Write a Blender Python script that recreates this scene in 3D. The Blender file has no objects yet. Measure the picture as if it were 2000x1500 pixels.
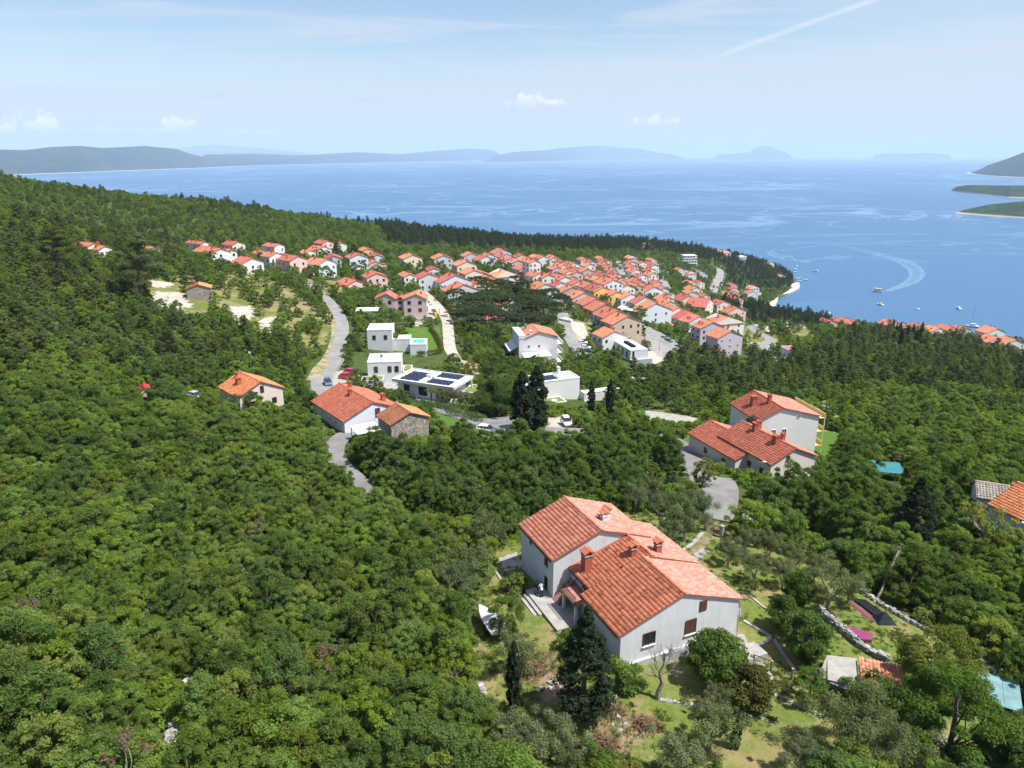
import bpy, math, random
import numpy as np
from mathutils import Vector, Matrix, noise
R = math.radians
S = bpy.context.scene
COL = S.collection
random.seed(7)
rng = np.random.default_rng(7)

# ---------------------------------------------------------------- camera
F = 1387.0; PITCH = math.atan((750-303)/F); CH = 190.0
cd = bpy.data.cameras.new('camera'); cam = bpy.data.objects.new('camera', cd); COL.objects.link(cam)
cam.location = (0, 0, CH); cam.rotation_euler = (math.pi/2-PITCH, 0, 0)
cd.sensor_width = 36; cd.lens = 36*F/2000; cd.clip_start = 0.5; cd.clip_end = 300000
S.camera = cam
# ---------------------------------------------------------------- sky and sun
SUN_EL, SUN_AZ = R(61), R(111)          # azimuth measured clockwise from +Y
wd = bpy.data.worlds.new('World'); S.world = wd; wd.use_nodes = True
SKY_STRENGTH = 0.10
def build_world():
    nt = wd.node_tree; N = nt.nodes; L = nt.links; N.clear()
    out = N.new('ShaderNodeOutputWorld'); bg = N.new('ShaderNodeBackground'); bg.inputs[1].default_value = SKY_STRENGTH
    sky = N.new('ShaderNodeTexSky'); sky.sky_type = 'NISHITA'; sky.sun_disc = False
    sky.sun_elevation = SUN_EL; sky.sun_rotation = SUN_AZ; sky.altitude = 200
    sky.air_density = 1.0; sky.dust_density = 1.0; sky.ozone_density = 1.5
    tc = N.new('ShaderNodeTexCoord')
    sep = N.new('ShaderNodeSeparateXYZ'); L.new(tc.outputs['Generated'], sep.inputs[0])
    def M(op, a, b=None, c=None, clamp=False):
        n = N.new('ShaderNodeMath'); n.operation = op; n.use_clamp = clamp
        for i, v in enumerate((a, b, c)):
            if v is None: continue
            if isinstance(v, (int, float)): n.inputs[i].default_value = v
            else: L.new(v, n.inputs[i])
        return n.outputs[0]
    x, y, z = sep.outputs
    zc = M('ADD', M('MAXIMUM', z, 0.0), 0.035)
    u = M('DIVIDE', x, zc); v = M('DIVIDE', y, zc)
    def noise_at(su, sv, off, det, rough=0.55, dist=0.0):
        c = N.new('ShaderNodeCombineXYZ'); L.new(M('MULTIPLY', u, su), c.inputs[0]); L.new(M('MULTIPLY', v, sv), c.inputs[1]); c.inputs[2].default_value = off
        n = N.new('ShaderNodeTexNoise'); n.inputs['Scale'].default_value = 1; n.inputs['Detail'].default_value = det
        n.inputs['Roughness'].default_value = rough; n.inputs['Distortion'].default_value = dist
        L.new(c.outputs[0], n.inputs['Vector']); return n.outputs[0]
    n1 = noise_at(0.16, 0.30, 3.1, 8, 0.55, 0.6)
    n2 = noise_at(0.5, 1.3, 9.4, 9, 0.62, 1.0)
    # veil: thickens to the horizon, patchy higher up
    edge = M('ADD', M('MULTIPLY', M('SUBTRACT', n1, 0.5), 0.10), M('ADD', M('MULTIPLY', x, 0.05), 0.118))
    mr = N.new('ShaderNodeMapRange'); mr.interpolation_type = 'SMOOTHSTEP'
    L.new(z, mr.inputs[0]); L.new(M('ADD', edge, 0.012), mr.inputs[1]); L.new(M('SUBTRACT', edge, 0.030), mr.inputs[2])
    band = M('MULTIPLY', mr.outputs[0], 0.92)
    mr2 = N.new('ShaderNodeMapRange'); L.new(n2, mr2.inputs[0]); mr2.inputs[1].default_value = 0.45; mr2.inputs[2].default_value = 0.66
    wisps = M('MULTIPLY', mr2.outputs[0], 0.72)
    n3 = noise_at(0.09, 0.16, 21.0, 6, 0.5, 0.3)
    patch = M('MULTIPLY', M('SUBTRACT', n3, 0.48, clamp=True), 1.6)
    f = M('MINIMUM', M('MAXIMUM', band, M('ADD', wisps, patch)), 0.88)
    # contrail in the plane that crosses the sky
    a1 = Vector((0.06,0.9,0.105)); a2 = Vector((0.47,0.86,0.187))
    mix = N.new('ShaderNodeMix'); mix.data_type = 'RGBA'
    L.new(f, mix.inputs['Factor'])
    L.new(sky.outputs[0], mix.inputs['A']); mix.inputs['B'].default_value = (4.35, 4.75, 5.4, 1)
    # contrail: great circle through two directions, limited along its length
    def dirpx(px, py):
        d = Vector(((px-1000)/F, math.cos(PITCH)+(750-py)/F*math.sin(PITCH), -math.sin(PITCH)+(750-py)/F*math.cos(PITCH))); return d.normalized()
    A, B = dirpx(1440, 96), dirpx(1700, 0)
    nrm = A.cross(B).normalized(); mid = (A+B).normalized(); tan = nrm.cross(mid).normalized()
    def dot(vec):
        n = N.new('ShaderNodeVectorMath'); n.operation = 'DOT_PRODUCT'; L.new(tc.outputs['Generated'], n.inputs[0]); n.inputs[1].default_value = vec; return n.outputs['Value']
    wob = M('MULTIPLY', M('SUBTRACT', noise_at(0.8, 0.8, 5.5, 4), 0.5), 0.006)
    dd = M('ABSOLUTE', M('ADD', dot(nrm), wob))
    al = M('ABSOLUTE', dot(tan))
    c1 = N.new('ShaderNodeMapRange'); L.new(dd, c1.inputs[0]); c1.inputs[1].default_value = 0.0042; c1.inputs[2].default_value = 0.0008
    c2 = N.new('ShaderNodeMapRange'); L.new(al, c2.inputs[0]); c2.inputs[1].default_value = 0.13; c2.inputs[2].default_value = 0.07
    ct = M('MULTIPLY', M('MULTIPLY', c1.outputs[0], c2.outputs[0]), M('MULTIPLY', n2, 1.1), clamp=True)
    mix2 = N.new('ShaderNodeMix'); mix2.data_type = 'RGBA'
    L.new(ct, mix2.inputs['Factor']); L.new(mix.outputs['Result'], mix2.inputs['A']); mix2.inputs['B'].default_value = (5.2, 5.6, 6.2, 1)
    last = mix2.outputs['Result']
    # small fair-weather cumulus: a lumpy patch round its own direction
    cn = N.new('ShaderNodeTexNoise'); cn.inputs['Scale'].default_value = 95; cn.inputs['Detail'].default_value = 7; cn.inputs['Roughness'].default_value = 0.55; L.new(tc.outputs['Generated'], cn.inputs['Vector'])
    cn2 = N.new('ShaderNodeTexNoise'); cn2.inputs['Scale'].default_value = 38; cn2.inputs['Detail'].default_value = 3; L.new(tc.outputs['Generated'], cn2.inputs['Vector'])
    for (px, py, wp, hp, kk) in ((1028,200,42,20,1.0), (1090,203,26,8,.7), (1297,238,56,14,.95), (80,250,60,21,.95), (12,256,40,14,.95), (362,246,38,16,.95), (222,254,100,6,.6), (490,258,70,4,.5), (400,188,40,6,-.4), (717,196,20,4,-.3)):
        c = dirpx(px, py); ax = Vector((0, 0, 1)).cross(c).normalized(); ay = c.cross(ax)
        dx = M('DIVIDE', dot(ax), wp/F); dy0 = M('DIVIDE', dot(ay), hp/F); low = M('MULTIPLY', M('MINIMUM', dy0, 0.0), 1.9); dy = M('ADD', M('MAXIMUM', dy0, 0.0), low)
        rr = M('SQRT', M('ADD', M('MULTIPLY', dx, dx), M('MULTIPLY', dy, dy)))
        fld = M('SUBTRACT', M('ADD', M('MULTIPLY', M('SUBTRACT', cn.outputs[0], 0.5), 2.6), M('MULTIPLY', M('SUBTRACT', cn2.outputs[0], 0.5), 2.2)), M('SUBTRACT', rr, 0.88))
        fr = M('GREATER_THAN', dot(c), 0.9)
        q = N.new('ShaderNodeMapRange'); q.interpolation_type = 'SMOOTHSTEP'; L.new(fld, q.inputs[0]); q.inputs[1].default_value = 0.0; q.inputs[2].default_value = 0.6
        mc = N.new('ShaderNodeMix'); mc.data_type = 'RGBA'; L.new(M('MULTIPLY', M('MULTIPLY', q.outputs[0], abs(kk)), fr), mc.inputs['Factor']); L.new(last, mc.inputs['A'])
        sh = N.new('ShaderNodeMix'); sh.data_type = 'RGBA'; L.new(M('ADD', M('MULTIPLY', dy0, 0.8), M('MULTIPLY', cn.outputs[0], 1.0), clamp=True), sh.inputs['Factor'])
        sh.inputs['A'].default_value = (4.1, 4.5, 5.1, 1) if kk > 0 else (3.0, 3.5, 4.3, 1); sh.inputs['B'].default_value = (6.3, 6.5, 6.8, 1) if kk > 0 else (3.3, 3.8, 4.6, 1)
        L.new(sh.outputs['Result'], mc.inputs['B']); last = mc.outputs['Result']
    L.new(last, bg.inputs[0]); L.new(bg.outputs[0], out.inputs[0])
build_world()
sl = bpy.data.lights.new('sun', 'SUN'); sl.energy = 5.0; sl.angle = R(0.53); sl.color = (1.0, 0.955, 0.89)
so = bpy.data.objects.new('sun', sl); COL.objects.link(so)
sdir = Vector((math.sin(SUN_AZ)*math.cos(SUN_EL), math.cos(SUN_AZ)*math.cos(SUN_EL), math.sin(SUN_EL)))
so.rotation_euler = sdir.to_track_quat('Z', 'Y').to_euler(); so.location = (60, 0, 260)
S.view_settings.view_transform = 'Standard'; S.view_settings.look = 'None'
S.view_settings.exposure = 0.68; S.view_settings.gamma = 1.0; S.view_settings.use_curve_mapping = False
S.cycles.max_bounces = 6; S.cycles.diffuse_bounces = 3; S.cycles.glossy_bounces = 2; S.cycles.transmission_bounces = 4
S.cycles.volume_bounces = 2; S.cycles.use_adaptive_sampling = True; S.cycles.adaptive_threshold = 0.02; S.cycles.transparent_max_bounces = 6; S.cycles.caustics_reflective = False; S.cycles.caustics_refractive = False
S.cycles.sample_clamp_indirect = 4.0

# ---------------------------------------------------------------- pixel of the photograph -> point of the place
cp, sp = math.cos(PITCH), math.sin(PITCH)
def ray(px, py):
    y = (750-py)/F
    return np.array([(px-1000)/F, cp+y*sp, -sp+y*cp])
def wz(px, py, z):
    d = ray(px, py); t = (z-CH)/d[2]; return (d[0]*t, d[1]*t, z)
def proj(X, Y, Z):
    f = Y*cp-(Z-CH)*sp; u = Y*sp+(Z-CH)*cp
    return 1000+F*X/f, 750-F*u/f, f

# ---------------------------------------------------------------- terrain: thin plate through surveyed heights
CTRL_PX = [
 (1222,1292,147.0),(1020,1110,145.9),(1080,1160,146.95),(1285,1365,146.1),(1150,1215,147.0),(1450,1240,146.2),(1140,1400,145.8),(1300,1485,146.2),
 (1540,1400,145.6),(1700,1250,144.8),(1950,1330,144.2),(1400,1030,143.8),(1410,960,142.8),(1500,1100,144.4),(700,960,141.2),(660,870,140),
 (960,1230,145.8),(0,1000,148),(0,1490,151.5),(500,1490,149),(250,1200,147.5),(600,1050,143.8),(800,1050,143.5),
 (1000,830,137.5),(1105,835,137.5),(980,750,132),(680,850,138.6),(595,815,139.2),(440,785,140.6),(560,790,140.2),(280,775,142.2),
 (0,760,151),(300,900,143.8),(0,860,149.5),(630,740,135),(650,680,134.2),(640,600,136),(560,545,138.4),(590,560,137.4),
 (800,775,133.6),(380,592,143.5),(300,590,144.5),(480,625,139.5),(200,600,149.5),(0,600,156),(0,500,160),(0,410,166),(0,362,171),
 (180,492,142),(200,440,146),(200,382,160),(350,412,150),(500,415,142),(500,480,134),(430,510,138),(700,440,120),(700,490,125),(900,466,97),(900,495,108),
 (1100,486,80),(1000,500,108),(1000,530,112),(1000,580,118),(1000,640,121.5),(1000,700,127),(1120,690,122.5),(1120,630,120),(1230,722,117),(1100,765,129.5),
 (1045,697,126),(850,530,124),(760,560,128),(780,625,131.5),(870,620,127),(1250,592,109),(1250,545,100),(1240,505,87),(1250,482,74),(1190,560,107),
 (1350,490,60),(1430,505,40),(1480,515,24),(1520,530,10),(1543,553,1.5),(1525,578,1.5),(1500,597,1.5),(1470,610,4),(1400,560,30),(1400,625,84),(1400,588,60),(1440,605,40),
 (1440,642,93),(1340,605,90),(1450,695,105),(1540,642,92),(1570,690,104),(1600,648,80),(1700,640,64),(1900,655,63),(2000,690,64),(1700,700,96),(1950,710,86),
 (1950,800,118),(1700,800,122),(1700,900,136),(1950,985,142.5),(1500,800,131),(1560,880,135.6),(1250,800,133),(1950,1150,144.3),(1340,700,107),(1330,645,104),
 (1560,1060,142.8),(1480,930,138.6),(1335,1322,145.0),(1250,1320,146.3),(1050,1185,146.6),(1420,1295,145.0),
]
CTRL_W = []
for a, b, c in CTRL_PX: CTRL_W.append(wz(a, b, c))
for px, py, z in [(1575,548,-8),(1560,590,-8),(1530,612,-9),(1580,525,-12),(1500,508,-14),(1420,478,-16),(1340,470,-16),(1230,452,-20),(1640,590,-14)]:
    CTRL_W.append(wz(px, py, z))
CTRL_W += [(-330,60,178),(-250,-60,172),(0,-60,156),(250,-60,143),(330,60,128),(520,250,90),(620,420,30),(720,560,-15),(500,640,-15),(380,700,-12),(300,740,-10),
 (-520,300,190),(-560,500,182),(-520,760,120),(-300,900,100),(-100,1060,60),(60,1180,30),(-100,1350,-20),(-400,1250,-10),(-700,1000,60),(-800,600,150),(150,1400,-25),(600,1000,-30),(900,700,-30),(900,1300,-30),
 (420,330,88),(230,1180,20)]
CTRL_W = np.array(CTRL_W)
def _tps_fit(P, lam):
    n = len(P); XY = P[:, :2]/100
    d = np.linalg.norm(XY[:, None]-XY[None], axis=2); K = np.where(d > 0, d*d*np.log(d+1e-12), 0)+np.eye(n)*lam
    Q = np.hstack([np.ones((n, 1)), XY]); Am = np.block([[K, Q], [Q.T, np.zeros((3, 3))]])
    return np.linalg.solve(Am, np.concatenate([P[:, 2], np.zeros(3)]))
TW = _tps_fit(CTRL_W, 0.004)
GX0, GX1, GY0, GY1, GS = -640, 760, -60, 1320, 4.0
gx = np.arange(GX0, GX1+GS, GS); gy = np.arange(GY0, GY1+GS, GS)
def _tps(X, Y):
    out = np.empty(X.size); Xf = X.ravel()/100; Yf = Y.ravel()/100; C = CTRL_W[:, :2]/100
    for s in range(0, X.size, 20000):
        d = np.hypot(Xf[s:s+20000, None]-C[None, :, 0], Yf[s:s+20000, None]-C[None, :, 1])
        out[s:s+20000] = (d*d*np.log(d+1e-12))@TW[:-3]+TW[-3]+TW[-2]*Xf[s:s+20000]+TW[-1]*Yf[s:s+20000]
    return out.reshape(X.shape)
GXX, GYY = np.meshgrid(gx, gy)
GZ = np.maximum(_tps(GXX, GYY), -30)
def hz(x, y):
    fx = (np.asarray(x, float)-GX0)/GS; fy = (np.asarray(y, float)-GY0)/GS
    fx = np.clip(fx, 0, len(gx)-1.001); fy = np.clip(fy, 0, len(gy)-1.001)
    i = fx.astype(int); j = fy.astype(int); a = fx-i; b = fy-j
    return (GZ[j, i]*(1-a)+GZ[j, i+1]*a)*(1-b)+(GZ[j+1, i]*(1-a)+GZ[j+1, i+1]*a)*b
def H(x, y): return float(hz(x, y))
def gp(px, py, up=0.0):
    """ground point (raised by up) seen at a pixel"""
    d = ray(px, py); t = np.concatenate([np.arange(20, 300, 0.5), np.arange(300, 1600, 2.0)])/math.hypot(d[0], d[1])
    X = d[0]*t; Y = d[1]*t; Z = CH+d[2]*t
    below = Z < hz(X, Y)+up
    k = int(np.argmax(below)) if below.any() else len(t)-1
    t0, t1 = t[max(k-1, 0)], t[k]
    for _ in range(12):
        m = (t0+t1)/2
        if CH+d[2]*m < H(d[0]*m, d[1]*m)+up: t1 = m
        else: t0 = m
    return Vector((d[0]*t1, d[1]*t1, CH+d[2]*t1-up))
def dist_at(px, py, up=0.0):
    p = gp(px, py, up); return (p-Vector((0, 0, CH))).length

# ---------------------------------------------------------------- materials
MATS = {}
def _nt(name):
    m = bpy.data.materials.new(name); m.use_nodes = True; return m, m.node_tree.nodes, m.node_tree.links
def mat(name, col, rough=0.8, var=0.12, scale=1.2, bump=0.0, bscale=8, spec=0.3, metal=0.0, dirt=0.0):
    """plain surface with soft mottling, optional vertical stains and fine relief"""
    if name in MATS: return MATS[name]
    m, N, L = _nt(name); b = N['Principled BSDF']; MATS[name] = m
    b.inputs['Roughness'].default_value = rough; b.inputs['Specular IOR Level'].default_value = spec; b.inputs['Metallic'].default_value = metal
    tc = N.new('ShaderNodeTexCoord'); n = N.new('ShaderNodeTexNoise'); n.inputs['Scale'].default_value = scale; n.inputs['Detail'].default_value = 5; n.inputs['Roughness'].default_value = 0.65
    L.new(tc.outputs['Object'], n.inputs['Vector'])
    mx = N.new('ShaderNodeMix'); mx.data_type = 'RGBA'; mx.inputs['A'].default_value = tuple(c*(1-var) for c in col)+(1,); mx.inputs['B'].default_value = tuple(min(1, c*(1+var)) for c in col)+(1,)
    mr = N.new('ShaderNodeMapRange'); L.new(n.outputs[0], mr.inputs[0]); mr.inputs[1].default_value = 0.3; mr.inputs[2].default_value = 0.7
    L.new(mr.outputs[0], mx.inputs['Factor']); last = mx.outputs['Result']
    if dirt > 0:
        mp = N.new('ShaderNodeMapping'); mp.inputs['Scale'].default_value = (1.6, 1.6, 0.22); L.new(tc.outputs['Object'], mp.inputs[0])
        n2 = N.new('ShaderNodeTexNoise'); n2.inputs['Scale'].default_value = 1.3; n2.inputs['Detail'].default_value = 6; n2.inputs['Roughness'].default_value = 0.7; L.new(mp.outputs[0], n2.inputs['Vector'])
        r2 = N.new('ShaderNodeMapRange'); L.new(n2.outputs[0], r2.inputs[0]); r2.inputs[1].default_value = 0.5; r2.inputs[2].default_value = 0.8; r2.inputs[4].default_value = dirt
        m2 = N.new('ShaderNodeMix'); m2.data_type = 'RGBA'; L.new(r2.outputs[0], m2.inputs['Factor']); L.new(last, m2.inputs['A']); m2.inputs['B'].default_value = (col[0]*0.45, col[1]*0.45, col[2]*0.43, 1); last = m2.outputs['Result']
    L.new(last, b.inputs['Base Color'])
    if bump > 0:
        nb = N.new('ShaderNodeTexNoise'); nb.inputs['Scale'].default_value = bscale; nb.inputs['Detail'].default_value = 4; L.new(tc.outputs['Object'], nb.inputs['Vector'])
        bp = N.new('ShaderNodeBump'); bp.inputs['Strength'].default_value = bump; bp.inputs['Distance'].default_value = 0.05; L.new(nb.outputs[0], bp.inputs['Height']); L.new(bp.outputs[0], b.inputs['Normal'])
    return m
def tile_mat(name, col, dark=0.5, fine=True):
    """fired clay: every tile has its own tint (attribute tv or the object's own random)"""
    if name in MATS: return MATS[name]
    m, N, L = _nt(name); b = N['Principled BSDF']; MATS[name] = m
    b.inputs['Roughness'].default_value = 0.85; b.inputs['Specular IOR Level'].default_value = 0.2
    at = N.new('ShaderNodeAttribute'); at.attribute_name = 'tv'; oi = N.new('ShaderNodeObjectInfo')
    ad = N.new('ShaderNodeMath'); ad.operation = 'ADD'; L.new(at.outputs['Fac'], ad.inputs[0]); L.new(oi.outputs['Random'], ad.inputs[1])
    fr = N.new('ShaderNodeMath'); fr.operation = 'FRACT'; L.new(ad.outputs[0], fr.inputs[0])
    cr = N.new('ShaderNodeValToRGB'); L.new(fr.outputs[0], cr.inputs[0])
    c = col; e = cr.color_ramp.elements
    e[0].position = 0; e[0].color = (c[0]*dark*1.15, c[1]*dark, c[2]*dark, 1); e[1].position = 1; e[1].color = (min(1, c[0]*1.15), c[1]*1.3, c[2]*1.4, 1)
    for p, k in ((0.12, (0.82, 0.75, 0.72)), (0.5, (1, 1, 1)), (0.85, (1.08, 1.15, 1.2))):
        q = e.new(p); q.color = (c[0]*k[0], c[1]*k[1], c[2]*k[2], 1)
    tc = N.new('ShaderNodeTexCoord'); n = N.new('ShaderNodeTexNoise'); n.inputs['Scale'].default_value = 0.55; n.inputs['Detail'].default_value = 7; n.inputs['Roughness'].default_value = 0.7
    geo = N.new('ShaderNodeNewGeometry'); L.new(geo.outputs['Position'], n.inputs['Vector'])
    mr = N.new('ShaderNodeMapRange'); L.new(n.outputs[0], mr.inputs[0]); mr.inputs[1].default_value = 0.46; mr.inputs[2].default_value = 0.8; mr.inputs[4].default_value = 0.6
    mx = N.new('ShaderNodeMix'); mx.data_type = 'RGBA'; L.new(mr.outputs[0], mx.inputs['Factor']); L.new(cr.outputs[0], mx.inputs['A']); mx.inputs['B'].default_value = (c[0]*0.55, c[1]*0.72, c[2]*0.75, 1)
    L.new(mx.outputs['Result'], b.inputs['Base Color']); return m
def far_roof_mat(name, col):
    """roof of a distant house: rows of tiles too small to build, as fine relief and tint"""
    if name in MATS: return MATS[name]
    m, N, L = _nt(name); b = N['Principled BSDF']; MATS[name] = m
    b.inputs['Roughness'].default_value = 0.9; b.inputs['Specular IOR Level'].default_value = 0.15
    tc = N.new('ShaderNodeTexCoord'); oi = N.new('ShaderNodeObjectInfo')
    n = N.new('ShaderNodeTexNoise'); n.inputs['Scale'].default_value = 0.5; n.inputs['Detail'].default_value = 7; n.inputs['Roughness'].default_value = 0.72; L.new(tc.outputs['Object'], n.inputs['Vector'])
    v = N.new('ShaderNodeTexVoronoi'); v.inputs['Scale'].default_value = 2.6; L.new(tc.outputs['Object'], v.inputs['Vector'])
    bw = N.new('ShaderNodeSeparateColor'); L.new(v.outputs['Color'], bw.inputs[0])
    a = N.new('ShaderNodeMath'); a.operation = 'MULTIPLY_ADD'; L.new(bw.outputs[0], a.inputs[0]); a.inputs[1].default_value = 0.3; L.new(n.outputs[0], a.inputs[2])
    mr = N.new('ShaderNodeMapRange'); L.new(a.outputs[0], mr.inputs[0]); mr.inputs[1].default_value = 0.35; mr.inputs[2].default_value = 0.9
    mx = N.new('ShaderNodeMix'); mx.data_type = 'RGBA'; L.new(mr.outputs[0], mx.inputs['Factor'])
    mx.inputs['A'].default_value = (col[0]*0.72, col[1]*0.62, col[2]*0.62, 1); mx.inputs['B'].default_value = (col[0]*1.12, col[1]*1.28, col[2]*1.3, 1)
    hs = N.new('ShaderNodeHueSaturation'); L.new(mx.outputs['Result'], hs.inputs['Color'])
    h = N.new('ShaderNodeMapRange'); L.new(oi.outputs['Random'], h.inputs[0]); h.inputs[3].default_value = 0.487; h.inputs[4].default_value = 0.515; L.new(h.outputs[0], hs.inputs['Hue'])
    h2 = N.new('ShaderNodeMapRange'); L.new(oi.outputs['Random'], h2.inputs[0]); h2.inputs[3].default_value = 0.8; h2.inputs[4].default_value = 1.12; L.new(h2.outputs[0], hs.inputs['Value'])
    L.new(hs.outputs[0], b.inputs['Base Color'])
    w = N.new('ShaderNodeTexWave'); w.inputs['Scale'].default_value = 1.1; w.bands_direction = 'Y'; w.inputs['Distortion'].default_value = 0.4; L.new(tc.outputs['Object'], w.inputs['Vector'])
    bp = N.new('ShaderNodeBump'); bp.inputs['Strength'].default_value = 0.6; bp.inputs['Distance'].default_value = 0.05; L.new(w.outputs[1], bp.inputs['Height']); L.new(bp.outputs[0], b.inputs['Normal'])
    return m
def leaf_mat(name, c0, c1, c2, trans=0.35, bright=(0.75, 1.2)):
    """leaf: c0..c1 by clump (attribute cv), c2 where the tree is of a yellower or browner kind"""
    m, N, L = _nt(name); MATS[name] = m; N.remove(N['Principled BSDF']); out = N['Material Output']
    at = N.new('ShaderNodeAttribute'); at.attribute_name = 'cv'; oi = N.new('ShaderNodeObjectInfo')
    mx = N.new('ShaderNodeMix'); mx.data_type = 'RGBA'; L.new(at.outputs['Fac'], mx.inputs['Factor']); mx.inputs['A'].default_value = c0+(1,); mx.inputs['B'].default_value = c1+(1,)
    mr = N.new('ShaderNodeMapRange'); L.new(oi.outputs['Random'], mr.inputs[0]); mr.inputs[1].default_value = 0.55; mr.inputs[2].default_value = 1.0; mr.inputs[4].default_value = 0.85
    m2 = N.new('ShaderNodeMix'); m2.data_type = 'RGBA'; L.new(mr.outputs[0], m2.inputs['Factor']); L.new(mx.outputs['Result'], m2.inputs['A']); m2.inputs['B'].default_value = c2+(1,)
    ml = N.new('ShaderNodeMath'); ml.operation = 'MULTIPLY'; L.new(oi.outputs['Random'], ml.inputs[0]); ml.inputs[1].default_value = 37.7
    fr = N.new('ShaderNodeMath'); fr.operation = 'FRACT'; L.new(ml.outputs[0], fr.inputs[0])
    hs = N.new('ShaderNodeHueSaturation'); L.new(m2.outputs['Result'], hs.inputs['Color'])
    v = N.new('ShaderNodeMapRange'); L.new(fr.outputs[0], v.inputs[0]); v.inputs[3].default_value = bright[0]; v.inputs[4].default_value = bright[1]; L.new(v.outputs[0], hs.inputs['Value'])
    m7 = N.new('ShaderNodeMath'); m7.operation = 'MULTIPLY'; L.new(oi.outputs['Random'], m7.inputs[0]); m7.inputs[1].default_value = 91.3; f7 = N.new('ShaderNodeMath'); f7.operation = 'FRACT'; L.new(m7.outputs[0], f7.inputs[0])
    hv = N.new('ShaderNodeMapRange'); L.new(f7.outputs[0], hv.inputs[0]); hv.inputs[3].default_value = 0.482; hv.inputs[4].default_value = 0.505; L.new(hv.outputs[0], hs.inputs['Hue'])
    sv = N.new('ShaderNodeMapRange'); L.new(f7.outputs[0], sv.inputs[0]); sv.inputs[3].default_value = 1.0; sv.inputs[4].default_value = 0.85; L.new(sv.outputs[0], hs.inputs['Saturation'])
    d = N.new('ShaderNodeBsdfPrincipled'); d.inputs['Roughness'].default_value = 0.75; d.inputs['Specular IOR Level'].default_value = 0.08; L.new(hs.outputs[0], d.inputs['Base Color'])
    t = N.new('ShaderNodeBsdfTranslucent')
    g = N.new('ShaderNodeMix'); g.data_type = 'RGBA'; g.blend_type = 'MULTIPLY'; g.inputs['Factor'].default_value = 1; L.new(hs.outputs[0], g.inputs['A']); g.inputs['B'].default_value = (1.25, 1.35, 0.55, 1); L.new(g.outputs['Result'], t.inputs['Color'])
    ms = N.new('ShaderNodeMixShader'); ms.inputs[0].default_value = trans; L.new(d.outputs[0], ms.inputs[1]); L.new(t.outputs[0], ms.inputs[2]); L.new(ms.outputs[0], out.inputs[0]); return m

# ---------------------------------------------------------------- object helpers
def tag(o, label=None, cat=None, group=None, kind=None):
    if label: o['label'] = label
    if cat: o['category'] = cat
    if group: o['group'] = group
    if kind: o['kind'] = kind
    return o
def empty(name, loc=(0, 0, 0), rz=0.0, label=None, cat=None, group=None):
    o = bpy.data.objects.new(name, None); o.empty_display_size = 0.3; COL.objects.link(o); o.location = loc; o.rotation_euler = (0, 0, rz)
    return tag(o, label, cat, group)
class MB:
    """collects faces, then links them as one mesh object"""
    def __init__(s): s.v = []; s.f = []; s.m = []
    def quad(s, *p, m=0):
        k = len(s.v); s.v += [tuple(q) for q in p]; s.f.append(tuple(range(k, k+len(p)))); s.m.append(m); return s
    def box(s, x0, x1, y0, y1, z0, z1, m=0, bev=0):
        k = len(s.v); s.v += [(x0,y0,z0),(x1,y0,z0),(x1,y1,z0),(x0,y1,z0),(x0,y0,z1),(x1,y0,z1),(x1,y1,z1),(x0,y1,z1)]
        s.f += [tuple(k+i for i in q) for q in ((0,3,2,1),(4,5,6,7),(0,1,5,4),(1,2,6,5),(2,3,7,6),(3,0,4,7))]; s.m += [m]*6; return s
    def bar(s, a, b, w, h=None, m=0):
        h = h or w; a = Vector(a); b = Vector(b); d = (b-a).normalized(); up = Vector((0, 0, 1)) if abs(d.z) < 0.95 else Vector((1, 0, 0))
        sx = d.cross(up).normalized()*w/2; sy = sx.cross(d).normalized()*h/2; k = len(s.v)
        for p in (a, b): s.v += [tuple(p+sx+sy), tuple(p-sx+sy), tuple(p-sx-sy), tuple(p+sx-sy)]
        s.f += [tuple(k+i for i in q) for q in ((0,1,2,3),(7,6,5,4),(0,4,5,1),(1,5,6,2),(2,6,7,3),(3,7,4,0))]; s.m += [m]*6; return s
    def tube(s, pts, rad, n=7, m=0, cap=True):
        pts = [Vector(p) for p in pts]; rad = rad if hasattr(rad, '__len__') else [rad]*len(pts); k = len(s.v)
        for i, p in enumerate(pts):
            d = (pts[min(i+1, len(pts)-1)]-pts[max(i-1, 0)]).normalized(); up = Vector((0, 0, 1)) if abs(d.z) < 0.9 else Vector((1, 0, 0))
            a = d.cross(up).normalized(); b = a.cross(d)
            for j in range(n): s.v.append(tuple(p+(a*math.cos(2*math.pi*j/n)+b*math.sin(2*math.pi*j/n))*rad[i]))
        for i in range(len(pts)-1):
            for j in range(n): s.f.append((k+i*n+j, k+i*n+(j+1)%n, k+(i+1)*n+(j+1)%n, k+(i+1)*n+j)); s.m.append(m)
        if cap:
            s.f.append(tuple(k+j for j in range(n))[::-1]); s.f.append(tuple(k+(len(pts)-1)*n+j for j in range(n))); s.m += [m, m]
        return s
    def mesh(s, name, mats, smooth=False):
        me = bpy.data.meshes.new(name); me.from_pydata(s.v, [], s.f)
        for q in (mats if isinstance(mats, (list, tuple)) else [mats]): me.materials.append(q)
        if any(s.m): me.polygons.foreach_set('material_index', s.m)
        if smooth: me.polygons.foreach_set('use_smooth', [True]*len(s.f))
        me.update(); return me
    def build(s, name, mats, parent=None, smooth=False, kind=None):
        return link(name, s.mesh(name, mats, smooth), parent, kind)
def link(name, me, parent=None, kind=None, loc=None, rot=None, scl=None):
    o = bpy.data.objects.new(name, me); COL.objects.link(o)
    if parent: o.parent = parent
    if kind: o['kind'] = kind
    if loc is not None: o.location = loc
    if rot is not None: o.rotation_euler = rot
    if scl is not None: o.scale = scl
    return o
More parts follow.
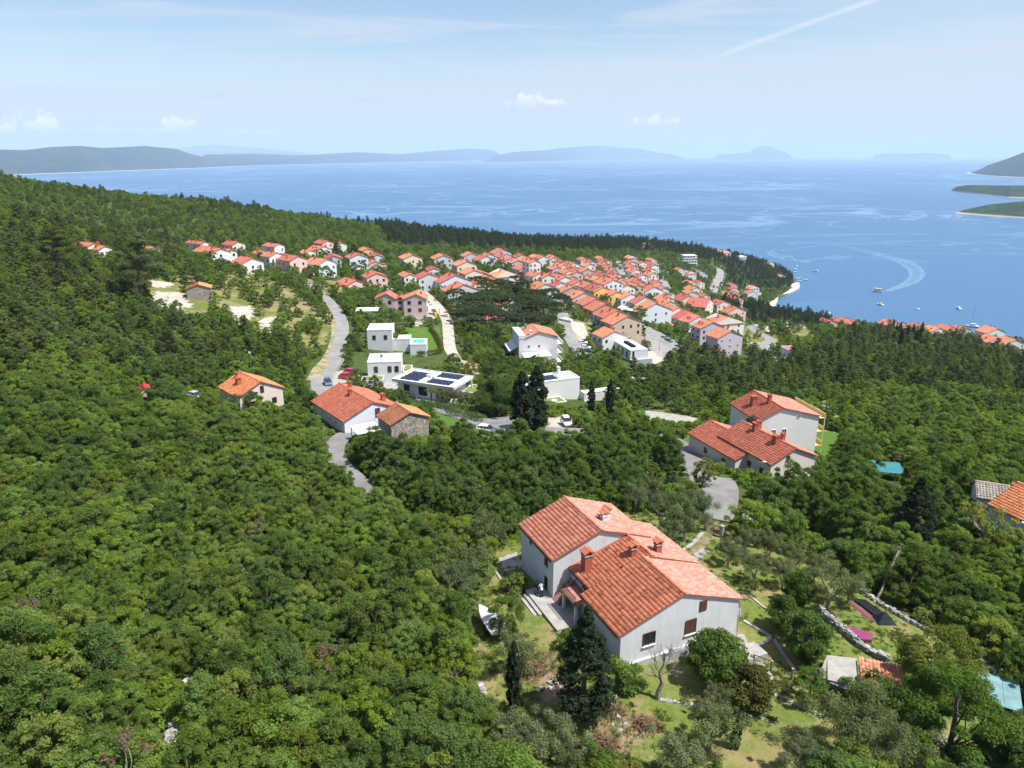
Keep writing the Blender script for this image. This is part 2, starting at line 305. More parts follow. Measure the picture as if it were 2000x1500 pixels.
def np_mesh(name, V, Fq, mats, fattr=None, smooth=False, fmat=None):
    """V n x 3, Fq m x k (all faces alike); fattr = dict name -> per-face float"""
    me = bpy.data.meshes.new(name); V = np.asarray(V, np.float32); Fq = np.asarray(Fq, np.int32); k = Fq.shape[1]
    me.vertices.add(len(V)); me.vertices.foreach_set('co', V.ravel()); me.loops.add(Fq.size); me.loops.foreach_set('vertex_index', Fq.ravel())
    me.polygons.add(len(Fq)); me.polygons.foreach_set('loop_start', np.arange(0, Fq.size, k, dtype=np.int32)); me.polygons.foreach_set('loop_total', np.full(len(Fq), k, np.int32))
    if fmat is not None: me.polygons.foreach_set('material_index', np.asarray(fmat, np.int32))
    if smooth: me.polygons.foreach_set('use_smooth', np.ones(len(Fq), bool))
    me.update(calc_edges=True)
    for q in (mats if isinstance(mats, (list, tuple)) else [mats]): me.materials.append(q)
    for nm, arr in (fattr or {}).items():
        a = me.attributes.new(nm, 'FLOAT', 'FACE'); a.data.foreach_set('value', np.asarray(arr, np.float32))
    return me
def copy_tree(o, parent=None):
    c = o.copy(); COL.objects.link(c); c.parent = parent
    for ch in list(o.children): copy_tree(ch, c)
    return c
# ---------------------------------------------------------------- the setting
def ground_material():
    m, N, L = _nt('forest_floor'); b = N['Principled BSDF']; b.inputs['Roughness'].default_value = 0.95; b.inputs['Specular IOR Level'].default_value = 0.1
    geo = N.new('ShaderNodeNewGeometry')
    def nz(s, d=6, r=0.65):
        n = N.new('ShaderNodeTexNoise'); n.inputs['Scale'].default_value = s; n.inputs['Detail'].default_value = d; n.inputs['Roughness'].default_value = r; L.new(geo.outputs['Position'], n.inputs['Vector']); return n.outputs[0]
    cr = N.new('ShaderNodeValToRGB'); L.new(nz(0.35), cr.inputs[0]); e = cr.color_ramp.elements
    e[0].position = 0.3; e[0].color = (0.028, 0.045, 0.012, 1); e[1].position = 0.78; e[1].color = (0.09, 0.09, 0.035, 1)
    q = e.new(0.5); q.color = (0.055, 0.085, 0.022, 1)
    mx = N.new('ShaderNodeMix'); mx.data_type = 'RGBA'; mr = N.new('ShaderNodeMapRange'); L.new(nz(0.12, 8, 0.75), mr.inputs[0]); mr.inputs[1].default_value = 0.72; mr.inputs[2].default_value = 0.78
    L.new(mr.outputs[0], mx.inputs['Factor']); L.new(cr.outputs[0], mx.inputs['A']); mx.inputs['B'].default_value = (0.36, 0.32, 0.27, 1)
    L.new(mx.outputs['Result'], b.inputs['Base Color']); return m
def terrain_mesh(name, gx, gy, Z, mat_):
    nx, ny = len(gx), len(gy); X, Y = np.meshgrid(gx, gy)
    V = np.stack([X.ravel(), Y.ravel(), Z.ravel()], 1); i = np.arange(nx-1); j = np.arange(ny-1); I, J = np.meshgrid(i, j); a = (J*nx+I).ravel()
    Fq = np.stack([a, a+1, a+nx+1, a+nx], 1)
    zc = Z.ravel()[Fq].max(1); Fq = Fq[zc > -28.5]
    return np_mesh(name, V, Fq, mat_, smooth=True)
link('ground', terrain_mesh('ground', gx, gy, GZ, ground_material()), kind='structure')

def sea_material():
    m, N, L = _nt('sea_water'); b = N['Principled BSDF']
    geo = N.new('ShaderNodeNewGeometry')
    def nz(sx, sy, d=6, r=0.6, dist=0.0, off=0.0):
        mp = N.new('ShaderNodeMapping'); mp.inputs['Scale'].default_value = (sx, sy, 1); mp.inputs['Location'].default_value = (off, off*2, off); L.new(geo.outputs['Position'], mp.inputs[0])
        n = N.new('ShaderNodeTexNoise'); n.inputs['Scale'].default_value = 1; n.inputs['Detail'].default_value = d; n.inputs['Roughness'].default_value = r; n.inputs['Distortion'].default_value = dist
        L.new(mp.outputs[0], n.inputs['Vector']); return n.outputs[0]
    def mrange(v, a, b_, c=0, d=1):
        q = N.new('ShaderNodeMapRange'); q.interpolation_type = 'SMOOTHSTEP'; L.new(v, q.inputs[0]); q.inputs[1].default_value = a; q.inputs[2].default_value = b_; q.inputs[3].default_value = c; q.inputs[4].default_value = d; return q.outputs[0]
    def M(op, a, b_):
        n = N.new('ShaderNodeMath'); n.operation = op
        for i, v in enumerate((a, b_)):
            if isinstance(v, (int, float)): n.inputs[i].default_value = v
            else: L.new(v, n.inputs[i])
        return n.outputs[0]
    # slicks: thin winding lines of a ridged noise, broken up by a second one
    r1 = M('ABSOLUTE', M('SUBTRACT', nz(0.00055, 0.00085, 4, 0.5, 1.6), 0.5), 0); l1 = mrange(r1, 0.03, 0.0, 0, 1)
    r2 = M('ABSOLUTE', M('SUBTRACT', nz(0.0011, 0.0016, 5, 0.55, 2.2, 40), 0.5), 0); l2 = mrange(r2, 0.022, 0.0, 0, 1)
    gate = mrange(nz(0.0009, 0.0006, 3, 0.5, 0, 90), 0.40, 0.60)
    patch = mrange(nz(0.0007, 0.0005, 6, 0.6, 1.0, 15), 0.52, 0.78, 0, 0.5)
    slick = M('MINIMUM', M('ADD', M('MULTIPLY', M('MAXIMUM', l1, l2), gate), patch), 1.0)
    mx = N.new('ShaderNodeMix'); mx.data_type = 'RGBA'; L.new(slick, mx.inputs['Factor']); mx.inputs['A'].default_value = (0.045, 0.125, 0.24, 1); mx.inputs['B'].default_value = (0.095, 0.20, 0.325, 1)  # slicks' paler tone: reflection of the low sky put into the base colour
    L.new(mx.outputs['Result'], b.inputs['Base Color']); L.new(mrange(slick, 0, 1, 0.42, 0.26), b.inputs['Roughness'])
    b.inputs['IOR'].default_value = 1.333; b.inputs['Specular IOR Level'].default_value = 0.4
    bp = N.new('ShaderNodeBump'); bp.inputs['Strength'].default_value = 0.35; bp.inputs['Distance'].default_value = 0.5
    L.new(nz(0.22, 0.4, 5, 0.6, 0.4), bp.inputs['Height']); L.new(bp.outputs[0], b.inputs['Normal']); return m
SEA = MB()
SEA.quad((-85000,-2000,0), (85000,-2000,0), (85000,70000,0), (-85000,70000,0)); SEA.build('sea', sea_material(), kind='structure')

def hill_mat(name, c0, c1):
    return mat(name, c0, 0.95, 0.0) if c1 is None else _hill(name, c0, c1)
def _hill(name, c0, c1, s=0.02):
    m, N, L = _nt(name); b = N['Principled BSDF']; b.inputs['Roughness'].default_value = 1; b.inputs['Specular IOR Level'].default_value = 0
    geo = N.new('ShaderNodeNewGeometry'); n = N.new('ShaderNodeTexNoise'); n.inputs['Scale'].default_value = s; n.inputs['Detail'].default_value = 10; n.inputs['Roughness'].default_value = 0.72; L.new(geo.outputs['Position'], n.inputs['Vector'])
    mr = N.new('ShaderNodeMapRange'); L.new(n.outputs[0], mr.inputs[0]); mr.inputs[1].default_value = 0.42; mr.inputs[2].default_value = 0.68
    mx = N.new('ShaderNodeMix'); mx.data_type = 'RGBA'; L.new(mr.outputs[0], mx.inputs['Factor']); mx.inputs['A'].default_value = c0+(1,); mx.inputs['B'].default_value = c1+(1,)
    # bare rock just above the water line
    sp_ = N.new('ShaderNodeSeparateXYZ'); L.new(geo.outputs['Position'], sp_.inputs[0]); r = N.new('ShaderNodeMapRange'); L.new(sp_.outputs[2], r.inputs[0]); r.inputs[1].default_value = 6; r.inputs[2].default_value = 3.5
    m2 = N.new('ShaderNodeMix'); m2.data_type = 'RGBA'; L.new(r.outputs[0], m2.inputs['Factor']); L.new(mx.outputs['Result'], m2.inputs['A']); m2.inputs['B'].default_value = (0.42, 0.36, 0.30, 1)
    L.new(m2.outputs['Result'], b.inputs['Base Color']); return m
ISL = _hill('island_scrub', (0.016, 0.030, 0.024), (0.050, 0.062, 0.048), 0.0035)
CAPE = _hill('cape_wood', (0.022, 0.042, 0.018), (0.05, 0.075, 0.03), 0.03)
def interp(tab, x): return float(np.interp(x, [t[0] for t in tab], [t[1] for t in tab]))
def island(tops, shores, thick, mat_, label, nx=160, ny=26, gully=0.25, maxd=32000, name='island'):
    px0, px1 = tops[0][0], tops[-1][0]; V = []; 
    for i in range(nx+1):
        px = px0+(px1-px0)*i/nx; sy = interp(shores, px); d = ray(px, sy); D = min(CH*d[1]/max(-d[2], 1e-6), maxd) if d[2] < 0 else maxd
        ty = interp(tops, px); dt = ray(px, ty)
        edge = min(1, (i+0.02)/nx*7, (nx-i+0.02)/nx*7)
        th = thick*(0.25+0.75*edge)
        Dr = D+th; zr = max(CH+dt[2]/dt[1]*Dr, 0.5)*min(1, (i+.0)/nx*14, (nx-i+.0)/nx*14)**.8 if D > 5500 else max(CH+dt[2]/dt[1]*Dr, 0.5); x0 = d[0]/d[1]
        for j in range(ny+1):
            t = j/ny*2-1   # -1 front shore, 0 ridge, 1 back shore
            Y = Dr+th*t; k = 1-abs(t); f = (k**0.75) if t < 0 else k**0.9
            nz_ = noise.fractal(Vector((px*0.02*gully*4+3, t*2.2, thick*0.001)), 0.9, 2.0, 6)
            z = zr*f*(1+gully*nz_*(0.3+abs(t))*(k > 0)*(1-(k**6)))
            V.append((x0*Y, Y, max(z, 0) if 0 < k else -6))
            if j == 0: V[-1] = (V[-1][0], V[-1][1]-0, -4)
    V = np.array(V); a = np.array([i*(ny+1)+j for i in range(nx) for j in range(ny)]); Fq = np.stack([a, a+ny+1, a+ny+2, a+1], 1)
    me = np_mesh(name, V, Fq, mat_, smooth=True); return link(name, me, kind='structure')
island([(-260,296),(-100,300),(0,292),(60,293),(110,287),(165,285),(210,289),(290,285),(350,291),(378,301),(400,306),(430,312),(450,322)],
       [(-260,346),(0,343),(210,335),(450,326)], 1500, ISL, 'x')
island([(360,312),(395,302),(500,300),(590,303),(700,297),(780,301),(860,294),(920,290),(960,293),(985,299),(1010,308)],
       [(360,328),(600,321),(800,316.5),(1010,313)], 3500, ISL, 'x')
island([(938,315),(965,304),(1000,297),(1070,293),(1100,288.5),(1170,284),(1215,289),(1245,290),(1290,299),(1340,302)],
       [(938,316.5),(1060,316),(1210,311),(1340,307)], 2500, ISL, 'x')
island([(1390,303),(1440,299.5),(1462,297),(1480,287),(1495,283.5),(1512,290),(1540,300),(1552,304)], [(1390,306),(1552,306)], 3000, ISL, 'x', nx=80)
island([(1700,302.5),(1740,299.5),(1780,300),(1810,298.8),(1862,302)], [(1700,306),(1862,306)], 1500, ISL, 'x', nx=60)
island([(280,300),(350,288),(420,283),(480,287),(560,294),(620,301)], [(280,304),(620,304)], 9000, ISL, 'x', nx=60, maxd=34000)
HEAD = _hill('headland_scrub', (0.014, 0.024, 0.018), (0.034, 0.042, 0.032), 0.012)
island([(1888,336),(1905,330),(1930,321),(1960,310),(1990,297),(2060,285),(2200,262),(2400,250)], [(1888,339),(1950,345),(2020,348),(2400,356)], 1400, HEAD, 'x', nx=120, name='headland')
island([(1855,372),(1868,364),(1890,361),(1950,362),(2000,362),(2200,352),(2400,345)], [(1855,373.5),(1900,378),(1970,386),(2100,392),(2400,400)], 150, CAPE, 'x', nx=200, gully=0.3, name='headland')
island([(1866,416),(1884,409),(1930,399),(1970,395),(2000,392),(2120,386),(2400,380)], [(1866,417.5),(1910,421),(2000,427),(2200,437),(2400,445)], 110, CAPE, 'x', nx=200, gully=0.3, name='headland')

def haze_box():
    m, N, L = _nt('haze_air'); N.remove(N['Principled BSDF']); v = N.new('ShaderNodeVolumePrincipled'); v.inputs['Color'].default_value = (0.62, 0.79, 1.0, 1); v.inputs['Density'].default_value = HAZE_DENSITY; v.inputs['Anisotropy'].default_value = 0.0
    L.new(v.outputs[0], N['Material Output'].inputs['Volume'])
    b = MB(); b.box(-90000, 90000, -2500, 71000, -32, 640); b.build('haze', m, kind='stuff')
HAZE_DENSITY = 5e-5
haze_box()

# ---------------------------------------------------------------- polygons of the plan, taken from the picture and laid on the ground
def gpoly(pts): return [tuple(gp(a, b).xy) for a, b in pts]
def inpoly(X, Y, poly):
    X = np.asarray(X, float); Y = np.asarray(Y, float); r = np.zeros(X.shape, bool); n = len(poly)
    for i in range(n):
        x0, y0 = poly[i]; x1, y1 = poly[(i+1) % n]
        c = ((y0 > Y) != (y1 > Y)); t = (Y-y0)/((y1-y0) if y1 != y0 else 1e-9)
        r ^= c & (X < x0+t*(x1-x0))
    return r
def vnoise(X, Y, s, seed=0):
    return np.array([noise.noise(Vector((x/s+seed, y/s, seed*1.7))) for x, y in zip(np.ravel(X), np.ravel(Y))]).reshape(np.shape(X))
def sheet(name, poly, step, dz, mat_, jag=0.0, kind='structure', zf=None):
    P = np.array(poly); x0, y0 = P.min(0)-step; x1, y1 = P.max(0)+step
    xs = np.arange(x0, x1+step, step); ys = np.arange(y0, y1+step, step); X, Y = np.meshgrid(xs, ys); nx = len(xs)
    I, J = np.meshgrid(np.arange(nx-1), np.arange(len(ys)-1)); a = (J*nx+I).ravel(); cx = X.ravel()[a]+step/2; cy = Y.ravel()[a]+step/2
    if jag: cx = cx+vnoise(cx, cy, 1.7, 3)*jag; cy = cy+vnoise(cx, cy, 1.7, 8)*jag
    keep = inpoly(cx, cy, poly); Fq = np.stack([a, a+1, a+nx+1, a+nx], 1)[keep]
    Z = hz(X, Y)+dz; V = np.stack([X.ravel(), Y.ravel(), Z.ravel()], 1)
    used = np.unique(Fq); mp = -np.ones(len(V), int); mp[used] = np.arange(len(used))
    return link(name, np_mesh(name, V[used], mp[Fq], mat_, smooth=True), kind=kind)
def catmull(P, sub=8):
    P = [Vector(p) for p in P]; out = []
    for i in range(len(P)-1):
        a = P[max(i-1, 0)]; b = P[i]; c = P[i+1]; d = P[min(i+2, len(P)-1)]
        for k in range(sub):
            t = k/sub; out.append(0.5*((2*b)+(c-a)*t+(2*a-5*b+4*c-d)*t*t+(3*b-a-3*c+d)*t**3))
    out.append(P[-1]); return out
ROADS_W = []
def strip(name, pts, width, dz, mat_, kind='structure', step_h=None, reg=True):
    """ribbon along ground pixels; width in metres (number or list)"""
    P = [gp(a, b).xy for a, b in pts]; C = catmull([(p.x, p.y) for p in P]); n = len(C)
    Wd = np.interp(np.linspace(0, 1, n), np.linspace(0, 1, len(pts)), width if hasattr(width, '__len__') else [width]*len(pts))
    b = MB(); rows = []
    for i, c in enumerate(C):
        t = (C[min(i+1, n-1)]-C[max(i-1, 0)]).normalized(); nrm = Vector((-t.y, t.x)); row = []
        zc = max(H(c.x+nrm.x*Wd[i]*k, c.y+nrm.y*Wd[i]*k) for k in (-0.5, 0, 0.5))
        for k in (-0.5, -0.25, 0, 0.25, 0.5):
            q = c+nrm*Wd[i]*k; row.append(len(b.v)); b.v.append((q.x, q.y, 0.5*(zc+H(q.x, q.y))+dz))
        rows.append(row)
        if reg: ROADS_W.append((c.x, c.y, Wd[i]/2+0.4))
    for r0, r1 in zip(rows, rows[1:]):
        for k in range(4): b.f.append((r0[k], r0[k+1], r1[k+1], r1[k])); b.m.append(0)
    return b.build(name, mat_, kind=kind, smooth=True)
GRASSFWD = None
ASPH = mat('pale_asphalt', (0.23, 0.225, 0.22), 0.9, 0.22, 0.22, 0.3, 6, dirt=.35)
ASPH2 = mat('grey_asphalt', (0.19, 0.185, 0.18), 0.9, 0.25, 0.3, 0.3, 6, dirt=.4)
CONC = mat('concrete_paving', (0.32, 0.305, 0.28), 0.9, 0.22, 0.9, 0.3, 5, dirt=0.3)
GRAV = mat('white_gravel', (0.38, 0.345, 0.29), 0.95, 0.22, 0.35, 0.6, 3)
EARTH = mat('bare_earth', (0.34, 0.24, 0.15), 0.95, 0.3, 0.3, 0.6, 3)
def grass_mat(name, g0, g1, dry, s=0.25, cut=0.5):
    m, N, L = _nt(name); b = N['Principled BSDF']; b.inputs['Roughness'].default_value = 0.95; b.inputs['Specular IOR Level'].default_value = 0.1
    geo = N.new('ShaderNodeNewGeometry')
    def nz(sc, d=6, r=0.7):
        n = N.new('ShaderNodeTexNoise'); n.inputs['Scale'].default_value = sc; n.inputs['Detail'].default_value = d; n.inputs['Roughness'].default_value = r; L.new(geo.outputs['Position'], n.inputs['Vector']); return n.outputs[0]
    mx = N.new('ShaderNodeMix'); mx.data_type = 'RGBA'; r = N.new('ShaderNodeMapRange'); L.new(nz(1.6, 8, 0.8), r.inputs[0]); r.inputs[1].default_value = 0.35; r.inputs[2].default_value = 0.65; L.new(r.outputs[0], mx.inputs['Factor']); mx.inputs['A'].default_value = g0+(1,); mx.inputs['B'].default_value = g1+(1,)
    m2 = N.new('ShaderNodeMix'); m2.data_type = 'RGBA'; r = N.new('ShaderNodeMapRange'); L.new(nz(s, 7, 0.7), r.inputs[0]); r.inputs[1].default_value = cut-0.04; r.inputs[2].default_value = cut+0.09; L.new(r.outputs[0], m2.inputs['Factor']); L.new(mx.outputs['Result'], m2.inputs['A']); m2.inputs['B'].default_value = dry+(1,)
    L.new(m2.outputs['Result'], b.inputs['Base Color']); bp = N.new('ShaderNodeBump'); bp.inputs['Strength'].default_value = 0.8; bp.inputs['Distance'].default_value = 0.15; L.new(nz(3.5), bp.inputs['Height']); L.new(bp.outputs[0], b.inputs['Normal']); return m
LAWN = grass_mat('garden_grass', (0.085, 0.130, 0.026), (0.150, 0.190, 0.042), (0.24, 0.20, 0.09), 0.22, 0.52)
MEADOW = grass_mat('meadow_grass', (0.085, 0.115, 0.025), (0.15, 0.165, 0.045), (0.24, 0.20, 0.10), 0.12, 0.5)
TURF = grass_mat('mown_turf', (0.06, 0.12, 0.018), (0.085, 0.16, 0.028), (0.13, 0.15, 0.04), 0.1, 0.62)

GARDEN_PX = [(935,1180),(955,1100),(965,1075),(1010,1040),(1100,1000),(1290,1000),(1345,1015),(1375,1000),(1425,1018),(1430,1050),(1500,1070),(1600,1105),(1660,1140),(1745,1180),(1830,1235),(1905,1290),(1955,1330),
  (1975,1390),(1940,1440),(1960,1520),(1560,1520),(1100,1520),(1050,1460),(945,1410),(915,1340),(940,1260)]
GARDEN = gpoly([(a, min(b, 1499+20)) for a, b in GARDEN_PX])
sheet('lawn', GARDEN, 0.6, 0.05, LAWN, jag=1.2)
MEADOWS_PX = [
 [(290,548),(340,540),(420,530),(480,528),(560,560),(610,590),(640,610),(648,640),(630,680),(612,700),(600,690),(560,650),(500,648),(450,620),(400,612),(300,612),(285,585)],
 [(575,765),(600,755),(640,770),(600,790),(570,800)],
 [(800,795),(850,800),(1000,860),(960,870),(820,830)],
 [(1560,790),(1620,780),(1700,800),(1640,840),(1590,880),(1570,850)],
 [(1130,585),(1150,600),(1160,650),(1120,660),(1105,620)],
 [(1440,640),(1500,632),(1580,640),(1590,665),(1500,690),(1450,680)],
 [(1040,805),(1100,800),(1150,812),(1300,800),(1360,830),(1340,850),(1150,850),(1060,850)],
 [(890,700),(940,715),(950,760),(925,760),(900,730)],
 [(560,540),(620,548),(700,548),(690,580),(640,575),(600,560)],
]
MEADOWS = [gpoly(p) for p in MEADOWS_PX]
for q in MEADOWS: sheet('meadow', q, 1.2, 0.09, MEADOW, jag=1.5)
TURF_PX = [[(790,640),(860,640),(862,690),(800,700)], [(850,795),(905,805),(1000,850),(960,868),(880,842),(842,815)], [(1330,850),(1370,842),(1395,868),(1340,880)], [(1585,840),(1660,850),(1620,900),(1590,880)], [(560,775),(590,762),(600,785),(575,795)]]
for q in TURF_PX: sheet('turf', gpoly(q), 0.8, 0.14, TURF)
ROCK_PX = [[(300,570),(355,572),(375,600),(330,612),(296,600)], [(448,600),(490,598),(498,615),(470,640),(452,625)], [(505,625),(552,615),(545,640),(520,652)], [(290,548),(340,552),(330,562),(296,562)]]
for q in ROCK_PX: sheet('bare_rock', gpoly(q), 0.8, 0.2, GRAV, jag=2.0)
YARDS_PX = [([(625,748),(650,728),(690,722),(700,745),(672,768),(640,770)], CONC), ([(1366,936),(1402,932),(1422,962),(1410,985),(1384,974)], ASPH2),
 ([(955,818),(1010,812),(1010,850),(975,850)], ASPH2), ([(1060,820),(1115,812),(1100,845),(1070,850)], GRAV), ([(1110,640),(1130,655),(1165,705),(1140,712),(1112,670)], ASPH),
 ([(1100,625),(1140,632),(1150,662),(1122,665)], GRAV), ([(1262,640),(1290,650),(1340,680),(1335,690),(1290,700),(1255,670)], ASPH), ([(1240,690),(1290,684),(1300,705),(1270,715)], GRAV),
 ([(1470,634),(1560,630),(1578,640),(1500,650)], GRAV), ([(1455,668),(1500,672),(1510,700),(1470,692)], CONC), ([(800,592),(838,596),(850,622),(812,640),(800,610)], GRAV),
 ([(800,772),(840,772),(850,790),(810,792)], CONC), ([(885,700),(935,712),(945,735),(905,725)], EARTH), ([(1240,800),(1370,818),(1360,838),(1260,826)], CONC),
 ([(480,528),(505,528),(506,537),(480,536)], GRAV), ([(700,735),(760,735),(790,770),(735,780),(700,760)], CONC)]
YARDS = []
for q, m_ in YARDS_PX: g_ = gpoly(q); YARDS.append(g_); sheet('yard', g_, 0.7, 0.19, m_)
strip('road', [(548,538),(575,545),(610,562),(642,590),(664,622),(666,660),(655,700),(637,728),(628,750),(636,775),(660,800)], [4,4.2,4.2,4.2,4.2,4.4,4.6,5.0,5.2,5,4.6], 0.22, ASPH)
strip('road', [(690,842),(662,862),(652,885),(668,912),(700,940),(725,965)], [4.2,3.8,3.6,3.2,2.8,2.4], 0.22, ASPH2)
strip('road', [(800,556),(826,572),(852,596),(872,626),(876,655),(880,685),(898,712)], [4.5,4.5,4.5,4.5,4,4,3], 0.22, GRAV)
strip('road', [(1098,612),(1104,640),(1120,672),(1142,705)], 5.5, 0.22, ASPH)
strip('road', [(1208,511),(1214,530),(1226,550)], 8, 0.3, ASPH)
strip('road', [(1298,530),(1294,550),(1300,566)], 8, 0.3, ASPH)
strip('road', [(1394,521),(1406,530),(1404,548),(1394,568),(1386,584)], 10, 0.4, ASPH)
strip('road', [(1452,632),(1480,650),(1505,664),(1490,676),(1470,680)], 6, 0.25, ASPH)
strip('road', [(1396,934),(1405,955),(1408,985),(1400,1018)], [6,5.5,4.5,3.6], 0.22, ASPH2)
strip('dirt_track', [(1325,682),(1352,698),(1378,716)], 3, 0.22, EARTH)
strip('road', [(655,790),(720,800),(800,790),(860,800),(930,822),(990,838),(1100,846),(1200,850),(1300,860),(1350,900),(1370,950)], 5, 0.22, ASPH2)
strip('road', [(1258,640),(1290,662),(1345,690)], 6, 0.24, ASPH)
# kerbs and bare verges of the main road
def road_kerb(pts, widths, side):
    P = [gp(a, b).xy for a, b in pts]; C = catmull([(p.x, p.y) for p in P], 8); n = len(C); Wd = np.interp(np.linspace(0, 1, n), np.linspace(0, 1, len(pts)), widths); b = MB(); Q = []
    for i, c in enumerate(C):
        t = (C[min(i+1, n-1)]-C[max(i-1, 0)]).normalized(); q = c+Vector((-t.y, t.x))*side*(Wd[i]/2+.12); Q.append((q.x, q.y, H(q.x, q.y)+.22))
    for a, c in zip(Q, Q[1:]): b.bar(a, c, .22, .30)
    b.build('kerb', CONC, kind='structure')
MAINR = [(548,538),(575,545),(610,562),(642,590),(664,622),(666,660),(655,700),(637,728),(628,750),(636,775)]; MW = [4,4.2,4.2,4.2,4.2,4.4,4.6,5.0,5.2,5]
road_kerb(MAINR, MW, 1)
strip('verge', [(644,598),(650,624),(652,660),(640,698),(622,724),(610,745)], [1,1.6,1.8,2.4,3.4,3], 0.13, grass_mat('dry_verge', (.16,.15,.06), (.24,.21,.10), (.34,.29,.20), .4, .48))
# ---------------------------------------------------------------- quay
def wpoly(pts, z): return [Vector(wz(a, b, z)) for a, b in pts]
def prism(name, P, z0, z1, mats, kind=None, parent=None):
    b = MB(); n = len(P); b.quad(*[(p[0], p[1], z1) for p in P])
    for i in range(n): b.quad((P[i][0], P[i][1], z0), (P[(i+1) % n][0], P[(i+1) % n][1], z0), (P[(i+1) % n][0], P[(i+1) % n][1], z1), (P[i][0], P[i][1], z1))
    return b.build(name, mats, parent, kind=kind)
def ccw(P):
    a = sum(P[i][0]*P[(i+1) % len(P)][1]-P[(i+1) % len(P)][0]*P[i][1] for i in range(len(P))); return P if a > 0 else P[::-1]
QUAY = mat('quay_stone', (0.50, 0.46, 0.42), 0.9, 0.35, 0.12, 0.3, 1)
prism('quay', ccw(wpoly([(1483,612),(1496,603),(1508,604),(1516,592),(1521,578),(1534,573),(1548,569),(1562,561),(1561,551),(1548,553),(1538,551),(1549,540),(1543,538),(1528,552),(1508,566),(1494,586),(1478,600)], 1.9)), -3, 1.9, QUAY, 'structure')
# ledges of pale rock along the shore
# ---------------------------------------------------------------- vegetation
BARK = mat('bark', (0.13, 0.105, 0.08), 0.95, 0.3, 3)
BARK_PALE = mat('bark_pale', (0.30, 0.27, 0.24), 0.95, 0.25, 3)
LEAF_OAK = leaf_mat('leaf_broad', (0.088, 0.165, 0.020), (0.185, 0.285, 0.042), (0.200, 0.250, 0.055), 0.55, (0.8, 1.3))
LEAF_DEEP = leaf_mat('leaf_deep', (0.054, 0.115, 0.020), (0.112, 0.195, 0.036), (0.115, 0.18, 0.04), 0.5, (0.8, 1.2))
LEAF_PINE = leaf_mat('needle_pine', (0.058, 0.100, 0.022), (0.125, 0.172, 0.042), (0.125, 0.165, 0.05), 0.32, (0.75, 1.2))
LEAF_RIDGE = leaf_mat('needle_dark', (0.024, 0.050, 0.018), (0.058, 0.092, 0.032), (0.06, 0.088, 0.034), 0.25, (0.75, 1.2))
LEAF_OLIVE = leaf_mat('leaf_olive', (0.085, 0.122, 0.040), (0.160, 0.205, 0.085), (0.165, 0.20, 0.085), 0.3, (0.85, 1.1))
LEAF_CYP = leaf_mat('needle_cypress', (0.010, 0.022, 0.010), (0.026, 0.044, 0.018), (0.03, 0.05, 0.02), 0.12, (0.9, 1.1))
LEAF_LIME = leaf_mat('leaf_lime', (0.10, 0.15, 0.02), (0.19, 0.22, 0.04), (0.20, 0.21, 0.05), 0.42, (0.9, 1.1))
LEAF_BROWN = leaf_mat('leaf_brown', (0.10, 0.085, 0.05), (0.17, 0.14, 0.085), (0.16, 0.12, 0.07), 0.3, (0.9, 1.1))

def leaves(centers, radii, n, size, flat=1.0, asp=0.55, seed=0, droop=0.0, core=0.45, up=0.35):
    """leaf faces in clumps: centers k x 3, radii k x 3, n faces per clump -> verts, quads, clump value"""
    g = np.random.default_rng(seed); k = len(centers); C = np.repeat(centers, n, 0); Rr = np.repeat(radii, n, 0)
    d = g.normal(size=(k*n, 3)); d /= np.linalg.norm(d, axis=1)[:, None]; d[:, 2] = np.where(d[:, 2] < -0.35, -d[:, 2]*0.6, d[:, 2])
    rr = core+(1-core)*g.random(k*n)**0.6
    P = C+d*Rr*rr[:, None]
    nrm = d*0.9+g.normal(size=(k*n, 3))*0.55; nrm[:, 2] += up; nrm /= np.linalg.norm(nrm, axis=1)[:, None]
    a = np.cross(nrm, g.normal(size=(k*n, 3))); a /= np.linalg.norm(a, axis=1)[:, None]; b = np.cross(nrm, a)
    s = size*(0.65+0.7*g.random(k*n)); a = a*s[:, None]; b = b*(s*asp)[:, None]
    V = np.stack([P-a, P-b+nrm*s[:, None]*0.12, P+a-nrm*s[:, None]*0.1, P+b+nrm*s[:, None]*0.12], 1).reshape(-1, 3)
    Fq = np.arange(k*n*4).reshape(-1, 4); cv = np.clip(np.repeat(g.random(k), n)*0.75+g.random(k*n)*0.35-0.05, 0, 1)
    return V, Fq, cv
def limb(b, p0, p1, r0, r1, bend=0.15, n=4, seg=6, seed=0):
    rd = random.Random(seed); p0 = Vector(p0); p1 = Vector(p1); L_ = (p1-p0).length; pts = []
    off = Vector((rd.uniform(-1, 1), rd.uniform(-1, 1), rd.uniform(-.3, .5)))*bend*L_
    for i in range(n+1):
        t = i/n; pts.append(p0.lerp(p1, t)+off*math.sin(math.pi*t))
    b.tube(pts, [r0+(r1-r0)*i/n for i in range(n+1)], seg); return pts
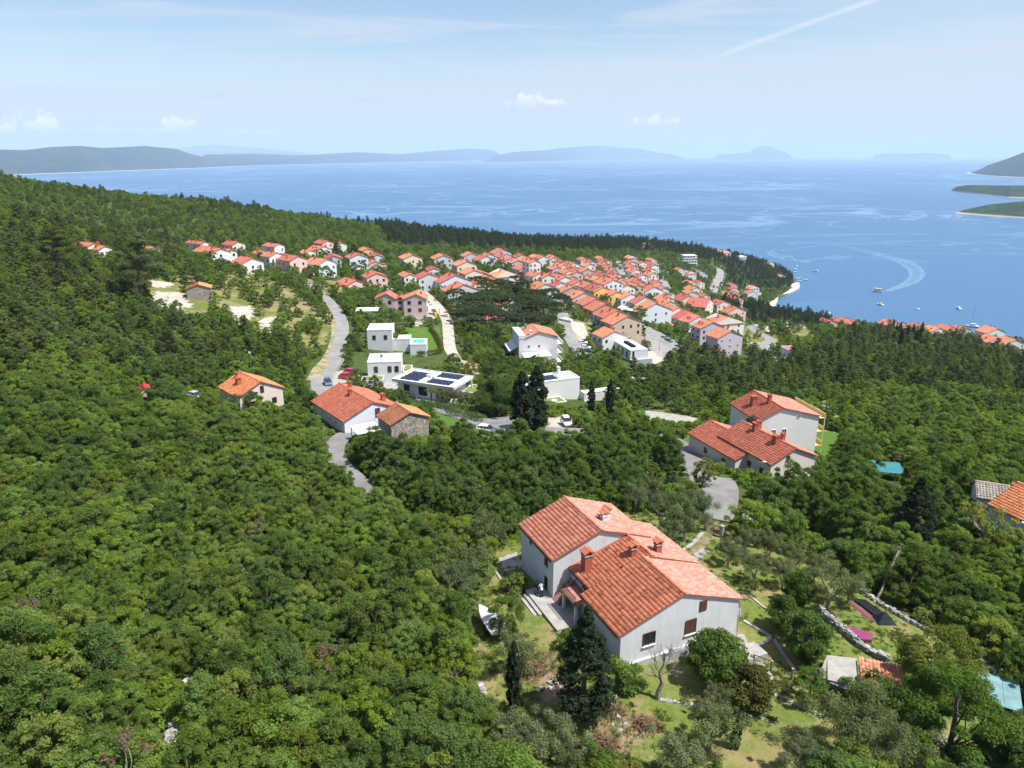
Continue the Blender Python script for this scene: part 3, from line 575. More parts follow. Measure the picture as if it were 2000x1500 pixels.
def make_crown(kind, seed, lod=1.0):
    """returns leaf arrays and a trunk builder for a tree about 1 unit = 1 metre, base at origin"""
    rd = random.Random(seed); g = np.random.default_rng(seed); tb = MB(); cs, rs = [], []
    if kind in ('oak', 'deep', 'tall', 'round'):
        Ht, Rc, h0, k = {'oak': (4.2, 2.1, 0.6, 44), 'deep': (5.0, 2.3, 0.9, 44), 'tall': (8.0, 3.1, 2.0, 40), 'round': (4.4, 2.4, 0.7, 70)}[kind]
        lean = Vector((rd.uniform(-.3, .3), rd.uniform(-.3, .3), 0)); lob = [(rd.uniform(0, 6.28), rd.uniform(.75, 1.25)) for _ in range(5)]
        for i in range(k):
            th = rd.uniform(0, 2*math.pi); f = 1.0
            if kind != 'round':
                for a, w in lob: f += (w-1)*max(0, math.cos(th-a))**3
            u = rd.random(); z = h0+(Ht-h0)*u; prof = math.sin(math.pi*min(1, 0.18+0.80*u))**0.65
            r = Rc*prof*f*math.sqrt(rd.uniform(0.25, 1.0)) if kind != 'round' else Rc*.85*math.sin(math.pi*(.12+.84*u))*math.sqrt(rd.uniform(.15, 1)); c = (lean.x*u+r*math.cos(th), lean.y*u+r*math.sin(th), z*(0.9+0.12*f) if kind != 'round' else z)
            q = rd.uniform(0.36, 0.85)*Rc*0.36*(0.9 if kind == 'oak' else 0.95); cs.append(c); rs.append((q*1.1, q*1.1, q*1.0))
        sz = {'oak': 0.092, 'deep': 0.10, 'tall': 0.14, 'round': 0.11}[kind]; nn = {'oak': 170, 'deep': 165, 'tall': 210, 'round': 210}[kind]
        V, Fq, cv = leaves(np.array(cs), np.array(rs), int(nn*lod), sz/math.sqrt(lod), seed=seed, core=0.2, up=0.35 if kind != 'round' else .1)
        tb.tube([(0, 0, -0.6), (lean.x*.2, lean.y*.2, h0), (lean.x*.6, lean.y*.6, Ht*0.6)], [0.035*Ht, 0.028*Ht, 0.012*Ht], 7)
        for c in cs[::4]: limb(tb, (lean.x*.3, lean.y*.3, h0*0.9), Vector(c)*0.9, 0.014*Ht, 0.004*Ht, 0.12, 3, 4, rd.random())
    elif kind == 'olive':
        Ht, Rc = 4.0, 2.1; forks = []
        tb.tube([(0, 0, -0.4), (0.08, 0.05, 0.5), (0.05, 0.12, 1.0)], [0.24, 0.18, 0.15], 8)
        for i in range(4):
            a = i*1.57+rd.uniform(-.4, .4); p = (math.cos(a)*Rc*0.6, math.sin(a)*Rc*0.6, rd.uniform(2.2, 3.0)); limb(tb, (0.05, 0.1, 0.9), p, 0.12, 0.04, 0.2, 4, 5, seed+i); forks.append(p)
        for p in forks:
            for j in range(8):
                q = rd.uniform(0.4, 0.75); cs.append((p[0]+rd.gauss(0, .6), p[1]+rd.gauss(0, .6), p[2]+rd.gauss(0.15, .5))); rs.append((q, q, q*0.95))
        V, Fq, cv = leaves(np.array(cs), np.array(rs), int(260*lod), 0.085/math.sqrt(lod), asp=0.4, seed=seed, core=0.25, up=0.2)
    elif kind in ('pine', 'ridge'):
        Ht = 8.5 if kind == 'pine' else 9.5; lean = (rd.uniform(-.5, .5), rd.uniform(-.5, .5)); top = (lean[0], lean[1], Ht)
        tb.tube([(0, 0, -0.6), (lean[0]*.3, lean[1]*.3, Ht*.4), (lean[0]*.7, lean[1]*.7, Ht*.75), top], [.2, .16, .1, .03], 7)
        n = 26 if kind == 'pine' else 22
        for i in range(n):
            u = (i+rd.random())/n; z = Ht*(0.30+0.70*u); a = i*2.4+rd.uniform(-.4, .4); R0 = (2.7 if kind == 'pine' else 2.0)*(1-u)**0.62*rd.uniform(0.55, 1.1)+0.25
            st = Vector((lean[0]*z/Ht, lean[1]*z/Ht, z-0.4)); en = st+Vector((math.cos(a)*R0, math.sin(a)*R0, 0.25*R0+0.2)); limb(tb, st, en, .05, .015, .08, 2, 4, seed+i)
            for t in ((0.55, 0.95) if R0 > 0.9 else (0.8,)):
                q = rd.uniform(0.5, 0.85)*(0.65+0.3*(1-u)); p = st.lerp(en, t)+Vector((rd.gauss(0, .12), rd.gauss(0, .12), 0.1)); cs.append(tuple(p)); rs.append((q*1.25, q*1.25, q*0.85))
        V, Fq, cv = leaves(np.array(cs), np.array(rs), int(150*lod), 0.13/math.sqrt(lod), asp=0.40, seed=seed, core=0.15, up=0.35)
    elif kind == 'stone_pine':
        Ht = 10; tb.tube([(0, 0, -0.5), (.2, .1, 3), (.3, .2, 6.5)], [.3, .25, .18], 7)
        for i in range(34):
            a = rd.uniform(0, 6.28); r = 4.6*math.sqrt(rd.random()); z = 8.4+1.5*math.sqrt(max(0, 1-(r/5)**2))+rd.uniform(-.25, .25)
            if i % 4 == 0: limb(tb, (.3, .2, 6.2), (math.cos(a)*r, math.sin(a)*r, z-.4), .12, .03, .08, 3, 5, seed+i)
            q = rd.uniform(.9, 1.35); cs.append((math.cos(a)*r, math.sin(a)*r, z)); rs.append((q, q, q*.55))
        V, Fq, cv = leaves(np.array(cs), np.array(rs), int(150*lod), 0.24/math.sqrt(lod), asp=0.35, seed=seed, core=0.3, up=0.7)
    elif kind == 'cypress':
        Ht = 12; tb.tube([(0, 0, -.5), (0, 0, Ht*.5), (0, 0, Ht*.95)], [.22, .12, .03], 6)
        for i in range(120):
            u = rd.random(); z = 0.5+11.2*u; r = 1.25*(math.sin(math.pi*min(1, 0.14+u*0.86))**0.7)*rd.uniform(.45, 1); a = rd.uniform(0, 6.28)
            q = rd.uniform(.32, .55)*(1.15-.6*u); cs.append((math.cos(a)*r, math.sin(a)*r, z)); rs.append((q, q, q*2.0))
        V, Fq, cv = leaves(np.array(cs), np.array(rs), int(100*lod), 0.19/math.sqrt(lod), asp=0.45, seed=seed, core=0.3, up=0.4)
    elif kind == 'conifer':      # the broad dark tree by the house: wide at the foot, thin leader on top
        Ht = 11.5; tb.tube([(0, 0, -.4), (.1, 0, 3), (0, .1, 8), (.05, .1, 11.3)], [.28, .22, .1, .03], 8)
        for i in range(190):
            u = rd.random()**1.25; z = 1.2+10.2*u; a = rd.uniform(0, 6.28)
            prof = np.interp(u, [0, .1, .28, .5, .7, .82, 1], [1.6, 2.5, 2.75, 2.2, 1.3, .62, .2]); r = float(prof)*math.sqrt(rd.uniform(.2, 1))*rd.uniform(.85, 1.1)
            q = float(np.interp(u, [0, .6, 1], [.78, .6, .3]))*rd.uniform(.7, 1.1)
            if i % 3 == 0 and u < .8: limb(tb, (0.05, .05, z-.5), (math.cos(a)*r*.9, math.sin(a)*r*.9, z), .05, .012, .08, 3, 4, seed+i)
            cs.append((math.cos(a)*r, math.sin(a)*r, z)); rs.append((q, q, q*.8))
        V, Fq, cv = leaves(np.array(cs), np.array(rs), int(120*lod), 0.14/math.sqrt(lod), asp=0.5, seed=seed, core=0.25, up=0.35)
    elif kind == 'bush':
        for i in range(14):
            a = rd.uniform(0, 6.28); r = 0.75*math.sqrt(rd.random()); q = rd.uniform(.3, .5); cs.append((math.cos(a)*r, math.sin(a)*r, rd.uniform(.25, 1.1)*(1.15-r*.5))); rs.append((q, q, q*.8))
        for i in range(4): limb(tb, (0, 0, -.2), cs[i], .04, .01, .1, 2, 4, seed+i)
        V, Fq, cv = leaves(np.array(cs), np.array(rs), int(85*lod), 0.12/math.sqrt(lod), seed=seed, core=0.35)
    elif kind == 'sparse':   # open, half leafless crown with pale twigs
        tb.tube([(0, 0, -.4), (.1, 0, 1.2)], [.16, .1], 6)
        for i in range(16):
            a = rd.uniform(0, 6.28); r = rd.uniform(.5, 2.0); p = (math.cos(a)*r, math.sin(a)*r, rd.uniform(2, 4.4)); limb(tb, (.1, 0, 1.1), p, .05, .01, .2, 4, 4, seed+i)
            q = rd.uniform(.35, .6); cs.append(p); rs.append((q, q, q))
        V, Fq, cv = leaves(np.array(cs), np.array(rs), int(60*lod), 0.12/math.sqrt(lod), seed=seed, core=0.2)
    elif kind == 'palm':
        tb.tube([(0, 0, -.3), (0, 0, 2.4)], [.16, .13], 8); Vv, Ff = [], []
        for i in range(22):
            a = i*2.4; el = rd.uniform(0.1, 1.1); L_ = rd.uniform(1.1, 1.5)
            for s in range(5):
                t0, t1 = s/5, (s+1)/5
                def pt(t, w): 
                    r = L_*t*math.cos(el*(1-t*.8)); z = 2.4+L_*math.sin(el)*t-0.75*t*t; sx, sy = -math.sin(a)*w, math.cos(a)*w; return (math.cos(a)*r+sx, math.sin(a)*r+sy, z-abs(w)*.5)
                for sg in (1, -1):
                    k0 = len(Vv); Vv += [pt(t0, 0), pt(t1, 0), pt(t1, sg*.22*(1-t1)), pt(t0, sg*.22*(1-t0)+.02)]; Ff.append([k0, k0+1, k0+2, k0+3])
        V, Fq, cv = np.array(Vv), np.array(Ff), np.random.default_rng(1).random(len(Ff))
    return V, Fq, cv, tb
LEAFOF = {'oak': LEAF_OAK, 'deep': LEAF_DEEP, 'tall': LEAF_DEEP, 'round': LEAF_DEEP, 'olive': LEAF_OLIVE, 'pine': LEAF_PINE, 'ridge': LEAF_RIDGE, 'stone_pine': LEAF_RIDGE, 'cypress': LEAF_CYP, 'conifer': LEAF_CYP, 'bush': LEAF_OAK, 'sparse': LEAF_OAK, 'palm': LEAF_DEEP}
BARKOF = {'olive': BARK_PALE, 'sparse': BARK_PALE}
TREES = {}
def tree_meshes(kind, seed, lod=1.0, leaf=None):
    key = (kind, seed, lod, leaf.name if leaf else '')
    if key not in TREES:
        V, Fq, cv, tb = make_crown(kind, seed, lod); cm = np_mesh(kind+'_crown', V, Fq, leaf or LEAFOF[kind], {'cv': cv}); tm = tb.mesh(kind+'_trunk', BARKOF.get(kind, BARK)) if tb.v else None
        TREES[key] = (cm, tm)
    return TREES[key]
def plant(kind, x, y, s, name, label, cat='tree', group=None, seed=1, rz=None, leaf=None, sz=None, lod=1.0, z=None):
    cm, tm = tree_meshes(kind, seed, lod, leaf); e = empty(name, (x, y, H(x, y) if z is None else z), random.uniform(0, 6.28) if rz is None else rz, label, cat, group); e.scale = (s, s, s*(sz or 1))
    link('crown' if kind != 'bush' else 'foliage', cm, e)
    if tm: link('trunk' if kind != 'bush' else 'stem', tm, e)
    return e
def scatter(name, pts, kind, seeds, label, lod=1.0, leaf=None, cat='trees', kindtag='stuff'):
    """one object for a mass of trees: points carrying whole-tree instances"""
    if not pts: return
    coll = bpy.data.collections.new(name+'_kinds')
    for q, sd in enumerate(seeds):
        V, Fq, cv, tb = make_crown(kind, sd, lod); nl = len(V); tv = np.array(tb.v) if tb.v else np.zeros((0, 3))
        me = bpy.data.meshes.new(kind)
        faces4 = [tuple(f) for f in Fq.tolist()]+[tuple(nl+i for i in f) for f in tb.f]
        if q < 99:
            tf = [f for f in tb.f if len(f) == 4]; F2 = np.vstack([Fq, np.array(tf, int).reshape(-1, 4)+nl]); me = np_mesh(kind, np.vstack([V, tv]), F2, [leaf or LEAFOF[kind], BARKOF.get(kind, BARK)], {'cv': np.concatenate([cv, np.zeros(len(tf))])}, fmat=np.concatenate([np.zeros(len(Fq), int), np.ones(len(tf), int)]))
        o = bpy.data.objects.new('%s_%02d' % (kind, q), me); coll.objects.link(o)
    me = bpy.data.meshes.new(name); P = np.array([(p[0], p[1], p[2]) for p in pts], np.float32); me.vertices.add(len(P)); me.vertices.foreach_set('co', P.ravel())
    def at(n, t, arr):
        a = me.attributes.new(n, t, 'POINT'); a.data.foreach_set('value' if t != 'FLOAT_VECTOR' else 'vector', arr)
    at('pick', 'INT', [random.randrange(len(seeds)) for _ in pts])
    at('turn', 'FLOAT_VECTOR', np.array([(random.gauss(0, .04), random.gauss(0, .04), random.uniform(0, 6.28)) for _ in pts], np.float32).ravel())
    at('size', 'FLOAT_VECTOR', np.array([(p[3], p[3], p[3]*random.uniform(.85, 1.2)) for p in pts], np.float32).ravel())
    o = link(name, me, kind=kindtag); o['label'] = label
    ng = bpy.data.node_groups.new(name, 'GeometryNodeTree'); ng.interface.new_socket('Geometry', in_out='INPUT', socket_type='NodeSocketGeometry'); ng.interface.new_socket('Geometry', in_out='OUTPUT', socket_type='NodeSocketGeometry')
    N, L = ng.nodes, ng.links; gi = N.new('NodeGroupInput'); go = N.new('NodeGroupOutput'); ip = N.new('GeometryNodeInstanceOnPoints'); ci = N.new('GeometryNodeCollectionInfo')
    ci.inputs['Collection'].default_value = coll; ci.inputs['Separate Children'].default_value = True; ci.inputs['Reset Children'].default_value = True
    def na(n, t):
        a = N.new('GeometryNodeInputNamedAttribute'); a.data_type = t; a.inputs['Name'].default_value = n; return a.outputs['Attribute']
    L.new(gi.outputs[0], ip.inputs['Points']); L.new(ci.outputs[0], ip.inputs['Instance']); ip.inputs['Pick Instance'].default_value = True
    L.new(na('pick', 'INT'), ip.inputs['Instance Index']); L.new(na('turn', 'FLOAT_VECTOR'), ip.inputs['Rotation']); L.new(na('size', 'FLOAT_VECTOR'), ip.inputs['Scale']); L.new(ip.outputs[0], go.inputs[0])
    md = o.modifiers.new('scatter', 'NODES'); md.node_group = ng; return o

def zone(px, py):
    if py > 1150 and px < 950: return 'in the scrub filling the lower left'
    if py > 900 and px < 650: return 'in the scrub left of the lower lane'
    if py > 1040 and px > 1400: return 'in the thicket right of the farmhouse garden'
    if py > 1150: return 'at the foot of the farmhouse garden'
    if 840 < py and 650 <= px < 1400: return 'in the grove behind the farmhouse'
    if py > 840 and px >= 1400: return 'around the drive and the long pink house'
    if px < 300 and py > 640: return 'left of the little red shed'
    if px < 640 and py > 640: return 'between the stone house and the peach house'
    if px < 700 and py > 480: return 'round the rock clearing and the hamlet'
    if py > 700 and px > 1150: return 'on the slope behind the tall white house'
    if py > 600 and px > 1300: return 'between the terraces and the right shore'
    if py > 590: return 'between the villas and the terraces'
    if py > 490: return 'scattered among the town houses'
    return 'on the ridge above the town' if px < 1200 else 'on the headland'
# no-go areas -------------------------------------------------
BLOCK = []       # (x, y, radius) where nothing may grow: houses, cars ...
SPARSE = []
def grow():
    ys = []
    # candidate points on jittered rings: spacing grows a little with distance
    pts = []
    for band, (y0, y1, st) in enumerate([(22, 130, 2.15), (130, 320, 3.1), (320, 1280, 4.3)]):
        X, Y = np.meshgrid(np.arange(-640, 760, st), np.arange(y0, y1, st)); X = X+(np.arange(X.shape[0])[:, None] % 2)*st/2
        X = X+rng.uniform(-.42, .42, X.shape)*st; Y = Y+rng.uniform(-.42, .42, Y.shape)*st; Z = hz(X, Y)
        f = Y*cp-(Z-CH)*sp; px = 1000+F*X/f; py = 750-F*(Y*sp+(Z-CH)*cp)/f
        k = (f > 5) & (px > -230) & (px < 2230) & (py < 1760) & (Z > (1.5 if band == 2 else 2)) & (py > 250)
        pts.append(np.stack([X[k], Y[k], Z[k], px[k], py[k], np.full(k.sum(), band)], 1))
    P = np.vstack(pts); X, Y, Z, px, py, band = P.T
    keep = ~inpoly(X, Y, GARDEN)
    def wob(x, y, s, a): return vnoise(x, y, s, 5)*a
    wx = X+wob(X, Y, 6, 1.5); wy = Y+wob(Y, X, 6, 1.5)
    for q in MEADOWS: keep &= ~inpoly(wx, wy, q) | (rng.random(len(X)) < 0.30)
    for q in YARDS: keep &= ~inpoly(X, Y, q)
    for q in [gpoly(t) for t in TURF_PX+ROCK_PX]: keep &= ~inpoly(X, Y, q)
    B = np.array(ROADS_W+BLOCK)
    for s in range(0, len(B), 50):
        d = np.hypot(X[:, None]-B[None, s:s+50, 0], Y[:, None]-B[None, s:s+50, 1])-B[None, s:s+50, 2]; keep &= (d > 1.0).all(1)
    town = np.zeros(len(X), bool)
    for q in TOWN_PX: town |= inpoly(px, py, q)
    keep &= ~town | (rng.random(len(X)) < 0.68)
    for c in CLEAR_PX: keep &= ~inpoly(px, py, c)
    P = P[keep]; X, Y, Z, px, py, band = P.T; n = len(P); u = rng.random(n); sp_n = vnoise(X, Y, 22, 2); sp_f = vnoise(X, Y, 55, 9)
    def any_in(polys):
        r = np.zeros(n, bool)
        for q in polys: r |= inpoly(px+sp_n*14, py+sp_n*8, q)
        return r
    kind = np.full(n, 'oak', dtype=object)
    kind[(u < 0.16+0.25*(sp_n > 0.2))] = 'deep'
    pine = any_in(PINE_PX); pf = np.where(px < 700, 0.30, 0.5); kind[pine & (rng.random(n) < pf)] = 'pine'
    stray = (sp_f > 0.30) & (py < 760) & (px < 620) & (rng.random(n) < 0.3); kind[stray] = 'pine'
    ridge = any_in(RIDGE_PX); kind[ridge & (rng.random(n) < 0.88)] = 'ridge'
    spn = any_in(STONE_PX); kind[spn] = np.where(rng.random(spn.sum()) < 0.5, 'stone_pine', 'drop')
    tall = any_in(TALL_PX); kind[tall] = np.where(rng.random(tall.sum()) < 0.6, 'tall', 'drop')
    cyp = any_in(CYP_PX); kind[cyp & (rng.random(n) < 0.25)] = 'cypress'
    kind[(kind == 'pine') & (rng.random(n) < 0.3)] = 'drop'; kind[(kind == 'ridge') & (rng.random(n) < 0.25)] = 'drop'
    near = band == 0
    # gaps in the scrub
    gap = (vnoise(X, Y, 9, 31) > 0.42) & (kind == 'oak'); kind[gap & (rng.random(n) < 0.7)] = 'drop'
    base = {'oak': 0.80, 'deep': 0.80, 'pine': 0.72, 'ridge': 0.80, 'stone_pine': 0.70, 'tall': 0.60, 'cypress': 0.8}
    vary = vnoise(X, Y, 14, 12)
    seedset = {'oak': [11, 12, 13, 14, 15, 16], 'deep': [21, 22, 23, 24], 'pine': [31, 32, 33, 34], 'ridge': [41, 42, 43], 'stone_pine': [51, 52], 'tall': [61, 62, 63], 'cypress': [71]}
    LB_ = {'oak': ('broadleaf_tree', 'light green broadleaf scrub tree in the dense wood on the slope', 'broadleaf_wood', 'dense green broadleaf wood covering the slopes'),
      'deep': ('oak_tree', 'dark green rounded oak standing among the lighter scrub trees', 'oak_wood', 'dark oaks mixed into the wood further off'),
      'pine': ('pine_tree', 'olive green pine with tiered branches on the wooded slope', 'pine_wood', 'pines mixed into the woods further off'),
      'ridge': ('ridge_pine', 'dark narrow pine in the pine wood behind the town', 'ridge_pine_wood', 'dark pine wood along the ridge and the headland'),
      'stone_pine': ('stone_pine', 'umbrella shaped stone pine beside the white villas', 'stone_pine_grove', 'umbrella pines further off'),
      'tall': ('tall_tree', 'tall dark broadleaf tree in the grove between the houses', 'tall_grove', 'tall trees of the grove further off'),
      'cypress': ('cypress_tree', 'slim dark cypress standing in the wood', 'cypress_row', 'cypresses further off')}
    for kd, seeds in seedset.items():
        idx = np.where(kind == kd)[0]
        if not len(idx): continue
        f = Y[idx]*cp-(Z[idx]-CH)*sp; insideF = (px[idx] > -30) & (px[idx] < 2030) & (py[idx] < 1580)
        vis = F/f*insideF; order = idx[np.argsort(-vis)]; top = order[:300]; rest = order[300:]
        sizes = base[kd]*(1+0.30*vary)*rng.uniform(0.62, 1.32, n)
        nm, lb, nm2, lb2 = LB_[kd]
        for i in top:
            if not (-30 < px[i] < 2030 and py[i] < 1580): rest = np.append(rest, i); continue
            lb = LB_[kd][1].split(' in the ')[0].split(' standing')[0].split(' on the')[0].split(' beside')[0]+' '+zone(px[i], py[i])
            c = tree_meshes(kd, seeds[int(rng.integers(len(seeds)))], 1.0)
            e = empty(nm, (X[i], Y[i], Z[i]), rng.uniform(0, 6.28), lb, 'tree', lb2.split(' further')[0].replace('mixed into', 'in')+' near the camera'); e.scale = (sizes[i], sizes[i], sizes[i]*rng.uniform(.85, 1.15))
            link('crown', c[0], e); link('trunk', c[1], e)
        far = [i for i in rest if band[i] == 2]; mid = [i for i in rest if band[i] < 2]
        if mid: scatter(nm2, [(X[i], Y[i], Z[i]-.1, sizes[i]) for i in mid], kd, seeds, lb2, 1.0)
        if far: scatter('far_'+nm2, [(X[i], Y[i], Z[i]-.1, sizes[i]*1.12) for i in far], kd, seeds[:3], 'far off '+lb2, 0.5)
    # undergrowth fills the floor between the trees
    gx_, gy_ = np.meshgrid(np.arange(-110, 120, 1.7), np.arange(24, 150, 1.7)); ux = (gx_+rng.uniform(-.8, .8, gx_.shape)).ravel(); uy = (gy_+rng.uniform(-.8, .8, gx_.shape)).ravel(); uz = hz(ux, uy); uf = uy*cp-(uz-CH)*sp; up_ = 1000+F*ux/uf
    ku = (up_ > -150) & (up_ < 2150) & ~inpoly(ux, uy, GARDEN) & (np.hypot(ux-6, uy-66) > 9) & ~inpoly(ux, uy, gpoly([(380,1335),(388,1385),(370,1440),(360,1499),(318,1499),(330,1440),(345,1380),(362,1335)]))
    for q in YARDS+[gpoly(t) for t in TURF_PX]: ku &= ~inpoly(ux, uy, q)
    B2 = np.array(ROADS_W+[b_ for b_ in BLOCK if b_[2] > 1.3])
    for s_ in range(0, len(B2), 50): ku &= ((np.hypot(ux[:, None]-B2[None, s_:s_+50, 0], uy[:, None]-B2[None, s_:s_+50, 1])-B2[None, s_:s_+50, 2]) > .3).all(1)
    scatter('undergrowth', [(a_, b_, c_, float(rng.uniform(.7, 1.5))) for a_, b_, c_ in zip(ux[ku], uy[ku], uz[ku])], 'bush', [111, 112, 113, 114], 'low green undergrowth between the trees')
    DEADW = rng.choice(np.where((band == 0) & (px < 900) & (px > 0) & (py > 900))[0], 14)
    for i in DEADW: plant('sparse', X[i], Y[i], float(rng.uniform(.8, 1.05)), 'bare_branched_tree', 'half bare grey-branched small tree '+zone(px[i], py[i]), 'tree', 'half bare trees in the scrub', seed=131+int(i) % 3, leaf=LEAF_BROWN if i % 3 == 0 else None)
    print('TREES', {k: int((kind == k).sum()) for k in seedset})
TOWN_PX = [[(560,470),(760,478),(900,478),(1060,478),(1200,495),(1300,500),(1330,560),(1440,560),(1500,600),(1460,690),(1340,690),(1290,660),(1200,650),(1120,590),(1000,560),(890,600),(760,590),(700,560),(560,540)],
   [(335,480),(560,478),(600,560),(470,520),(340,505)], [(1610,610),(1780,610),(2000,640),(2000,700),(1900,690),(1760,655),(1600,640)], [(700,590),(900,600),(950,770),(700,790),(640,760)], [(1000,630),(1110,640),(1290,720),(1230,740),(1060,790),(1030,720)]]
CLEAR_PX = [[(384,1335),(392,1385),(372,1440),(366,1530),(318,1530),(330,1440),(345,1380),(362,1335)],[(585,800),(690,840),(780,850),(865,850),(880,905),(780,915),(690,890),(640,885),(600,840)],[(850,800),(960,812),(1140,800),(1140,885),(1060,880),(960,890),(870,870)],[(1240,810),(1370,815),(1370,870),(1250,850)],[(1330,860),(1610,900),(1610,965),(1440,985),(1420,1010),(1340,990)],[(1425,850),(1600,860),(1640,930),(1560,960)],[(1680,915),(1780,915),(1775,1000),(1700,1000)],[(1890,985),(2010,1000),(2010,1085),(1900,1060)],[(400,770),(560,780),(570,830),(420,830)],[(1195,670),(1300,690),(1300,745),(1210,735)],[(990,660),(1110,670),(1105,725),(1000,715)],[(1040,745),(1160,760),(1170,810),(1050,800)],[(350,590),(410,585),(420,630),(350,630)],[(770,745),(940,770),(940,810),(770,800)],[(690,690),(870,690),(870,730),(690,760)],[(270,770),(400,770),(400,810),(270,800)],[(1370,655),(1460,690),(1460,715),(1390,705)]]
PINE_PX = [[(-200,430),(120,440),(330,470),(360,560),(300,640),(520,650),(620,700),(560,760),(300,740),(-200,720)], [(1330,690),(1480,700),(1620,690),(1800,700),(2200,720),(2200,790),(1700,760),(1500,790),(1400,800),(1330,760)], [(1200,740),(1330,720),(1340,830),(1200,820)],
   [(1600,690),(1660,650),(2200,690),(2200,740),(1700,740)]]
RIDGE_PX = [[(440,385),(560,400),(740,412),(800,420),(1000,440),(1200,455),(1400,465),(1500,480),(1560,545),(1560,560),(1500,570),(1440,560),(1420,520),(1300,495),(1100,492),(900,490),(760,480),(740,445),(560,418),(440,400)],
   [(1380,600),(1440,590),(1520,600),(1640,640),(1500,650),(1420,625)], [(1410,520),(1550,540),(1520,570),(1430,575)]]
STONE_PX = [[(880,600),(920,570),(1000,560),(1100,585),(1110,620),(1080,650),(1000,660),(900,650)]]
TALL_PX = [[(690,860),(830,850),(950,870),(1130,850),(1240,860),(1300,900),(1370,960),(1290,1000),(1110,990),(1010,1030),(960,1060),(900,1040),(820,1000),(740,960)], [(1430,940),(1600,920),(1800,940),(1880,960),(1850,1050),(1650,1040),(1440,1020)], [(1100,800),(1300,760),(1330,790),(1200,800)]]
CYP_PX = [[(1530,540),(1548,545),(1540,562),(1520,570)], [(1735,655),(1800,655),(1800,682),(1735,682)]]
# ---------------------------------------------------------------- houses
WALLC = {'w': (0.66, 0.655, 0.64), 'g': (0.52, 0.53, 0.56), 'b': (0.62, 0.66, 0.72), 'c': (0.68, 0.60, 0.46), 'y': (0.66, 0.47, 0.16), 't': (0.50, 0.40, 0.32),
         'p': (0.66, 0.48, 0.44), 'o': (0.68, 0.52, 0.36), 'l': (0.50, 0.45, 0.50), 'n': (0.40, 0.38, 0.24), 'B': (0.22, 0.34, 0.56), 's': (0.36, 0.33, 0.30), 'e': (0.60, 0.57, 0.50), 'G': (0.56, 0.60, 0.50)}
WALLN = {'w': 'white', 'g': 'grey', 'b': 'pale blue-white', 'c': 'cream', 'y': 'yellow', 't': 'tan', 'p': 'pink', 'o': 'peach', 'l': 'lilac-grey', 'n': 'olive', 'B': 'blue', 's': 'bare stone', 'e': 'beige', 'G': 'pale green'}
def wallm(k): return mat('plaster_'+WALLN[k].replace(' ', '_'), WALLC[k], 0.92, 0.05, 0.35, 0.15, 12, 0.15, dirt=0.16)
RF = {'r': far_roof_mat('roof_tiles_red', (0.48, 0.150, 0.105)), 'o': far_roof_mat('roof_tiles_orange', (0.53, 0.19, 0.125)), 'd': far_roof_mat('roof_tiles_dull', (0.44, 0.155, 0.105)), 'k': far_roof_mat('roof_tiles_brown', (0.34, 0.20, 0.14))}
GLASS = mat('window_glass', (0.025, 0.03, 0.035), 0.12, 0.3, 2, spec=0.6)
FRAME_W = mat('window_frame_white', (0.72, 0.72, 0.70), 0.6, 0.05)
FRAME_B = mat('window_frame_brown', (0.10, 0.045, 0.03), 0.6, 0.15)
BRICKC = mat('chimney_brick', (0.38, 0.105, 0.060), 0.9, 0.3, 6, 0.3, 14, dirt=0.3)
DARK = mat('dark_opening', (0.012, 0.012, 0.014), 0.9, 0.2)
METAL = mat('grey_metal', (0.30, 0.31, 0.33), 0.45, 0.1, metal=0.7)
WHITE = mat('white_render', (0.64, 0.64, 0.635), 0.85, 0.04, 0.4, dirt=0.06)
def window_mesh(name, fm, shutters=False):
    b = MB(); o, i = 0.5, 0.40
    for x0, x1, z0, z1 in ((-o, -i, -o, o), (i, o, -o, o), (-i, i, -o, -i), (-i, i, i, o)): b.box(x0, x1, -0.07, 0.03, z0, z1, 0)
    if not shutters: b.box(-0.03, 0.03, -0.05, 0.03, -i, i, 0)
    b.quad((-i, -0.02, -i), (i, -0.02, -i), (i, -0.02, i), (-i, -0.02, i), m=1)
    return b.mesh(name, [fm, GLASS])
WIN_W = window_mesh('window_white', FRAME_W); WIN_B = window_mesh('window_brown', FRAME_B); WIN_D = window_mesh('window_dark', mat('frame_dark', (0.03, 0.03, 0.035), 0.6))
WINS = {'w': WIN_W, 'b': WIN_B, 'd': WIN_D}
def add_window(par, x, y, z, w, h, face, me=None, name='window'):
    """face: 0 near gable, 1 right side, 2 far gable, 3 left side"""
    return link(name, me or WIN_D, par, loc=(x, y, z), rot=(0, 0, face*math.pi/2), scl=(w, 1, h))
CHIM = {}
def chimney_mesh(h, w=0.55, cap=True, m=None):
    key = (round(h, 1), w, cap, m.name if m else '')
    if key not in CHIM:
        b = MB(); b.box(-w/2, w/2, -w/2, w/2, -0.6, h, 0); b.box(-w/2-.06, w/2+.06, -w/2-.06, w/2+.06, h+.002, h+.1, 0)
        if cap:
            for sx in (-1, 1):
                for sy in (-1, 1): b.box(sx*w*.42-.05, sx*w*.42+.05, sy*w*.42-.05, sy*w*.42+.05, h+.1, h+.34, 0)
            z = h+.34; q = w/2+.1; b.quad((-q, -q, z), (q, -q, z), (0, -q*.9, z+.26)); b.quad((q, q, z), (-q, q, z), (0, q*.9, z+.26)); b.quad((-q, q, z), (-q, -q, z), (0, -q*.9, z+.26), (0, q*.9, z+.26)); b.quad((q, -q, z), (q, q, z), (0, q*.9, z+.26), (0, -q*.9, z+.26)); b.quad((-q, q, z), (q, q, z), (q, -q, z), (-q, -q, z))
        CHIM[key] = b.mesh('chimney', m or BRICKC)
    return CHIM[key]
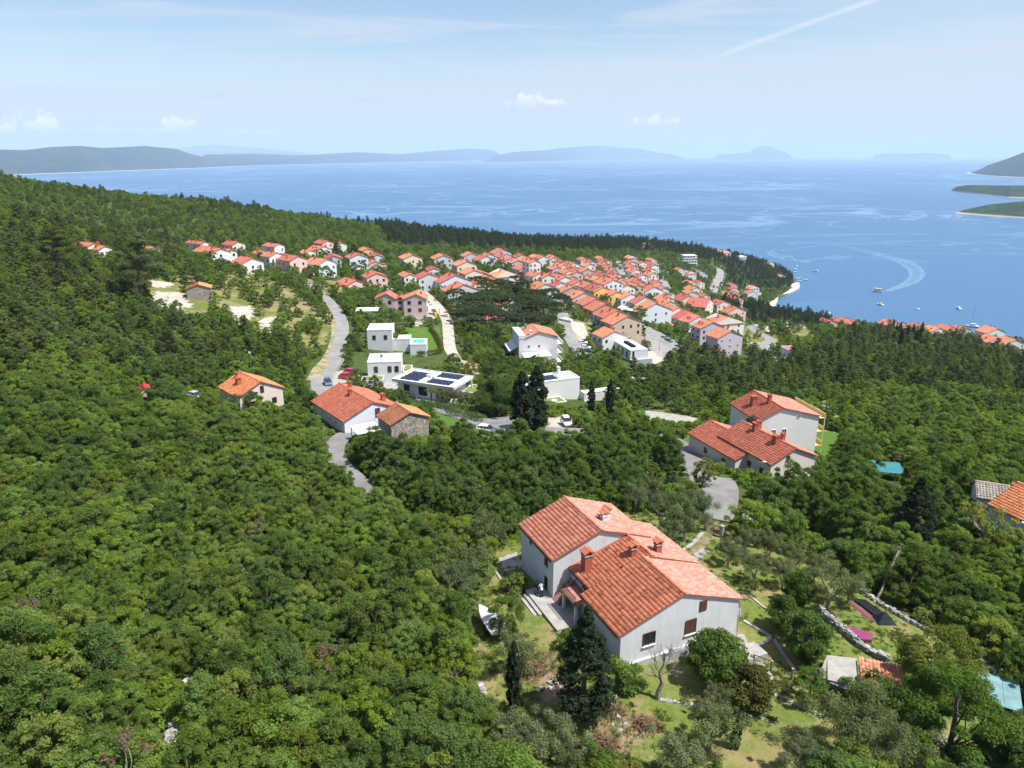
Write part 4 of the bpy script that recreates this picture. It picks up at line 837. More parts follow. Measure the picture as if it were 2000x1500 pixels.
def gable_walls(b, x0, x1, y0, y1, h, xr, zr, base=-3.0, m=0):
    b.quad((x0, y0, base), (x1, y0, base), (x1, y0, h), (xr, y0, zr), (x0, y0, h), m=m); b.quad((x1, y1, base), (x0, y1, base), (x0, y1, h), (xr, y1, zr), (x1, y1, h), m=m)
    b.quad((x0, y1, base), (x0, y0, base), (x0, y0, h), (x0, y1, h), m=m); b.quad((x1, y0, base), (x1, y1, base), (x1, y1, h), (x1, y0, h), m=m)
def gable_roof(b, x0, x1, y0, y1, h, xr, zr, oh=0.35, ov=0.3, th=0.16, m=0, m2=None):
    m2 = m if m2 is None else m2
    for xe, s in ((x0, -1), (x1, 1)):
        sl = (zr-h)/abs(xr-xe); xo = xe+s*oh; zo = h-oh*sl; P = [(xr, y0-ov, zr), (xr, y1+ov, zr), (xo, y1+ov, zo), (xo, y0-ov, zo)]
        T = [(p[0], p[1], p[2]+th) for p in P]
        if s < 0: P = P[::-1]; T = T[::-1]
        b.quad(*T[::-1], m=m); b.quad(*P, m=m2)
        for i in range(4): b.quad(P[i], P[(i+1) % 4], T[(i+1) % 4], T[i], m=m2)
    b.box(xr-.11, xr+.11, y0-ov-.02, y1+ov+.02, zr+th-.05, zr+th+.05, m=m)
HOUSES = []
_rr = random.Random(99)
def house(px, py, gw, ln, st, yaw, wall, roof='r', cluster='town', label=None, cat='house', win='d', ncol=None, left=True, chim=None, slope=0.40, hip=False, plinth=0, pos=None, w=None, name='house'):
    if cluster != 'x' and label is None: roof = _rr.choice([roof]*5+['d', 'r', 'o', 'd']); yaw = yaw+_rr.uniform(-7, 7); wall = _rr.choice([wall]*4+['w', 'e', 'b']) if wall in 'wgbe' else wall
    yw = R(yaw); h = (2.85*st+0.5)*_rr.uniform(.93, 1.06); w0 = w or 10
    for _ in range(4):
        rise = slope*w0/2
        if pos is None: p = gp(px, py, h+rise+.1); dep = p.y*cp-(p.z-CH)*sp+0; az = math.atan2(p.x, p.y); w1 = gw*dep/F*math.cos(az)/max(0.25, abs(math.cos(yw+az)))
        if w is None and pos is None: w0 = min(max(w1, 5.5), 20)
    w_ = w0; rise = slope*w_/2
    e = empty(name, p, yw)
    b = MB(); gable_walls(b, -w_/2, w_/2, 0, ln, h, 0, h+rise); wm = wallm(wall)
    b.build('walls', wm, e)
    b = MB()
    if hip:
        o = 0.4; k = min(w_, ln)/2*0.95; z0 = h-.02; z1 = h+rise; A = [(-w_/2-o, -o), (w_/2+o, -o), (w_/2+o, ln+o), (-w_/2-o, ln+o)]; Rr = [(0, min(k, ln/2)), (0, max(ln-k, ln/2))]
        for P in ([A[0], A[1], Rr[0]], [A[1], A[2], Rr[1], Rr[0]], [A[2], A[3], Rr[1]], [A[3], A[0], Rr[0], Rr[1]]):
            b.quad(*[(q[0], q[1], z0 if q in A else z1) for q in P])
        b.box(-w_/2-o, w_/2+o, -o, ln+o, z0-.14, z0-.01)
    else: gable_roof(b, -w_/2, w_/2, 0, ln, h, 0, h+rise)
    b.build('roof', RF[roof], e)
    d = math.hypot(p.x, p.y); rd = random.Random(int(px*7+py*13))
    nc = chim if chim is not None else rd.choice([1, 1, 2, 2, 3])
    for i in range(nc):
        y = ln*(0.2+0.6*(i+.5)/max(nc, 1)); x = rd.choice([-0.12, 0.1, -.3, .25])*w_; z = h+rise-abs(x)*slope*1.0
        link('chimney', chimney_mesh(0.9), e, loc=(x, y, z), scl=(rd.uniform(.9, 1.5), 1, rd.uniform(.8, 1.2)))
    n = ncol or (2 if w_ < 9 else 3); wm_ = WINS[win]
    for s in range(st):
        z = 1.65+2.85*s
        for c in range(n):
            x = -w_/2+w_*(c+.5)/n+rd.uniform(-.2, .2)
            if rd.random() < 0.85: add_window(e, x, -0.0, z, 1.0, 1.25, 0, wm_)
        nl = max(1, int(ln/3.4))
        for c in range(nl):
            if left and rd.random() < 0.8: add_window(e, -w_/2, ln*(c+.5)/nl, z, 1.0, 1.25, 3, wm_)
            if rd.random() < 0.5: add_window(e, w_/2, ln*(c+.5)/nl, z, 1.0, 1.25, 1, wm_)
    if cluster != 'x' and rd.random() < 0.4 and not hip:
        sd = rd.choice([-1, 1]); aw = rd.uniform(2.2, 3.4); al = ln*rd.uniform(.35, .6); ay = rd.uniform(0, ln-al); b = MB(); xa = sd*(w_/2+.003); xb = sd*(w_/2+aw); b.box(min(xa, xb), max(xa, xb), ay, ay+al, -3, 2.3); b.build('annex_walls', wm, e)
        b = MB(); P = [(xa, ay-.2, 3.1), (xa, ay+al+.2, 3.1), (xb+sd*.3, ay+al+.2, 2.35), (xb+sd*.3, ay-.2, 2.35)]; b.quad(*(P[::-1] if sd > 0 else P)); T = [(q[0], q[1], q[2]+.12) for q in P]; b.quad(*T)
        for i in range(4): b.quad(P[i], P[(i+1) % 4], T[(i+1) % 4], T[i])
        b.build('annex_roof', RF[roof], e)
    if rd.random() < 0.35: b = MB(); b.box(-w_/2-rd.uniform(1, 4), w_/2+rd.uniform(0, 4), -2.6-rd.random()*2, -2.35, -2, .9) if False else b.box(-w_/2-1.5, w_/2+1.5, -3.2, -3.0, -2.5, .9); b.build('garden_wall', wm, e)
    # balcony on the sunny side
    if st >= 2 and w_ > 8 and rd.random() < 0.6:
        b = MB(); b.box(w_/2+.002, w_/2+1.2, ln*.25, ln*.75, 2.9, 3.05); b.box(w_/2+1.1, w_/2+1.2, ln*.25, ln*.75, 3.06, 3.9); b.build('balcony', wm, e)
    for t in np.linspace(0, 1, 4):
        c = p+Matrix.Rotation(yw, 3, 'Z')@Vector((0, ln*t, 0)); BLOCK.append((c.x, c.y, w_/2+.9))
    HOUSES.append(dict(e=e, px=px, py=py, cluster=cluster, wall=wall, st=st, roof=roof, hip=hip)); tag(e, label, cat)
    return e, w_, h, rise
ROOFN = {'r': 'red', 'o': 'orange', 'd': 'dull red', 'k': 'brown'}
ORD = ['first', 'second', 'third', 'fourth', 'fifth', 'sixth', 'seventh', 'eighth', 'ninth', 'tenth', 'eleventh', 'twelfth']
def finish_labels():
    from collections import defaultdict
    D = defaultdict(list)
    for q in HOUSES:
        if q['e'].get('label'): continue
        q['e']['group'] = 'houses '+q['cluster']
        D[(q['wall'], q['st'], q['roof'], q['cluster'])].append(q)
    for (wl, st, rf, cl), L_ in D.items():
        L_.sort(key=lambda q: q['px']); base = f"{WALLN[wl]} {['', 'single', 'two', 'three', 'four'][st]}-storey house, {ROOFN[rf]} roof, {cl}"
        for i, q in enumerate(L_):
            if len(base.split()) > 12: base = base.replace(f', {ROOFN[rf]} roof', '')
            q['e']['label'] = base if len(L_) == 1 else (base+', '+('leftmost' if i == 0 else 'rightmost' if i == len(L_)-1 else ORD[i]+' from left'))
def batch(rows, cluster, yaw=24, ln=10):
    for r in rows:
        px, py, gw, st, wall, roof = r[:6]; kw = dict(r[6]) if len(r) > 6 else {}
        house(px, py, gw, kw.pop('ln', ln), st, kw.pop('yaw', yaw), wall, roof, cluster, **kw)
# the three terraces stepping down the hill (nearest row first)
batch([(1226,617,58,3,'t','r',dict(ln=9,ncol=4,win='d',label='tan three-storey gable house with rows of small dark windows, end of terrace')),
 (1206,606,52,3,'B','r',dict(ln=9,label='blue-walled house in the terrace behind the tan one')),
 (1184,593,50,2,'n','r',dict(ln=9,label='olive-walled terrace house next up from the blue one')),
 (1165,583,48,2,'G','r',dict(ln=8,label='pale green terrace house fourth up from the lower end')),
 (1142,571,46,2,'p','r',dict(ln=8)), (1119,560,44,2,'t','o',dict(ln=8)), (1097,551,34,2,'b','r',dict(ln=7))], 'lower terrace', yaw=24, ln=8)
batch([(1282,592,62,2,'b','r',dict(ln=9,label='broad pale blue-grey house with blank gable behind the thicket')), (1261,580,42,2,'w','r'), (1233,573,38,2,'b','o'),
 (1206,569,36,2,'y','o',dict(ln=10,label='yellow terrace house with shaded side wall')), (1178,560,34,2,'y','o',dict(ln=9,label='second yellow terrace house further up the row')), (1155,553,30,2,'w','r'), (1132,549,30,2,'w','r')], 'middle terrace', yaw=24, ln=8)
batch([(1428,646,48,3,'l','r',dict(ln=8,win='w',ncol=3,label='lilac-grey three-storey terrace end house with white shutters')), (1393,629,46,3,'l','r',dict(ln=8)), (1367,617,42,2,'b','r',dict(ln=8)), (1352,610,40,2,'b','r',dict(ln=8)), (1326,600,38,2,'w','r'), (1310,588,34,2,'c','r')], 'right-hand terrace', yaw=24)
house(1201,646,46,8,2,24,'w','r','x',label='small white house with parapet gable in front of the tan terrace end',win='d',chim=2)
house(1278,560,34,14,2,24,'b','o','x',label='long pale house with many small side windows above the terraces',ncol=2)
house(1387,584,30,14,3,60,'e','r','x',label='beige three-storey apartment block with two chimneys beside the hip-roofed house',ncol=3)
house(1415,588,26,9,3,24,'e','r','x',label='beige block joined behind the two-chimney apartment block')
house(1424,620,74,12,2,20,'w','r','x',label='big white house under a low hipped red roof',hip=True,slope=0.34)
house(1440,600,36,10,2,24,'p','d','x',label='pink-walled house behind the hipped roof beside dark pines')
house(1347,577,36,10,2,24,'c','r','x',label='cream house with two dark gable windows at the terrace top')
batch([(1354,569,22,2,'w','r'),(1361,561,24,2,'w','r'),(1370,549,14,3,'w','r'),(1354,550,16,2,'w','r'),(1380,575,16,2,'w','r'),(1434,554,13,3,'p','r'),(1435,562,14,2,'o','r'),(1436,570,18,2,'o','r'),(1444,578,18,2,'p','r'),(1457,583,18,1,'w','r'),
 (1474,559,20,2,'w','r',dict(hip=True)),(1471,569,20,2,'w','d'),(1421,571,14,1,'w','r'),(1351,530,20,2,'w','r',dict(hip=True)),(1331,524,14,2,'w','r'),(1369,529,18,1,'g','k'),(1410,576,16,1,'w','r'),(1425,578,14,1,'w','o')], 'hollow above the harbour', yaw=15, ln=11)
batch([(1419,489,20,3,'p','r',dict(hip=True,label='pink hotel with pyramid roof among the headland pines',ln=16)),(1506,512,14,2,'c','o'),(1527,522,14,1,'w','o'),(1528,537,12,1,'w','r'),(1276,476,14,1,'w','d'),(1262,475,10,1,'w','r')], 'headland pines', yaw=30, ln=12)
# middle of the town
batch([(1083,500,18,2,'w','r'),(1100,509,20,2,'p','r'),(1122,513,22,2,'w','r'),(1101,517,22,2,'w','o'),(1090,521,22,2,'l','r'),(1116,519,22,2,'w','r'),(1127,522,22,2,'c','r'),(1113,528,24,2,'b','r'),(1128,530,22,2,'p','d'),(1072,536,26,2,'w','r',dict(win='d')),
 (1086,536,24,2,'c','r'),(1105,540,24,2,'w','r'),(1118,539,22,2,'p','r'),(1148,525,28,2,'t','o'),(1158,533,20,1,'w','o'),(1176,530,20,2,'w','r'),(1181,536,22,2,'p','r'),(1170,541,22,2,'w','r'),(1192,545,20,2,'w','r')], 'mid town', yaw=22, ln=10)
house(1199,546,36,12,3,24,'b','r','x',label='large pale blue-white block with two rows of dark windows in the town',ncol=4)
batch([(1143,504,16,2,'w','r'),(1156,509,18,2,'w','d'),(1153,515,20,2,'w','r'),(1177,502,14,2,'w','r'),(1180,508,14,2,'p','r'),(1188,508,14,2,'w','r'),(1184,514,16,2,'p','d'),(1194,520,18,2,'w','r'),(1198,526,16,2,'w','r')], 'left of the climbing street', yaw=20, ln=9)
batch([(1235,500,18,2,'w','r',dict(hip=True)),(1236,511,20,2,'w','r'),(1239,518,18,2,'p','r'),(1244,526,20,2,'b','r'),(1204,533,20,2,'w','r'),(1246,540,18,1,'w','r'),(1250,546,22,2,'b','r'),(1231,549,20,2,'w','r'),(1216,547,20,2,'w','r'),(1203,540,18,2,'p','r'),(1211,541,18,2,'w','r'),(1226,556,30,2,'w','r'),(1246,556,26,2,'t','r'),(1256,536,18,2,'w','r'),(1254,550,20,2,'w','r')], 'right of the climbing street', yaw=22, ln=9)
batch([(1256,511,14,2,'w','r'),(1276,505,14,2,'p','r'),(1272,512,16,2,'w','r'),(1279,517,18,2,'w','r'),(1274,525,18,2,'w','d'),(1277,533,20,2,'w','r'),(1287,549,16,2,'p','r'),(1290,556,18,2,'w','r'),(1297,562,20,2,'w','r'),(1301,571,22,2,'c','r'),(1306,580,24,2,'w','r')], 'by the second climbing street', yaw=22, ln=9)
# upper town by the pine wood
batch([(921,494,30,2,'g','o'),(950,500,36,2,'b','o',dict(label='pale blue-white house with two rows of windows at the wood edge',ncol=4)),(957,496,26,2,'g','r'),(982,487,34,2,'g','o'),(990,496,24,2,'p','r'),(997,504,30,2,'w','o'),(1021,497,26,2,'c','o'),(1036,505,24,2,'c','r'),(1050,499,18,2,'p','r'),(1062,500,20,2,'w','r'),(1083,503,18,2,'w','r'),
 (1012,508,24,2,'l','r'),(1045,508,22,4,'w','r',dict(label='tall white four-storey block in the upper town',ncol=3)),(1030,519,30,2,'w','d'),(912,510,38,2,'c','o',dict(label='cream house with round bush before its gable, upper town')),(942,531,40,1,'n','o'),(926,527,34,2,'g','o'),(992,530,46,1,'w','o',dict(hip=True,ln=14,label='wide low house with hipped orange roof in the upper town')),(1032,531,30,1,'p','r'),(1055,533,28,2,'w','r'),
 (1066,554,50,2,'b','r',dict(label='pale house with blank gable right above the umbrella pines')),(948,540,44,1,'y','d'),(1172,560,30,2,'w','r')], 'upper town', yaw=24, ln=10)
batch([(935,550,44,1,'o','r',dict(ln=12)),(906,555,62,2,'g','r',dict(label='grey gable house with small porch roof at the gravel street',ln=9)),(890,537,62,2,'b','r',dict(label='tall pale blue-grey gable house above the porch house',ln=9)),(838,534,40,2,'g','r',dict(label='grey house with two stacked gable windows at the street top',ln=8)),(801,535,24,2,'w','d',dict(label='small bluish-white house with balcony left of the grey house')),(848,523,26,1,'w','d'),
 (806,497,36,2,'c','o',dict(label='cream house with two chimneys standing alone before the pine wood')),(866,498,36,2,'g','r'),(736,533,40,2,'p','r',dict(ln=9,label='pale pink house behind the poolside terrace')),(695,547,36,1,'p','r',dict(ln=10,yaw=40,label='low house with orange-red roof wrapped in trees above the road')),(1002,585,34,1,'w','r',dict(label='low house half hidden by umbrella pines')),(982,613,24,1,'p','r',dict(label='small roof glimpsed under the umbrella pines'))], 'along the gravel street', yaw=26)
batch([(640,470,22,2,'p','d',dict(yaw=50)),(632,481,30,1,'w','o',dict(yaw=50)),(668,474,18,2,'w','d'),(652,499,32,2,'g','r'),(638,506,36,2,'w','o',dict(yaw=52,ln=11)),(700,496,36,2,'b','r',dict(label='pale house with solar panels on its roof')),(718,485,22,2,'y','o',dict(label='yellow house at the wood edge')),(737,497,26,1,'w','r'),(733,510,26,1,'p','r')], 'left end of the town', yaw=26, ln=10)
batch([(182,474,20,1,'w','r',dict(yaw=60,ln=10)),(204,480,18,1,'w','r',dict(yaw=60,ln=8)),(300,482,14,1,'w','r',dict(yaw=40)),(400,472,18,2,'w','d',dict(yaw=60,ln=15)),(465,472,26,2,'w','r',dict(yaw=56,ln=11)),(430,485,40,2,'w','r',dict(yaw=50,ln=16,label='long white-gabled house at the left end of the hamlet')),(450,487,24,2,'w','r',dict(yaw=50,ln=6)),
 (545,476,20,2,'w','r',dict(yaw=60,ln=11)),(492,504,44,1,'w','r',dict(yaw=48,ln=10,label='low white-gabled house beside the meadow')),(516,490,26,1,'w','o',dict(yaw=50,ln=8)),(540,493,30,2,'w','d',dict(yaw=50,ln=7)),(582,500,34,2,'p','r',dict(yaw=48,ln=15,ncol=2,label='pink two-storey house at the road bend')),(606,489,20,1,'w','d',dict(yaw=50,ln=7)),(620,485,14,1,'w','r',dict(yaw=50,ln=6))], 'left hamlet', yaw=50)
# by the water on the right
batch([(1684,612,26,2,'w','r'),(1661,620,24,1,'p','r'),(1646,624,20,1,'w','r'),(1676,624,26,1,'w','r'),(1625,626,16,1,'p','r'),(1742,613,26,2,'p','r'),(1750,628,26,2,'p','r'),(1770,634,24,1,'p','o'),(1796,626,28,1,'w','o'),(1800,634,24,1,'p','r'),(1824,633,22,1,'g','k'),(1838,631,20,1,'w','r'),(1836,640,30,1,'w','o'),(1858,637,26,1,'w','o'),(1877,645,18,1,'w','r'),(1888,640,20,1,'w','r'),
 (1948,641,36,2,'w','o'),(1938,650,26,1,'w','r'),(1986,650,40,1,'y','o',dict(ln=9)),(1950,659,36,2,'w','o'),(1985,663,44,2,'w','o'),(1975,682,18,1,'p','o')], 'right shore', yaw=12, ln=10)

# ---------------------------------------------------------------- real tiles
TILE_W, TILE_L = 0.34, 0.42
PROF = [(0.0, 0.0), (0.12, 0.0), (0.17, 0.055), (0.24, 0.068), (0.30, 0.045), (0.345, 0.0)]
def tile_template(tw=TILE_W, tl=TILE_L):
    s = tw/0.34; V = []; 
    for y, dz in ((-0.02, 0.035), (tl+0.02, 0.0)):
        for x, z in PROF: V.append((x*s, y, z+dz))
    for x, z in PROF: V.append((x*s, -0.02, z*0.2-0.01))
    n = len(PROF); F_ = [[i, i+1, n+i+1, n+i] for i in range(n-1)]+[[2*n+i, 2*n+i+1, i+1, i] for i in range(n-1)]
    return np.array(V), np.array(F_)
def tile_slope(e, origin, along, up, length, slope_len, mat_, single=0, skip=None, name='roof_tiles', tw=TILE_W, tl=TILE_L, part=None, seed=0, prob=0):
    """origin = eave corner, along = unit vector on the eave, up = unit vector up the slope; first `single` tiles are objects"""
    T, TF = tile_template(tw, tl); along = Vector(along); up = Vector(up); nrm = along.cross(up).normalized()
    if nrm.z < 0: flip = True; nrm = -nrm
    else: flip = False
    nx = int(length/tw); ny = int(round(slope_len/tl)); sx = length/nx/tw; sy = slope_len/ny/tl; g = random.Random(seed+5)
    M3 = np.array([tuple(along*sx), tuple(up*sy), tuple(nrm)]); Vs, Fs, tv = [], [], []; cnt = 0; me1 = None
    for j in range(ny):
        for i in range(nx):
            pos = Vector(origin)+along*(i*tw*sx)+up*(j*tl*sy)+nrm*(0.02+g.gauss(0, .004))
            if skip and skip(pos): continue
            if cnt < single:
                if me1 is None: me1 = np_mesh('roof_tile', T@M3, TF[:, ::-1] if flip else TF, mat_)
                o = link('roof_tile', me1, part or e, loc=pos, rot=(g.gauss(0, .006), g.gauss(0, .006), g.gauss(0, .012))); cnt += 1
            else:
                k = len(Vs)*len(T); Vs.append(T@M3+np.array(pos)+np.array([0, 0, g.gauss(0, .004)])); Fs.append((TF[:, ::-1] if flip else TF)+k); tv += [g.random()]*len(TF); cnt += 1
    if Vs:
        o = link(name, np_mesh(name, np.vstack(Vs), np.vstack(Fs), mat_, {'tv': tv}), part or e); o['kind'] = 'stuff'
def ridge_tiles(e, a, b, mat_, r=0.13, part=None, seg=0.42):
    a = Vector(a); b = Vector(b); n = max(1, int((b-a).length/seg)); d = (b-a)/n; u = d.normalized(); s = u.cross(Vector((0, 0, 1))).normalized(); w = s.cross(u); Vs, Fs, tv = [], [], []; g = random.Random(3)
    for i in range(n):
        for q, rr in ((0, r*1.12), (1.06, r)):
            for k in range(6): th = math.pi*k/5; Vs.append(tuple(a+d*(i+q)+s*math.cos(th)*rr*1.15+w*math.sin(th)*rr+Vector((0, 0, .02))))
        k0 = i*12; Fs += [[k0+k, k0+k+1, k0+7+k, k0+6+k] for k in range(5)]; tv += [g.random()]*5
    o = link('ridge_tiles', np_mesh('ridge_tiles', np.array(Vs), np.array(Fs), mat_, {'tv': tv}), part or e); o['kind'] = 'stuff'; return o
def tiled_gable(e, x0, x1, y0, y1, h, xr, zr, ml, mr_=None, oh=0.35, ov=0.28, th=0.14, single=0, tw=TILE_W, tl=TILE_L, skipL=None, skipR=None, seed=0, name='roof'):
    """roof with laid tiles; returns the deck object that carries them"""
    b = MB(); gable_roof(b, x0, x1, y0, y1, h, xr, zr, oh, ov, th)
    deck = b.build(name, mat('roof_underlay', (0.30, 0.10, 0.06), 0.9, 0.2), e)
    for side, (xe, s, mm, sk) in enumerate(((x0, -1, ml, skipL), (x1, 1, mr_ or ml, skipR))):
        sl = (zr-h)/abs(xr-xe); xo = xe+s*oh; zo = h-oh*sl+th; up = Vector((-s, 0, sl)).normalized(); L_ = math.hypot(xr-xo, zr+th-zo)
        if s < 0: tile_slope(e, (xo, y1+ov, zo), (0, -1, 0), up, y1-y0+2*ov, L_, mm, 0, sk, tw=tw, tl=tl, part=deck, seed=seed) if not single else tile_slope(e, (xo, y0-ov, zo), (0, 1, 0), up, y1-y0+2*ov, L_, mm, single, sk, tw=tw, tl=tl, part=deck, seed=seed)
        else: tile_slope(e, (xo, y0-ov, zo), (0, 1, 0), up, y1-y0+2*ov, L_, mm, 0, sk, tw=tw, tl=tl, part=deck, seed=seed+1)
    ridge_tiles(e, (xr, y0-ov, zr+th+.03), (xr, y1+ov, zr+th+.03), ml, part=deck)
    return deck
def rail(b, pts, h=0.95, gap=0.13, bar=0.025, m=0):
    pts = [Vector(p) for p in pts]
    for p, q in zip(pts, pts[1:]):
        b.bar(p+Vector((0, 0, h)), q+Vector((0, 0, h)), .05, .05, m); b.bar(p+Vector((0, 0, .12)), q+Vector((0, 0, .12)), .03, .03, m); n = max(1, int((q-p).length/gap))
        for i in range(n+1): c = p.lerp(q, i/n); b.bar(c, c+Vector((0, 0, h)), bar, bar, m)

# ---------------------------------------------------------------- the house in the foreground
T_OLD = tile_mat('clay_tile_weathered', (0.47, 0.155, 0.082), 0.42); T_NEW = tile_mat('clay_tile_pink', (0.53, 0.195, 0.125), 0.72); T_SUNLIT = tile_mat('clay_tile_sunlit', (0.50, 0.235, 0.175), 0.85)  # right slopes: overexposed sunlight put into a paler, pinker clay colour
def main_house():
    g = 145.0; A = R(23.8); e = empty('farmhouse', (9.54, 52.4, g), A, 'white farmhouse with stepped weathered clay-tile roofs and brick chimneys, nearest building', 'house')
    PL = mat('farmhouse_plaster', (0.56, 0.57, 0.59), 0.93, 0.07, 0.5, 0.25, 9, 0.12, dirt=0.42)
    PLN = mat('plinth_plaster', (0.42, 0.41, 0.41), 0.95, 0.2, 1.2, 0.4, 6, dirt=0.5)
    # front block, middle block, rear block
    b = MB(); gable_walls(b, 0, 13.1, 0, 6.6, 5.0, 6.5, 7.35, base=-1.5); b.build('front_walls', PL, e)
    b = MB(); gable_walls(b, 1.1, 13.097, 6.603, 15.2, 5.15, 7.6, 7.2, base=-1.5); b.build('middle_walls', PL, e)
    b = MB(); gable_walls(b, -0.9, 10.2, 11.2, 19.0, 6.45, 4.4, 8.5, base=-1.5); b.build('rear_walls', PL, e)
    b = MB(); b.box(0.5, 10.2, -0.30, -.002, -1.5, 1.85); b.box(4.6, 4.9, -0.45, -.302, -1.5, 1.95); b.build('plinth', PLN, e)
    b = MB(); b.box(5.2, 9.9, -.37, -.302, -1.2, 1.75); b.build('stone_base', mat('base_stone', (0.34, 0.33, 0.33), 0.95, 0.35, 2.5, 0.8, 5), e)
    # tiled roofs; the rear roof rises through the middle one
    tiled_gable(e, 0, 13.1, 0, 6.6, 5.0, 6.5, 7.35, T_OLD, T_SUNLIT, single=300, seed=1, ov=0.15)
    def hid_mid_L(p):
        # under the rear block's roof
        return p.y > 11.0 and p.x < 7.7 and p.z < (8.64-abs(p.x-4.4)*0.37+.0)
    tiled_gable(e, 1.1, 13.1, 6.6, 15.2, 5.15, 7.6, 7.2, T_OLD, T_SUNLIT, skipL=hid_mid_L, skipR=hid_mid_L, seed=11, ov=0.15)
    tiled_gable(e, -0.9, 10.2, 11.2, 19.0, 6.45, 4.4, 8.5, T_NEW, T_SUNLIT, seed=21, ov=0.2)
    # windows of the gable: dark brown roller shutters, pale sills
    def shutter_window(x, z, w, h, face=0, y=0.0, op=0):
        f = MB(); f.box(-w/2-.04, -w/2+.05, -.06, .02, -h/2, h/2); f.box(w/2-.05, w/2+.04, -.06, .02, -h/2, h/2); f.box(-w/2+.05, w/2-.05, -.06, .02, h/2-.06, h/2+.03); f.box(-.03, .03, -.05, .02, -h/2, h/2-.06)
        wo = link('window', f.mesh('window', FRAME_B), e, loc=(x, y, z), rot=(0, 0, face*math.pi/2))
        p = MB(); p.quad((-w/2, -.01, -h/2), (w/2, -.01, -h/2), (w/2, -.01, h/2), (-w/2, -.01, h/2)); p.build('pane', GLASS, wo)
        s = MB()
        if op != 2:
            for k in range(int(h/.11)): s.box(-w/2+.06, -.04, -.035, -.015, -h/2+.03+k*.11, -h/2+.11+k*.11)
        if op == 1:
            for k in range(int(h/.11)): s.box(.04, w/2-.06, -.035, -.015, -h/2+.03+k*.11, -h/2+.11+k*.11)
        if s.v: s.build('shutter', FRAME_B, wo)
        q = MB(); q.box(-w/2-.1, w/2+.1, -.16, .02, -h/2-.09, -h/2-.02); q.build('sill', WHITE, wo)
    shutter_window(3.0, 3.75, 1.28, 1.3, op=2); shutter_window(7.55, 3.65, 1.2, 1.5, op=1)
    # attic opening
    f = MB(); f.box(-.42, .42, -.05, .03, -.55, .55); 
    for k in range(8): f.box(-.36, .36, -.08, -.052, -.5+k*.125, -.42+k*.125)
    a_ = link('attic_shutter', f.mesh('attic_shutter', FRAME_B), e, loc=(8.8, 0, 5.55))
    # cellar window and door
    f = MB(); f.box(-.6, .6, -.06, .02, -.4, .4); link('cellar_window', f.mesh('cellar_window', DARK), e, loc=(8.0, -.38, 1.15))
    for x in (-.55, -.2, .15, .5):
        pass
    # left side: windows and door of the rear block, near its stair
    shutter_window(-0.9, 5.2, .65, .9, 3, 12.85, 0); shutter_window(-.9, 5.5, .35, .4, 3, 16.6, 2)
    d = MB(); d.box(-.42, .42, -.05, .02, 0, 1.6); dd = link('door', d.mesh('door', DARK), e, loc=(-.9, 12.75, 1.97), rot=(0, 0, 3*math.pi/2))
    d = MB(); d.box(-.5, -.43, -.08, .02, 0, 1.64); d.box(.43, .5, -.08, .02, 0, 1.64); d.box(-.5, .5, -.08, .02, 1.642, 1.72); d.build('door_frame', WHITE, dd)
    shutter_window(1.1, 4.6, .7, .8, 3, 8.4, 2)
    # outside stair against the rear block's near gable up to the middle block's door
    st = MB(); n = 14
    for k in range(n): st.box(-1.0+k*.15, -.85+k*.15, 9.75, 11.15, 1.2, 1.97+1.95*(k+1)/n)
    STM = mat('stair_stone', (0.36, 0.20, 0.15), 0.9, 0.3, 2, 0.3, 8)
    s_ = st.build('stair', STM, e)
    rl = MB(); rail(rl, [(-1.0, 9.8, 2.0), (1.0, 9.8, 3.9)], 0.8); rl.build('railing', DARK, s_)
    b = MB(); b.box(-.85, 1.09, 6.62, 9.7, 3.78, 3.94); b.build('landing', mat('landing_slab', (0.34, 0.17, 0.12), 0.9, 0.25), e)
    b = MB(); b.box(-.8, -.55, 6.75, 7.0, 1, 3.778); b.box(-.8, -.55, 9.2, 9.45, 1, 3.778); b.build('landing_post', PL, e)
    b = MB(); rail(b, [(-.8, 9.5, 3.94), (-.8, 6.7, 3.94)], .8); b.build('landing_railing', DARK, e)
    # paved apron with steps on the left
    b = MB(); b.box(-2.9, 1.0, 6.4, 13.6, .8, 1.98); b.build('apron', CONC, e); b = MB(); b.box(-3.3, -2.91, 9.5, 13.2, .7, 1.8); b.box(-3.7, -3.31, 9.8, 13.0, .6, 1.6); b.build('apron_step', CONC, e)
    # balcony on the right
    b = MB(); b.box(13.102, 14.3, .9, 4.4, 2.4, 2.56); b.box(14.2, 14.3, .9, 4.4, 2.562, 3.1); b.box(13.102, 14.198, .9, 1.0, 2.562, 3.1); bo = b.build('balcony', PL, e)
    b = MB(); rail(b, [(13.15, .95, 3.1), (14.25, .95, 3.1), (14.25, 4.35, 3.1)], .55, .12); b.build('balcony_railing', FRAME_B, bo)
    # gutters and downpipes
    GUT = mat('gutter_dark', (0.10, 0.055, 0.04), 0.5, 0.2)
    def gutter(p, q): b = MB(); b.tube([p, q], .07, 7); b.build('gutter', GUT, e)
    gutter((-.42, -.1, 4.86), (-.42, 6.7, 4.86)); gutter((-1.3, 11.1, 6.3), (-1.3, 19.1, 6.3)); gutter((13.5, -.1, 4.86), (13.5, 15.3, 4.9)); gutter((.72, 6.8, 4.98), (.72, 10.9, 4.98))
    for p in ((-.07, -.07), (-.07, 6.67), (13.2, -.07)): b = MB(); b.tube([(p[0], p[1], 4.8), (p[0], p[1], .2)], .045, 6); b.build('downpipe', mat('pipe_grey', (0.42, 0.43, 0.45), 0.5, 0.1), e)
    b = MB(); b.tube([(-.98, 11.12, 6.3), (-.98, 11.12, .2)], .045, 6); b.build('downpipe', MATS['pipe_grey'], e)
